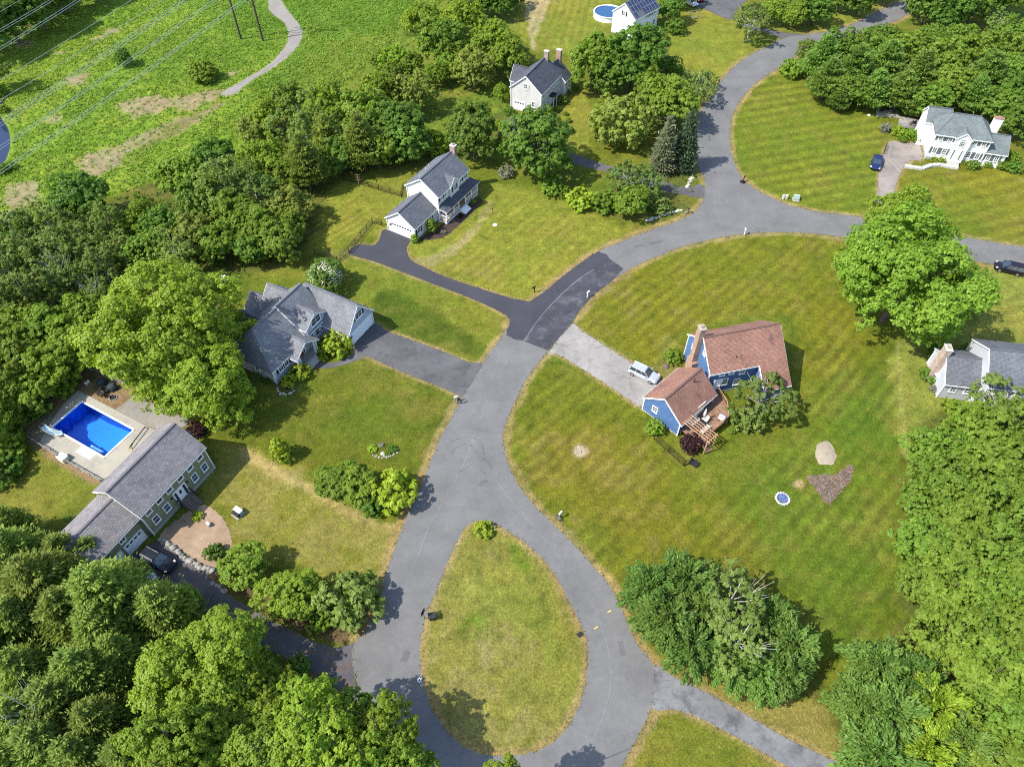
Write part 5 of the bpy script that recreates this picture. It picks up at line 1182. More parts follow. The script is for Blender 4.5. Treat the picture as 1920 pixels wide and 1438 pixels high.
plant('bush_olive', 479, 707, 10, 'brown green shrub in the shade of the grey house', 'shrub'); plant('bush_dark', 502, 714, 8, 'low dark shrub below the left windows of the grey house', 'shrub')
plant('bush_yellow', 698, 841, 9, 'pale yellow perennial clump in the island bed on the lawn', 'shrub', zs=.6); plant('bush_dark', 735, 842, 9, 'dark green shrub at the right of the island bed on the lawn', 'shrub', zs=.7); plant('bush_grey', 714, 834, 6, 'grey leaved plant in the middle of the lawn island bed', 'shrub', zs=.6); plant('bush', 722, 850, 4, 'tiny green plant by the rock of the lawn island bed', 'shrub', zs=.6)
plant('maple', 632, 905, 36, 'left tree of the roadside shrub group', 'tree', zs=.75, group='roadside shrub group'); plant('maple', 670, 912, 36, 'leafy middle shrub of the roadside group', 'shrub', zs=.75); plant('bush_yellow', 737, 922, 48, 'broad bright bush at the road in the shrub group', 'shrub'); plant('bush_dark', 695, 940, 30, 'front shrub of the roadside group', 'shrub'); plant('maple', 652, 885, 22, 'small tree behind the roadside shrub group', 'tree', zs=.7)
plant('maple', 458, 1060, 44, 'round tree at the corner of the leafy driveway and the stone wall', 'tree', zs=.8); plant('bright', 538, 1115, 48, 'bright tree between the leafy driveway and lawn, middle of three', 'tree', zs=.8); plant('bush_olive', 652, 1125, 56, 'dark olive pine like bush at the driveway mouth', 'shrub', zs=1.0); plant('bluepine', 660, 1110, 40, 'small pine at the driveway mouth', 'pine tree', zs=.6); plant('bush', 600, 1165, 22, 'low green bush along the leafy driveway', 'shrub')
plant('bush_dark', 402, 1034, 18, 'dark rounded shrub in the tan gravel bed', 'shrub'); plant('bush_yellow', 370, 967, 11, 'bright low mound beside the green house steps', 'shrub', zs=.7)
plant('bush_red', 368, 806, 20, 'dark purple bush at the end of the green house', 'shrub', zs=.6); plant('bush_olive', 135, 985, 16, 'brownish bush behind the green house garage', 'shrub')
plant('bush_yellow', 906, 992, 19, 'bright bush at the tip of the loop island', 'shrub', zs=.9)
plant('arbor', 809, 424, 9.5, 'tall clipped evergreen beside the porch house garage window', 'shrub', zs=1.0); plant('arbor', 777, 447, 8.5, 'short clipped evergreen at the garage corner of the porch house', 'shrub', zs=.62); plant('bush_grey', 831, 434, 6, 'pale green plant in the dark mulch bed', 'shrub', zs=.7); plant('bush_yellow', 888, 378, 6, 'small plant at the right end of the porch', 'shrub'); plant('bush_red', 864, 405, 4, 'small dark red plant in the mulch bed by the porch', 'shrub')
for q in ((1077,150,8,'clipped'),(1079,165,7,'bush'),(1044,205,7,'bush'),(1027,212,10,'bush'),(1061,214,5,'bush'),(1066,226,6,'bush'),(1068,244,9,'bush_dark'),(1054,187,11,'bush_dark'),(1060,172,9,'bush')):
    plant(q[3], q[0], q[1], q[2], 'small foundation shrub in front of the two-chimney house', 'shrub', 'foundation shrubs of the two-chimney house')
plant('bush_yellow', 935, 232, 8, 'yellow green shrub beside the basement garage drive', 'shrub')
# --- foreground woods, lower left
stand([('pine', 30, 1040, 52), ('pine', 78, 1100, 66), ('pine', 200, 1118, 70), ('pine', 40, 1165, 60), ('pine', 128, 1150, 58), ('pine', 195, 1180, 58), ('pine', 50, 1262, 60), ('pine', 158, 1262, 60), ('pine', 112, 1318, 58), ('pine', 36, 1350, 56), ('pine', 185, 1355, 56), ('pine', 85, 1400, 60), ('pine', 150, 1415, 55), ('pine', 118, 1040, 40), ('pine', 20, 985, 36), ('pine', 232, 1082, 36), ('pine', 300, 1140, 50), ('pine', 345, 1125, 30), ('pine', 225, 1230, 50), ('pine', 240, 1420, 52), ('pine', -20, 1230, 60), ('pine', -20, 1120, 55), ('pine', 172, 1032, 30), ('pine', 20, 1430, 55)],
      'white pine with feathery boughs in the lower left wood', 'pines of the lower left wood', rs=1.3)
plant('big', 388, 1262, 112, 'large bright maple over the lower left driveway', 'tree', zs=.9); plant('big', 430, 1372, 100, 'second large bright maple in the lower left foreground', 'tree', zs=.9); plant('bright', 500, 1325, 62, 'medium maple right of the two large foreground maples', 'tree')
stand([('bright', 335, 1390, 66), ('bright', 585, 1368, 66), ('bright', 640, 1405, 58), ('bright', 715, 1372, 50), ('bright', 560, 1428, 58), ('bright', 690, 1425, 50), ('maple', 500, 1420, 56), ('maple', 750, 1425, 38), ('maple', 662, 1350, 40), ('maple', 795, 1436, 24), ('maple', 320, 1450, 55)], 'leafy tree on the bottom edge left of the loop road', 'trees on the bottom edge by the loop road', zs=1.25, lift=3.5)
plant('bright', 936, 1462, 40, 'treetop just showing at the bottom centre', 'tree', lift=8)
plant('dark', 560, 1250, 24, 'dark shrub at the corner of the lower driveway', 'shrub'); plant('maple', 590, 1300, 26, 'small tree at the corner of the lower driveway', 'tree')

# ------------------------------------------------------------------ cars
def paint(nm, col, metal=.3): return mat_plain('paint_'+nm, col, .3, metal if max(col) > .1 else 0., .03, spec=.4 if max(col) > .1 else .22, coat=.2 if max(col) > .1 else .06)
def car(front, rear, label, mat, kind='suv', name='parked_car', cat='car', L=None, z=.03, rack=False):
    a, b = P(*rear), P(*front); az = math.atan2(b.y-a.y, b.x-a.x); c = (a+b)/2
    r = empty(name, (c.x, c.y, z), az); tag(r, label, cat, 'parked cars')
    L = L or {'suv': 4.6, 'sedan': 4.8, 'van': 5.0}[kind]; Wd = .92
    belt, roof = {'suv': (1.02, 1.66), 'sedan': (.93, 1.44), 'van': (1.05, 1.72)}[kind]
    f = L/2
    st = [(-f, .42, belt-.22, .8), (-f+.12, .3, belt-.05, .88), (-f+.6, .24, belt, Wd), (-.3, .22, belt, Wd), (f-1.55, .22, belt-.03, Wd), (f-.7, .24, belt-.14, .9), (f-.2, .3, belt-.26, .82), (f, .4, belt-.42, .7)]
    mb = MB(); rings = []
    for x, zl, zt, hw in st:
        rings.append([(x,-hw*.9,zl),(x,-hw,zl+.14),(x,-hw,zt-.14),(x,-hw*.88,zt-.02),(x,-hw*.5,zt+.02),(x,hw*.5,zt+.02),(x,hw*.88,zt-.02),(x,hw,zt-.14),(x,hw,zl+.14),(x,hw*.9,zl)])
    n = 10
    for p, q in zip(rings, rings[1:]):
        for k_ in range(n): mb.face([p[(k_+1)%n], q[(k_+1)%n], q[k_], p[k_]])
    mb.face(rings[0]); mb.face(rings[-1][::-1])
    mb.build('body', mat, r, True)
    x0, x1 = {'suv': (-f+.18, f-1.25), 'sedan': (-f+.75, f-1.35), 'van': (-f+.14, f-1.05)}[kind]
    t0, t1 = {'suv': (-f+.5, f-2.05), 'sedan': (-f+1.55, f-2.2), 'van': (-f+.4, f-2.0)}[kind]
    bw, tw = .84, .64
    lo = [(x0,-bw,belt+.012),(x1,-bw,belt-.03),(x1,bw,belt-.03),(x0,bw,belt+.012)]; hi = [(t0,-tw,roof-.05),(t1,-tw,roof-.06),(t1,tw,roof-.06),(t0,tw,roof-.05)]
    mb = MB()
    for i in range(4): j = (i+1) % 4; mb.face([lo[i], lo[j], hi[j], hi[i]])
    mb.build('windows', M['glass'], r)
    mb = MB(); m0 = [(t0-.02,-tw-.02,roof-.06),(t1+.02,-tw-.02,roof-.07),(t1+.02,tw+.02,roof-.07),(t0-.02,tw+.02,roof-.06)]; m1 = [(t0+.12,-tw+.1,roof),(t1-.14,-tw+.1,roof-.01),(t1-.14,tw-.1,roof-.01),(t0+.12,tw-.1,roof)]
    for i in range(4): j = (i+1) % 4; mb.face([m0[i], m0[j], m1[j], m1[i]])
    mb.face(m1)
    for i in range(4): mb.bar(lo[i], hi[i], .07, .07)
    for s_ in (-1, 1):
        for u in (.36, .68): mb.bar((x0+(x1-x0)*u, s_*(bw+.004), belt), (t0+(t1-t0)*u, s_*(tw+.012), roof-.06), .07, .04)
    mb.build('roof', mat, r)
    if rack:
        mb = MB()
        for s_ in (-1, 1): mb.bar((t0+.1, s_*.52, roof+.05), (t1-.1, s_*.52, roof+.04), .04, .04)
        mb.build('roof_rack', M['metal_grey'], r)
    for x in (-f+.85, f-.9):
        for s_ in (-1, 1):
            y = s_*(Wd-.1); mb = MB()
            mb.tube([(x,y-.11,.33),(x,y+.11,.33)], .33, 16); wl = mb.build('wheel', M['rubber'], r)
            q = MB(); q.lathe([(.001,0),(.2,.0),(.215,-.03)], 12); me = q.build('rim', M['rim'], wl); me.location = (x, y+s_*.125, .33); me.rotation_euler = (-s_*math.pi/2, 0, 0)
    for s_ in (-1, 1):
        mb = MB(); mb.bar((f-.2, s_*.7, belt-.3), (f-.42, s_*.83, belt-.22), .18, .13); mb.build('headlight', M['lamp'], r)
        mb = MB(); mb.box(-f-.015, -f+.13, s_*.72-.12, s_*.72+.12, belt-.32, belt-.12); mb.build('tail_light', M['tail'], r)
        mb = MB(); mb.box(x1-.42, x1-.24, s_*1.02-.1, s_*1.02+.08, belt+.02, belt+.17); mb.build('mirror', mat, r)
    mb = MB(); mb.box(f-.12, f+.02, -.45, .45, .42, .56); mb.build('grille', M['plast_black'], r)
    mb = MB(); mb.box(-f-.012, -f+.05, -.27, .27, .6, .72); mb.build('number_plate', M['offwhite'], r)
    return r
car((1230,716), (1183,694), 'silver SUV parked on the pale driveway of the blue house', paint('silver', (.55, .57, .6), .5), 'suv', rack=True)
car((322,1066), (277,1042), 'black SUV with roof rails in front of the green house garage', paint('black', (.012, .013, .016)), 'suv', rack=True)
car((282,1090), (240,1068), 'white car half hidden under the pines by the green house', paint('white', (.7, .7, .72), .1), 'sedan')
car((1637,326), (1646,294), 'dark blue car on the drive of the white colonial house', paint('navy', (.012, .022, .075)), 'sedan')
car((1865,503), (1911,514), 'black minivan parked on the verge at the right edge', paint('black_violet', (.014, .011, .018)), 'van', L=4.4)
car((1302,14), (1287,4), 'white SUV on the top driveway next to the red car', paint('white_two', (.7, .7, .7), .1), 'suv')
car((1313,6), (1300,-6), 'dark red car behind the white SUV on the top driveway', paint('red', (.2, .012, .015)), 'suv')

# ------------------------------------------------------------------ pool and its yard
pc_ = [P(*q) for q in POOL]; pa = math.degrees(math.atan2((pc_[1]-pc_[0]).y, (pc_[1]-pc_[0]).x))
u = (pc_[1]-pc_[0]).normalized(); vv = Vector((u.y, -u.x, 0)); Lp = ((pc_[1]-pc_[0]).length+(pc_[2]-pc_[3]).length)/2; Wp = ((pc_[3]-pc_[0]).length+(pc_[2]-pc_[1]).length)/2
pm = Matrix(((u.x, vv.x, 0, pc_[0].x), (u.y, vv.y, 0, pc_[0].y), (0, 0, 1, 0), (0, 0, 0, 1)))     # x along the long side, y towards the camera
pr = empty('swimming_pool', (0, 0, 0)); tag(pr, 'rectangular blue swimming pool with slide behind the green house', 'pool')
def pl(x, y, z): return pm @ Vector((x, y, z))
k = NT('pool_liner'); rgb = k.n('RGB'); rgb.outputs[0].default_value = (.09, .36, .8, 1)
k.l(k.hsv(rgb.outputs[0], val=k.remap(k.noise(k.geo(), 1.2, 3), .3, .7, .93, 1.07)), k.b.inputs['Base Color']); k.b.inputs['Roughness'].default_value = .6; M['liner'] = k.m
k = NT('pool_water'); k.t.nodes.remove(k.b)
tr_ = k.n('BsdfTransparent', Color=(.5, .78, 1, 1)); gl = k.n('BsdfGlossy', Roughness=.03); fr_ = k.n('Fresnel', IOR=1.33); ms = k.n('MixShader')
bp = k.n('Bump', Strength=.06, Distance=.05); k.l(k.noise(k.geo(), 2.5, 2), bp.inputs['Height']); k.l(bp.outputs[0], gl.inputs['Normal'])
k.l(fr_.outputs[0], ms.inputs[0]); k.l(tr_.outputs[0], ms.inputs[1]); k.l(gl.outputs[0], ms.inputs[2]); k.l(ms.outputs[0], k.out.inputs[0])
va_ = k.n('VolumeAbsorption', Color=(.1, .42, 1, 1), Density=.075); k.l(va_.outputs[0], k.out.inputs['Volume']); M['water'] = k.m
mb = MB(); Dm = (1.0, 2.5)    # shallow at the house end, deep at the slide end
zz = lambda x: -2.4 if x < Lp*.4 else -2.4+1.4*(x-Lp*.4)/(Lp*.6)
for x0, x1 in ((0, Lp*.4), (Lp*.4, Lp)):
    mb.face([pl(x0,Wp,zz(x0)), pl(x1,Wp,zz(x1)), pl(x1,0,zz(x1)), pl(x0,0,zz(x0))])
    for y in (0, Wp): mb.face([pl(x0,y,zz(x0)), pl(x1,y,zz(x1)), pl(x1,y,.1), pl(x0,y,.1)])
for x in (0, Lp): mb.face([pl(x,0,zz(x)), pl(x,Wp,zz(x)), pl(x,Wp,.1), pl(x,0,.1)])
mb.build('basin', M['liner'], pr)
mb = MB(); c = [pl(.01,.01,-2.6), pl(Lp-.01,.01,-2.6), pl(Lp-.01,Wp-.01,-2.6), pl(.01,Wp-.01,-2.6)]; d = [Vector((p.x, p.y, -.06)) for p in c]
mb.face(d[::-1])
for i in range(4): j = (i+1) % 4; mb.face([c[j], c[i], d[i], d[j]][::-1])
mb.face(c)
mb.build('pool_water', M['water'], pr)
mb = MB()
for a, b in ((pl(-.1,-.1,.1), pl(Lp+.1,-.1,.1)), (pl(-.1,Wp+.1,.1), pl(Lp+.1,Wp+.1,.1)), (pl(-.1,0,.1), pl(-.1,Wp,.1)), (pl(Lp+.1,0,.1), pl(Lp+.1,Wp,.1))): mb.bar(a, b, .22, .1)
mb.build('coping', M['white'], pr)
mb = MB()
for i in range(3): mb.box(Lp*.62+.25*i, Lp*.85, Wp-.75+.22*i, Wp-.02, -1.2, -.75+.22*i, 0, pm)
mb.box(Lp*.6, Lp*.87, Wp+.22, Wp+1.3, .03, .09, 0, pm)
mb.build('pool_steps', M['white'], pr)
deck_out = raw_poly([(147,732),(262,793),(292,807),(242,862),(193,901),(150,880),(113,859),(74,832),(90,800),(120,757)])
hole = [(q.x, q.y) for q in (pl(-.2,-.2,0), pl(Lp+.2,-.2,0), pl(Lp+.2,Wp+.2,0), pl(-.2,Wp+.2,0))]
mb = MB(); allp = deck_out+hole
for t in tessellate_polygon([[Vector((*p, 0)) for p in deck_out], [Vector((*p, 0)) for p in hole]]):
    q = [allp[i] for i in t]
    if (q[1][0]-q[0][0])*(q[2][1]-q[0][1])-(q[2][0]-q[0][0])*(q[1][1]-q[0][1]) < 0: q = q[::-1]
    mb.face([(p[0], p[1], .08) for p in q])
n = len(deck_out); A = sum(deck_out[i][0]*deck_out[(i+1)%n][1]-deck_out[(i+1)%n][0]*deck_out[i][1] for i in range(n)); dp = deck_out if A > 0 else deck_out[::-1]
for i in range(n): a, b = dp[i], dp[(i+1)%n]; mb.face([(a[0],a[1],-.05),(b[0],b[1],-.05),(b[0],b[1],.08),(a[0],a[1],.08)])
tag(mb.build('patio', M['concrete']), kind='structure')
# joints between the slabs
mb = MB()
for x in np.arange(-.2, Lp+.5, 1.55):
    for y0, y1 in ((-1.2, -.22), (Wp+.22, Wp+2.6)): mb.box(x-.02, x+.02, y0, y1, .081, .085, 0, pm)
tag(mb.build('patio_joints', M['stone_white']), kind='structure')
tag(sheet('gravel_pad', raw_poly([(217,768),(256,739),(300,765),(356,786),(346,800),(298,806),(262,793)]), .03, M['gravel']), kind='structure')
tag(sheet('tan_gravel_bed', ragged(smooth_poly([(300,1002),(340,968),(372,948),(394,950),(418,972),(432,1000),(434,1030),(420,1058),(402,1076),(380,1062),(350,1040),(318,1018)], True, 3), 0.12, 5, .22), .018, M['gravel_tan']), kind='structure')
tag(sheet('mulch_bed', ragged(smooth_poly([(776,458),(790,452),(830,446),(855,428),(880,405),(905,378),(890,372),(860,395),(830,420),(800,440),(782,448)], True, 3), 0.08, 5, .22), .018, M['mulch']), kind='structure')
tag(sheet('sand_patch', ragged(smooth_poly([(1531,836),(1540,830),(1549,826),(1556,830),(1564,843),(1569,855),(1566,864),(1559,871),(1546,869),(1537,871),(1530,860)], True, 3), 0.1, 5, .22), .018, M['sand']), kind='structure')
mb = MB(); rg = random.Random(8); sp_ = smooth_poly([(1531,836),(1549,826),(1564,843),(1569,855),(1559,871),(1537,871),(1530,860)], True, 3); cx_ = sum(p[0] for p in sp_)/len(sp_); cy_ = sum(p[1] for p in sp_)/len(sp_)
prev = None
for f, z in ((.93, .02), (.75, .1), (.5, .17), (.25, .21), (.02, .22)):
    ring = [(cx_+(x-cx_)*f+rg.uniform(-.05, .05), cy_+(y-cy_)*f+rg.uniform(-.05, .05), z+rg.uniform(-.02, .02)) for x, y in sp_]
    if prev:
        for i in range(len(ring)): j = (i+1) % len(ring); mb.face([prev[i], prev[j], ring[j], ring[i]])
    prev = ring
tag(mb.build('sand_heap', M['sand'], None, True), 'low heap of pale sand on the striped lawn', 'sand heap')
tag(sheet('dirt_under_brush', ragged(smooth_poly([(1512,894),(1540,890),(1568,890),(1591,872),(1600,877),(1593,904),(1568,931),(1557,948),(1541,934),(1524,911)], True, 3), 0.15, 5, .22), .016, M['bark_litter']), kind='structure')
rg = random.Random(4)
mb = MB(); br_poly = np.array(raw_poly([(1512,894),(1540,889),(1568,890),(1591,872),(1600,877),(1593,904),(1568,931),(1557,948),(1541,934),(1524,911)]))
x0, y0 = br_poly.min(0); x1, y1 = br_poly.max(0)
pts = np.stack([np.random.default_rng(3).uniform(x0, x1, 1500), np.random.default_rng(4).uniform(y0, y1, 1500)], 1); ins = sdist(pts[:, 0], pts[:, 1], [tuple(p) for p in br_poly]) > .1
for p in pts[ins]:
    a = rg.uniform(0, 3.14); L = rg.uniform(.3, .75); z = rg.uniform(.03, .22); d = Vector((math.cos(a)*L, math.sin(a)*L, rg.uniform(-.08, .12)))
    q = Vector((p[0], p[1], z)); mb.bar(q-d/2, q+d/2, .028, .028, rg.randint(0, 1))
tag(mb.build('brush_pile', [M['twig'], M['twig_pale']]), 'grey heap of cut branches lying on the lawn below the sand patch', 'brush pile', None, 'stuff')

# slide
r = empty('pool_slide', tuple(P(84, 806))); tag(r, 'pale blue curved pool slide with ladder at the pool corner', 'pool slide')
o = r.location
def rel(px, py, z): return P(px, py, z)-o
mb = MB(); c = [rel(80,800,1.55), rel(84,803,1.5), rel(92,808,1.15), rel(101,812,.75), rel(110,813.5,.45), rel(117,812.5,.35)]
c0 = [Vector(p) for p in c]; c = []
for i in range(5):
    a_, b_, c_, d_ = c0[max(i-1,0)], c0[i], c0[i+1], c0[min(i+2,5)]
    for t in (0, .25, .5, .75): c.append(.5*((2*b_)+(c_-a_)*t+(2*a_-5*b_+4*c_-d_)*t*t+(3*b_-a_-3*c_+d_)*t**3))
c.append(c0[5]); prev = None; N_1 = len(c)-1
for i, p in enumerate(c):
    d = (c[min(i+1,N_1)]-c[max(i-1,0)]).normalized(); s_ = d.cross(Vector((0,0,1))).normalized()
    ring = [p-s_*.33+Vector((0,0,.26)), p-s_*.28, p-s_*.12-Vector((0,0,.05)), p+s_*.12-Vector((0,0,.05)), p+s_*.28, p+s_*.33+Vector((0,0,.26))]
    if prev:
        for k_ in range(5): mb.face([prev[k_], prev[k_+1], ring[k_+1], ring[k_]])
    prev = ring
me = mb.build('chute', M['slide'], r, True); md = me.modifiers.new('s', 'SOLIDIFY'); md.thickness = .05
mb = MB()
for p in (c[0], c[8], c[16]): mb.tube([p-Vector((0,0,.06)), Vector((p.x, p.y, .08))], .05, 8)
mb.build('legs', M['slide'], r)
mb = MB(); b0 = c[0]; out = (c[0]-c[3]); out.z = 0; out.normalize(); sd_ = Vector((-out.y, out.x, 0))
for s_ in (-.24, .24): mb.tube([b0+sd_*s_+Vector((0,0,.5)), b0+out*.1+sd_*s_, Vector((b0.x, b0.y, 0.08))+out*.7+sd_*s_], .03, 6)
for t in range(5): q = b0+out*(.12+.14*t)-Vector((0,0,.3*t+.1)); mb.bar(q-sd_*.24, q+sd_*.24, .08, .04)
mb.build('ladder', M['metal_grey'], r)

# covered furniture, fire pit and chairs on the dirt pad
def cover(px, py, rad, h, label):
    mb = MB(); p = P(px, py); rr = random.Random(int(px)); prof = [(rad*1.02, 0), (rad*.98, h*.35), (rad*.85, h*.7), (rad*.55, h*.95), (.02, h)]
    n = 14; rings = [[(p.x+r_*math.cos(2*math.pi*k_/n)*(1+.07*math.sin(k_*2.3+i)), p.y+r_*.85*math.sin(2*math.pi*k_/n)*(1+.07*math.cos(k_*1.7+i)), z) for k_ in range(n)] for i, (r_, z) in enumerate(prof)]
    for a, b in zip(rings, rings[1:]):
        for k_ in range(n): mb.face([a[k_], a[(k_+1)%n], b[(k_+1)%n], b[k_]])
    return tag(mb.build('covered_grill', M['cloth_dark'], None, True), label, 'covered grill')
cover(193, 719, .75, 1.0, 'dark covered grill nearer the wood fence by the pool'); cover(213, 729, .75, 1.0, 'dark covered grill closer to the gravel pad')
def ring_pit(px, py, R_, label, stone='stone', fill=None, n=14):
    p = P(px, py); r = empty('fire_pit', tuple(p)); tag(r, label, 'fire pit'); rr = random.Random(int(px))
    for k_ in range(n):
        mb = MB(); a = 2*math.pi*k_/n; mb.rock((R_*math.cos(a), R_*math.sin(a), .05), R_*.24, rr); mb.build('ring_stone', M[stone], r)
    mb = MB(); mb.lathe([(.001, .06), (R_*.7, .06), (R_*.78, .22)], 16); mb.build('bowl', M[fill or 'metal_dark'], r); return r
ring_pit(212, 746, .5, 'small round stone fire pit on the dirt pad by the pool')
r = ring_pit(1467, 935, .82, 'white stone fire ring with blue metal bowl on the striped lawn', 'stone_white', 'blue_plast', 16)
mb = MB()
for k_ in range(5): a = k_*.63; mb.bar((-.6*math.cos(a), -.6*math.sin(a), .32+.012*k_), (.6*math.cos(a), .6*math.sin(a), .32+.012*k_), .05, .03)
mb.build('grate', M['blue_plast'], r)
def chair(px, py, az, label, mat='plast_black', z=0.0, group=None, reclin=False):
    p = P(px, py, z); r = empty('garden_chair', tuple(p), R(az)); tag(r, label, 'chair', group)
    mb = MB(); mb.box(-.27, .27, -.27, .27, .4, .45); mb.build('seat', M[mat], r)
    mb = MB(); mb.bar((0,-.26,.45), (0,-.42,1.0), .54, .05); mb.build('backrest', M[mat], r)
    for x in (-.24, .24):
        for y in (-.23, .24): mb = MB(); mb.box(x-.025, x+.025, y-.025, y+.025, 0, .4); mb.build('leg', M[mat], r)
        mb = MB(); mb.box(x-.04, x+.04, -.28, .27, .62, .66); mb.box(x-.02, x+.02, .2, .24, .45, .62); mb.build('armrest', M[mat], r)
    return r
for px, py, az, lb in ((188,741,150,'dark folding chair in the pile by the pool fire pit, left one'), (195,744,40,'dark folding chair in the pile by the pool fire pit, front one'), (200,736,230,'dark folding chair in the pile by the pool fire pit, back one')): chair(px, py, az, lb, 'plast_black', 0, 'chairs by the pool fire pit')
chair(166, 721, 60, 'white garden chair at the end of the pool dirt pad', 'white')
# pool hose reel and vacuum pole
r = empty('pool_reel', tuple(P(268, 805))); tag(r, 'dark pool cover reel frame at the house end of the pool', 'pool reel'); o = r.location
mb = MB(); a, b = rel(243,838,.5), rel(272,800,.5); mb.tube([a, b], .07, 8); mb.build('roller', M['metal_dark'], r)
mb = MB()
for p in (a, b): mb.bar(p, Vector((p.x+.3, p.y, 0.08)), .05, .05); mb.bar(p, Vector((p.x-.3, p.y, .08)), .05, .05)
mb.build('stand', M['metal_dark'], r)
mb = MB(); mb.tube([P(249,831,.12), P(245,838,.12), P(248,845,.12), P(256,842,.12), P(263,832,.12)], .04, 6); tag(mb.build('pool_hose', M['yellow']), 'yellow hose lying on the patio by the pool', 'hose')
mb = MB(); mb.box(-.6, .6, -.45, .45, 0, .75); mb.box(-.64, .64, -.49, .49, .752, .82); o_ = mb.build('storage_box', M['offwhite']); p = P(121, 862); o_.location = p; o_.rotation_euler = (0, 0, R(pa)); tag(o_, 'white storage box at the lower pool fence', 'storage box')

# ------------------------------------------------------------------ fences and walls
def wire_fence(px, label, h=1.2, mat='black', gap=.22, sp=2.3, wire=.018, post=.05):
    p = [P(*q) for q in px]; r = empty('wire_fence', tuple(p[0])); tag(r, label, 'fence'); o = p[0]
    rails, mesh = MB(), MB()
    for a, b in zip(p, p[1:]):
        a, b = a-o, b-o; L = (b-a).length; n = max(1, round(L/sp))
        for i in range(n+1):
            q = a.lerp(b, i/n); m_ = MB(); m_.tube([q, q+Vector((0,0,h+.08))], post, 6); m_.build('post', M[mat], r)
        for z in (.08, h): rails.bar(a+Vector((0,0,z)), b+Vector((0,0,z)), .045, .045)
        m = int(L/gap); dz = Vector((0, 0, h-.1))
        for i in range(m):
            q0, q1 = a.lerp(b, i/m), a.lerp(b, min(1, (i+h/gap*.6)/m))
            mesh.bar(q0+Vector((0,0,.08)), q1+dz, wire, wire); mesh.bar(q1+Vector((0,0,.08)), q0+dz, wire, wire)
    rails.build('rail', M[mat], r); mesh.build('mesh', M[mat], r); return r
wire_fence([(590,477),(633,492),(655,473),(699,418),(717,424)], 'black chain link fence along the fresh black driveway')
wire_fence([(643,338),(672,345),(711,357),(753,370),(757,353)], 'black chain link fence across the back lawn of the porch house')
wire_fence([(1226,824),(1282,874),(1296,866)], 'black chain link fence run at the garage gable of the blue house', wire=.014)
wire_fence([(46,806),(100,750),(168,692)], 'thin wire fence between pool yard and wood', 1.2, 'metal_grey', .5, 3, .01, .03)
def rail_fence(px, label, mat, h=1.0, rails=2):
    p = [P(*q) for q in px]; r = empty('rail_fence', tuple(p[0])); tag(r, label, 'fence'); o = p[0]
    for a, b in zip(p, p[1:]):
        a, b = a-o, b-o; n = max(1, round((b-a).length/2.2))
        for i in range(n+1): q = a.lerp(b, i/n); m_ = MB(); m_.box(q.x-.07, q.x+.07, q.y-.07, q.y+.07, 0, h+.1); m_.build('post', M[mat], r)
        for k_ in range(rails): z = h*(k_+1)/rails-.05; m_ = MB(); m_.bar(a+Vector((0,0,z)), b+Vector((0,0,z)), .06, .16); m_.build('rail', M[mat], r)
    return r
rail_fence([(171,694),(240,726)], 'grey wooden rail fence at the top of the pool yard', 'grey_wood'); rail_fence([(45,816),(113,860),(192,905)], 'low grey fence along the lower side of the pool patio', 'grey_wood', .8)
wire_fence([(1656,290),(1660,276)], 'short dark fence piece beside the dark blue car', 1.0, 'black')
def stone_wall(px, label, size=.32, mat='stone', seed=1, rows=2, h=.5):
    rr = random.Random(seed); mb = MB(); c = smooth_poly(px, False, 4)
    acc = 0; pts = [Vector((*q, 0)) for q in c]
    for a, b in zip(pts, pts[1:]):
        L = (b-a).length; t = acc
        while t < L:
            p = a.lerp(b, t/L)
            for k_ in range(rows): mb.rock((p.x+rr.uniform(-.15, .15), p.y+rr.uniform(-.15, .15), k_*size*.75), size*rr.uniform(.7, 1.25), rr)
            t += size*1.5
        acc = t-L
    return tag(mb.build('stone_wall', M[mat]), label, 'stone wall')
stone_wall([(303,1012),(322,1026),(345,1045),(370,1060),(398,1072)], 'rough boulder wall holding the tan gravel bed', .33, 'stone', 3)
stone_wall([(401,1092),(412,1103),(425,1112)], 'short row of boulders along the leafy driveway', .32, 'stone', 4, 1)
stone_wall([(1213,414),(1240,405),(1278,394)], 'old fieldstone wall on the verge below the hedge row', .3, 'stone_white', 5, 1)
stone_wall([(519,729),(528,739),(542,739),(552,729)], 'ring of pale stones round the bed on the grey house lawn', .2, 'stone_white', 6, 1)
stone_wall([(1288,350),(1293,341),(1299,334)], 'pale boulders at the wooded driveway mouth', .4, 'stone_white', 7, 1)
stone_wall([(700,855),(716,858),(735,853),(748,846)], 'small edging stones of the lawn island bed', .16, 'stone', 8, 1)
mb = MB()
c = [P(*q) for q in ((1696,313),(1712,316),(1728,318),(1745,312),(1762,311),(1795,317))]
for a, b in zip(c, c[1:]): mb.bar(a+Vector((0,0,.2)), b+Vector((0,0,.2)), .8, .4)
tag(mb.build('retaining_wall', M['stone_white']), 'low white granite wall along the front path of the white colonial', 'wall')
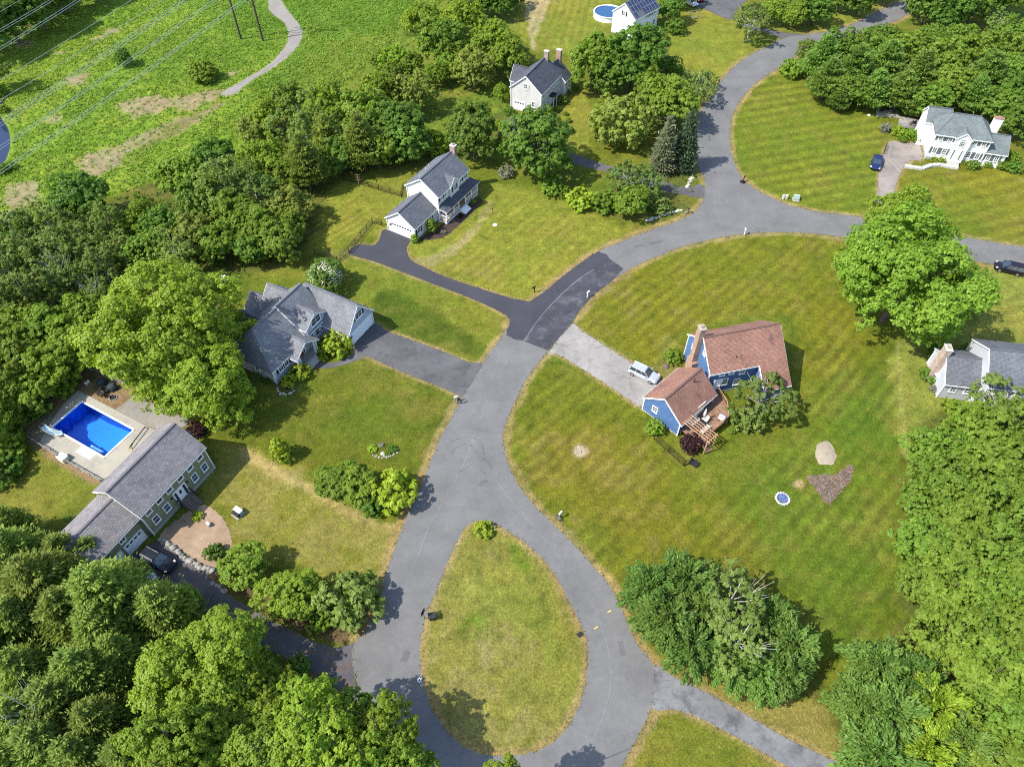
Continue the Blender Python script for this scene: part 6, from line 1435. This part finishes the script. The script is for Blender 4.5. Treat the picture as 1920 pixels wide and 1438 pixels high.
# terrace and deck by the white colonial
mb = MB(); mb.prism(raw_poly([(1643,204),(1682,207),(1687,222),(1642,219)]), 0, .12); tag(mb.build('terrace', M['concrete']), 'pale square terrace with chairs at the edge of the grove', 'terrace')
for px, py, az, lb in ((1652,211,90,'left'), (1664,208,180,'back'), (1676,214,270,'right')): chair(px, py, az, 'dark garden chair on the pale square terrace, the %s one' % lb, 'metal_dark', .12, 'chairs on the terrace')
ring_pit(1665, 215, .5, 'round dark fire pit in the middle of the pale terrace', 'stone', None, 12)
r = empty('wooden_deck', tuple(P(1683,240))); tag(r, 'weathered grey deck on the left side of the white colonial', 'deck'); o = r.location
q = [P(*t)-o for t in ((1686,223),(1734,231),(1731,249),(1680,242))]; mb = MB(); mb.prism([(t.x, t.y) for t in q], .38, .5); mb.build('deck_floor', M['grey_wood'], r)
mb = MB(); railing(mb, (q[3].x, q[3].y, .5), (q[2].x, q[2].y, .5), .9, .1)
for t in q: mb.box(t.x-.08, t.x+.08, t.y-.08, t.y+.08, 0, .38)
mb.build('railing', M['grey_wood'], r)
for px, py, az, lb in ((1706,236,100,'left'), (1714,237,170,'middle'), (1722,239,250,'right')): chair(px, py, az, 'dark chair on the weathered grey deck, %s of three' % lb, 'metal_dark', .5, 'chairs on the weathered deck')
# deck furniture of the blue house
tp = P(1311, 801, .9); r = empty('patio_table', tuple(tp), R(43)); tag(r, 'dark rectangular table on the blue house deck', 'table')
mb = MB(); mb.box(-.85, .85, -.5, .5, .7, .74); mb.build('table_top', M['metal_dark'], r)
for x in (-.75, .75):
    for y in (-.4, .4): mb = MB(); mb.box(x-.03, x+.03, y-.03, y+.03, 0, .7); mb.build('leg', M['metal_dark'], r)
ct = (math.cos(R(43)), math.sin(R(43)))
for x, y, az, lb in ((-.45,-.85,0,'front left'), (.45,-.85,0,'front right'), (-.45,.85,180,'rear left'), (.45,.85,180,'rear right'), (1.25,0,90,'right end')):
    e = chair(1311, 801, 43+az, 'pale cushioned chair at the deck table, %s seat' % lb, 'offwhite', .9, 'chairs round the deck table'); e.location = (tp.x+x*ct[0]-y*ct[1], tp.y+x*ct[1]+y*ct[0], .9)
p = P(1318, 787, .9); r = empty('parasol', tuple(p)); tag(r, 'closed white parasol beside the deck table', 'parasol')
mb = MB(); mb.lathe([(.03,.0),(.03,2.0)], 8); mb.build('pole', M['white'], r)
mb = MB(); mb.lathe([(.001,.9),(.16,1.0),(.2,1.4),(.12,2.1),(.02,2.5)], 10); mb.build('canopy', M['offwhite'], r)
mb = MB(); mb.lathe([(.35,0),(.35,.1),(.06,.14)], 12); mb.build('base', M['offwhite'], r)
mb = MB(); mb.box(-.45, .45, -.3, .3, .35, 1.0); p = P(1352, 788, .9); r = empty('gas_grill', tuple(p), R(-35)); tag(r, 'white gas grill in the outer corner of the blue house deck', 'grill'); mb.build('body', M['offwhite'], r)
mb = MB(); mb.tube([(-.42,0,1.0),(.42,0,1.0)], .28, 12); mb.build('lid', M['metal_grey'], r)
for x in (-.4, .4): mb = MB(); mb.box(x-.04, x+.04, -.25, .25, 0, .35); mb.build('leg', M['metal_dark'], r)
mb = MB(); mb.box(-.55, .55, -.4, .4, .02, .28); mb.box(-.59, .59, -.44, .44, .282, .33); o_ = mb.build('cellar_hatch', M['metal_dark']); o_.location = P(1301, 869.5); o_.rotation_euler = (0, 0, R(-40)); tag(o_, 'dark low hatch at the end of the chain link run', 'hatch')
p = P(1755, 717); r = empty('parasol', tuple(p)); tag(r, 'open white parasol beside the grey blue house wing', 'parasol')
mb = MB(); mb.lathe([(.03,0),(.03,2.1)], 8); mb.build('pole', M['white'], r); mb = MB(); mb.lathe([(.95,1.75),(.5,2.02),(.001,2.2)], 10); mb.build('canopy', M['white'], r)
# above-ground pool by the solar house
p = P(1140, 32); r = empty('above_ground_pool', tuple(p)); tag(r, 'round above ground pool left of the solar panel house', 'pool')
mb = MB(); mb.lathe([(3.6,0),(3.6,1.25),(3.75,1.27),(3.75,1.33),(3.45,1.33),(3.45,1.1)], 32); mb.build('pool_wall', M['white'], r)
mb = MB(); mb.lathe([(.001,1.15),(3.45,1.15)], 32); k = NT('deep_blue_water'); k.b.inputs['Base Color'].default_value = (.02, .07, .17, 1); k.b.inputs['Roughness'].default_value = .08; mb.build('water', k.m, r)
# swing frame near the top driveway
p = P(1302, 36); r = empty('swing_frame', tuple(p), R(20)); tag(r, 'wooden swing frame in the shade below the top driveway', 'swing')
mb = MB(); mb.bar((-1.3,0,2.0), (1.3,0,2.0), .1, .1); mb.build('beam', M['grey_wood'], r)
for x in (-1.3, 1.3):
    for y in (-.6, .6): mb = MB(); mb.bar((x,y,0), (x,0,2.0), .08, .08); mb.build('leg', M['grey_wood'], r)
mb = MB(); mb.box(-.6, .6, -.25, .25, .5, .56); mb.bar((-.6,0,.56), (-.6,0,2.0), .02, .02); mb.bar((.6,0,.56), (.6,0,2.0), .02, .02); mb.build('bench', M['grey_wood'], r)

# ------------------------------------------------------------------ mailboxes, posts, boxes
def mailbox(px, py, az, label, mat='black', post='grey_wood', planter=None, hgt=1.05):
    p = P(px, py); r = empty('mailbox', tuple(p), R(az)); tag(r, label, 'mailbox')
    mb = MB(); mb.box(-.06, .06, -.06, .06, 0, hgt); mb.box(-.05, .05, -.35, .1, hgt-.06, hgt-.001); mb.build('post', M[post], r)
    mb = MB(); n = 8; prof = [(-.12, 0), (-.12, .12)]+[(.12*math.cos(math.pi-math.pi*k_/n), .12+.12*math.sin(math.pi*k_/n)) for k_ in range(1, n)]+[(.12, .12), (.12, 0)]
    a = [(x, -.4, hgt+z) for x, z in prof]; b = [(x, .15, hgt+z) for x, z in prof]
    for i in range(len(prof)): j = (i+1) % len(prof); mb.face([a[j], a[i], b[i], b[j]])
    mb.face(a); mb.face(b[::-1]); mb.build('box', M[mat], r)
    mb = MB(); mb.box(.122, .14, -.1, -.06, hgt+.05, hgt+.28); mb.build('flag', M['tail'], r)
    if planter:
        rr = np.random.default_rng(int(px)); d = unit(rr.normal(size=(260, 3))); d[:, 2] = np.abs(d[:, 2])*.7
        me = leaf_mesh('flowers', d*np.array((.65, .5, .6))*rr.uniform(.4, 1, (260, 1))+np.array((0, .1, .05)), d, np.full(260, .09), rr.uniform(0, 1, 260), G_[planter], rr); link('flowers', me, r)
    return r
mailbox(857, 753, -60, 'white mailbox with grey plants on the verge at the grey house driveway', 'white', 'white', 'grey')
mailbox(862, 757, -60, 'second mailbox just right of the white one at the grey house driveway', 'black', 'grey_wood')
mailbox(1101, 558, 130, 'pale mailbox on the verge where the pale driveway meets the fresh asphalt', 'offwhite', 'white')
mailbox(1002, 548, -50, 'black mailbox at the corner of the fresh black driveway', 'black', 'black')
mailbox(1393, 342, 150, 'dark mailbox amid dark red flowers on the road edge by the striped lawn', 'black', 'plast_black', 'red')
mailbox(1288, 400, 40, 'dark mailbox with grey plants at the wooded driveway verge', 'black', 'grey_wood', 'grey')
mailbox(1395, 441, 170, 'white mailbox on the verge at the top of the striped lawn', 'white', 'white')
mailbox(1297, 334, 0, 'thin mailbox post at the wooded driveway mouth', 'black', 'grey_wood')
mailbox(1049, 971, 140, 'mailbox on the verge right of the loop', 'offwhite', 'grey_wood', 'grey')
# island: sign on a post with the bin
p = P(796.5, 1160); r = empty('road_sign', tuple(p), R(65)); tag(r, 'dark sign on a thin post at the left edge of the loop island', 'sign')
mb = MB(); mb.tube([(0,0,-.05),(0,0,2.45)], .035, 8); mb.build('post', M['metal_dark'], r)
mb = MB(); mb.box(-.4, .4, .036, .056, 1.45, 2.4); mb.box(-.03, .03, .0361, .05, 1.4, 1.5); mb.build('sign_plate', M['metal_dark'], r)
p = P(811, 1160); r = empty('wheeled_bin', tuple(p), R(100)); tag(r, 'black wheeled bin standing by the sign on the loop island', 'bin')
mb = MB(); c = [(-.26,-.3,.08),(.26,-.3,.08),(.26,.3,.08),(-.26,.3,.08)]; d = [(-.32,-.38,1.0),(.32,-.38,1.0),(.32,.38,1.0),(-.32,.38,1.0)]
for i in range(4): j = (i+1) % 4; mb.face([c[i], c[j], d[j], d[i]])
mb.face(c[::-1]); mb.face(d); mb.build('body', M['plast_black'], r)
mb = MB(); mb.box(-.35, .35, -.42, .42, 1.003, 1.07); mb.build('lid', M['plast_black'], r)
for x in (-.27, .27): mb = MB(); mb.tube([(x-.03,-.3,.1),(x+.03,-.3,.1)], .1, 10); mb.build('wheel', M['rubber'], r)
mb = MB(); mb.box(-.3, .3, -.25, .25, 0, .13); o_ = mb.build('drain_box', M['metal_dark']); o_.location = (*P(1087,1190).xy, .05); o_.rotation_euler = (0, 0, .6); tag(o_, 'small dark box on the right edge of the loop island', 'utility box')
def transformer(px, py, az, label, scale=1.0):
    p = P(px, py); r = empty('transformer_box', tuple(p), R(az), (scale,)*3); tag(r, label, 'utility box')
    mb = MB(); mb.box(-.6, .6, -.6, .6, 0, .1); mb.build('pad', M['concrete'], r)
    mb = MB(); mb.box(-.5, .5, -.05, .45, .101, .78); mb.build('cabinet', M['xfmr'], r)
    mb = MB(); c = [(-.5,-.42,.101),(.5,-.42,.101),(.5,-.42,.6),(-.5,-.42,.6)]; mb.box(-.5, .5, -.42, -.052, .101, .62); mb.build('cabinet_door', M['metal_dark'] if scale > 1.02 else M['xfmr'], r)
    mb = MB(); mb.box(-.54, .54, -.1, .5, .783, .83); mb.build('cabinet_lid', M['white'] if scale > 1.02 else M['xfmr'], r); return r
transformer(447, 964, -33, 'white topped utility box on a concrete pad on the green house lawn', 1.05); transformer(1492, 375, -10, 'pale green transformer cabinet on its pad by the striped lawn', 1.0)
for px, lb in ((1468, 'left of the two pale utility posts by the transformer cabinet'), (1474, 'right of the two pale utility posts by the transformer cabinet')):
    mb = MB(); mb.box(-.16, .16, -.14, .14, 0, .75); mb.box(-.19, .19, -.17, .17, .752, .82); o_ = mb.build('utility_post', M['offwhite']); o_.location = P(px, 373); tag(o_, lb, 'utility post', 'pale utility posts')
mb = MB(); mb.lathe([(.001,.12),(.22,.12),(.26,.05),(.26,0)], 14); o_ = mb.build('well_cap', M['stone']); o_.location = P(1087, 847); tag(o_, 'round cap in the bare pale circle on the lawn', 'well cap')
mb = MB(); mb.lathe([(.001,.06),(.42,.06),(.45,0)], 16); o_ = mb.build('septic_cover', M['stone_white']); o_.location = P(928, 422); tag(o_, 'small white disc in the lawn of the porch house', 'cover')
mb = MB(); mb.rock((0,0,0), .4, random.Random(2)); o_ = mb.build('boulder', M['stone_white']); o_.location = P(1629, 217); tag(o_, 'small white boulder on the lawn left of the pale terrace', 'boulder')
mb = MB(); mb.rock((0,0,0), .35, random.Random(3)); o_ = mb.build('boulder', M['stone_white']); o_.location = P(718, 851); tag(o_, 'small tan rock in the lawn island bed', 'boulder')
mb = MB(); mb.rock((0,0,0), .3, random.Random(9)); o_ = mb.build('boulder', M['stone_white']); o_.location = P(899, 1002); tag(o_, 'white stone at the foot of the bush on the island tip', 'boulder')
mb = MB(); mb.rock((0,0,0), .5, random.Random(5)); o_ = mb.build('boulder', M['bark']); o_.location = P(1249, 687); tag(o_, 'dark stump like rock beside the bright shrub at the blue house chimney', 'boulder')
mb = MB(); mb.box(-.12, .12, -.28, .28, 0, .5); mb.box(-.16, .16, -.32, .32, .502, .56); o_ = mb.build('garden_lantern', M['stone_white']); o_.location = P(392, 985); o_.rotation_euler = (0, 0, .8); tag(o_, 'small pale stone post in the tan gravel bed', 'post')
for px, py, lb in ((924, 395, 'thin dark lamp stake on the lawn of the porch house'),):
    mb = MB(); mb.tube([(0,0,0),(0,0,.9)], .035, 6); mb.box(-.08, .08, -.08, .08, .9, 1.1); o_ = mb.build('garden_stake', M['metal_dark']); o_.location = P(px, py+5); tag(o_, lb, 'stake')
p = P(425, 538); r = empty('bird_house', tuple(p)); tag(r, 'white bird house on a pole in the shaded back lawn', 'bird house'); r.scale = (.75, .75, .75)
mb = MB(); mb.tube([(0,0,0),(0,0,2.2)], .05, 8); mb.build('pole', M['white'], r)
mb = MB(); mb.box(-.4, .4, -.35, .35, 2.2, 2.75); mb.build('box', M['white'], r)
mb = MB(); mb.bar((-.28,-.45,2.9), (-.28,.45,2.9), .62, .05, 0, (.55,0,1)); mb.bar((.28,-.45,2.9), (.28,.45,2.9), .62, .05, 0, (-.55,0,1)); mb.build('roof', M['white'], r)
p = P(673, 347); r = empty('trellis', tuple(p)); tag(r, 'brown wooden trellis post standing in the back fence of the porch house', 'trellis')
mb = MB(); mb.box(-.05, .05, -.05, .05, 0, 2.3); mb.build('post', M['cedar'], r); mb = MB()
for z in (1.1, 1.6, 2.1): mb.box(-.45, .45, -.02, .02, z, z+.06)
mb.build('bars', M['cedar'], r)

# ------------------------------------------------------------------ power line
r = empty('power_pylon', tuple(P(452, 74))); tag(r, 'tall wooden two pole power pylon in the meadow, cut by the top edge', 'pylon'); o = r.location
A, B = P(452, 74)-o, P(493, 77)-o; Ht = 20.5
for q in (A, B): mb = MB(); mb.tube([q, q+Vector((0,0,Ht))], [.26, .17], 10); mb.build('pole', M['pole'], r)
mb = MB(); d = (B-A); mb.bar(A-d*.55+Vector((0,0,18.6)), B+d*.55+Vector((0,0,18.6)), .2, .28); mb.build('crossarm', M['pole'], r)
mb = MB(); mid = (A+B)/2
mb.bar(A+Vector((0,0,9.0)), mid+Vector((0,0,13.4)), .12, .12); mb.bar(B+Vector((0,0,7.2)), mid+Vector((0,0,13.4)), .12, .12); mb.bar(A+Vector((0,0,18.4)), mid+Vector((0,0,13.4)), .12, .12); mb.bar(B+Vector((0,0,18.4)), mid+Vector((0,0,13.4)), .12, .12); mb.build('cross_brace', M['pole'], r)
WZ = 18.0
wires = [((0,313),(456,0),1,'nearest pair of power cables, ending at the two pole pylon'), ((0,267),(400,0),1,'second pair of power cables from the pylon side'), ((0,222),(345,0),2,'thick middle bundle of power cables'), ((0,177),(299,0),0,'single cable above the thick middle bundle'), ((0,140),(240,0),0,'single cable running above the small lone tree'),
         ((0,82),(140,0),1,'cable pair along the shaded wood edge'), ((0,49),(88,0),1,'cable pair inside the shaded top left corner'), ((0,14),(26,0),0,'outermost cable in the top left corner')]
for a, b, n, lb in wires:
    p, q = P(*a, WZ), P(*b, WZ); d = (q-p); L = d.length; u_ = d/L; s_ = Vector((-u_.y, u_.x, 0)); mb = MB()
    for k_ in range(n+1):
        off = s_*(k_-n/2)*.55; z0 = .12*k_
        pts = [p-u_*60+off+(u_*(L+90))*t+Vector((0,0,z0+1.6*((2*t-1)**2)-.8)) for t in [i/16 for i in range(17)]]
        mb.tube(pts, .034, 5)
    tag(mb.build('power_cable', M['cable']), lb, 'power cable', 'power cables over the meadow')

# ------------------------------------------------------------------ rough growth of the meadow and the wood floor
def tufts(name, n, xr, yr, test, mat, hh, seed, label):
    rng = np.random.default_rng(seed); x = rng.uniform(*xr, n); y = rng.uniform(*yr, n)
    keep = test(x, y, rng); x, y = x[keep], y[keep]; m = len(x); nl = 5
    cx = np.repeat(x, nl)+rng.normal(size=m*nl)*.16; cy = np.repeat(y, nl)+rng.normal(size=m*nl)*.16
    h = np.repeat(rng.uniform(*hh, m), nl)*rng.uniform(.5, 1, m*nl)
    c = np.stack([cx, cy, h*.75], 1); nn = rng.normal(size=(m*nl, 3))*.6+np.array((0, 0, .8))
    me = leaf_mesh(name, c, nn, rng.uniform(.1, .27, m*nl), np.repeat(np.clip((fbm(x-50, y+20, 11, 3)-.5)*2.2+.5, 0, 1)*.55+rng.uniform(0, .25, m), nl)+rng.uniform(0, .25, m*nl), mat, rng, .5)
    return tag(link(name, me), label, None, None, 'stuff')
def meadow(x, y, rng):
    c, wld = ground_col(x, y); tan = c[:, 0] > c[:, 1]*.93
    dp = sdist(x, y, pave['gravel_path']); dw = sdist(x, y, smooth_poly(POND, True, 3))
    cl = fbm(x, y, 6, 3)
    return (wld > .5) & (dp < -.3) & (dw < -.4) & (rng.uniform(0, 1, len(x)) < np.where(tan, .14, .45+1.3*np.clip(cl-.3, 0, 1)))
tufts('meadow_weeds', 80000, (-150, -5), (95, 215), meadow, leafmats('meadow', (.105,.19,.016), (.2,.295,.034), trans=.35, hue=0, val=0), (.06, .42), 8, 'rough green weeds covering the meadow under the power lines')
_wf = [smooth_poly(q, True, 2) for q in ([(-60,470),(60,420),(200,380),(330,320),(470,280),(560,180),(700,90),(840,20),(960,90),(960,180),(880,300),(640,330),(570,480),(420,540),(440,760),(230,720),(40,800),(-60,900)],
        [(-60,960),(60,985),(240,1065),(320,1120),(400,1170),(540,1245),(640,1303),(680,1335),(760,1410),(790,1500),(-60,1600)], [(1505,112),(1560,85),(1700,65),(1930,75),(1990,240),(1900,238),(1880,212),(1690,198),(1600,178),(1530,160)],
        [(1705,835),(1780,775),(1980,730),(2030,1560),(1660,1480),(1570,1300),(1695,1185)], [(1195,1075),(1330,1065),(1420,1085),(1480,1150),(1535,1280),(1470,1295),(1280,1230),(1195,1165)], [(1110,385),(1200,325),(1290,335),(1295,375),(1220,408)])]
def under(x, y, rng):
    k_ = np.zeros(len(x), bool)
    for q in _wf: k_ |= sdist(x, y, q) > .2
    return k_ & (rng.uniform(0, 1, len(x)) < .8)
tufts('undergrowth', 26000, (-140, 140), (14, 200), under, leafmats('under', (.055,.095,.014), (.12,.17,.028), hue=0, val=0), (.15, .8), 9, 'low green undergrowth on the floor of the woods')

# dry tufts spilling over the paving edges, clover and weeds scattered through the lawns
def edge_tufts():
    rng = np.random.default_rng(21); pts = []
    for poly, amp, st in [(road_poly, .3, .16), (island_poly, .28, .16)]+[(pave[k_], .22, .2) for k_ in ('driveway_dark','driveway_grey','driveway_pale','driveway_white_house','driveway_cracked','driveway_leafy','driveway_top')]:
        for i, a in enumerate(poly):
            b = poly[(i+1) % len(poly)]; L = math.hypot(b[0]-a[0], b[1]-a[1]); n = int(L/st)
            if n < 1: continue
            t = rng.uniform(0, 1, n); nx, ny = -(b[1]-a[1])/L, (b[0]-a[0])/L; o = rng.normal(size=n)*amp
            pts.append(np.stack([a[0]+(b[0]-a[0])*t+nx*o, a[1]+(b[1]-a[1])*t+ny*o], 1))
    p = np.concatenate(pts)
    # keep them off the middle of other paving
    bad = np.zeros(len(p), bool)
    for poly in [road_poly]+[pave[k_] for k_ in ('driveway_dark','driveway_grey','driveway_pale','driveway_white_house','driveway_cracked','driveway_leafy','driveway_top')]:
        bad |= (sdist(p[:, 0], p[:, 1], poly) > .25) & (sdist(p[:, 0], p[:, 1], island_poly) < -.25)
    p = p[~bad]; n = len(p)
    c = np.stack([p[:, 0], p[:, 1], np.full(n, .05)+rng.uniform(0, .06, n)], 1)
    me = leaf_mesh('verge_grass', c, rng.normal(size=(n, 3))*.5+np.array((0, 0, .8)), rng.uniform(.05, .15, n), rng.uniform(0, 1, n)**1.5, leafmats('verge', (.2,.15,.06), (.15,.17,.035), hue=0, val=0), rng, .6)
    tag(link('verge_grass', me), 'dry grass tufts spilling over the edges of road and drives', None, None, 'stuff')
edge_tufts()
def lawn(x, y, rng):
    c, wld = ground_col(x, y)
    ok = (wld < .3) & (c[:, 1] > c[:, 0]*.9) & (c[:, 1] > .07) & (rng.uniform(0, 1, len(x)) < np.clip((fbm(x+11, y-7, 4, 3)-.42)*5, .05, 1))
    for poly in [road_poly, deck_out]+list(pave.values()): ok &= sdist(x, y, poly) < -.1
    return ok
def lawn_weeds(n, seed, mat, size, label, nm):
    rng = np.random.default_rng(seed); x = rng.uniform(-60, 82, n); y = rng.uniform(14, 150, n); k_ = lawn(x, y, rng); x, y = x[k_], y[k_]; m = len(x)
    c = np.stack([x, y, np.where(sdist(x, y, island_poly) > .3, .3, .03)+rng.uniform(0, .03, m)], 1)
    me = leaf_mesh(nm, c, rng.normal(size=(m, 3))*.35+np.array((0, 0, 1)), rng.uniform(*size, m), rng.uniform(0, 1, m), mat, rng, .75)
    tag(link(nm, me), label, None, None, 'stuff')
lawn_weeds(26000, 31, leafmats('clover', (.06,.11,.012), (.13,.175,.03), hue=0, val=0), (.05, .13), 'clover and coarse grass tufts scattered through the lawns', 'clover_grass')
lawn_weeds(9000, 32, leafmats('straw', (.24,.2,.09), (.32,.28,.15), hue=0, val=0), (.04, .09), 'dry straw coloured blades scattered through the lawns', 'straw_grass')
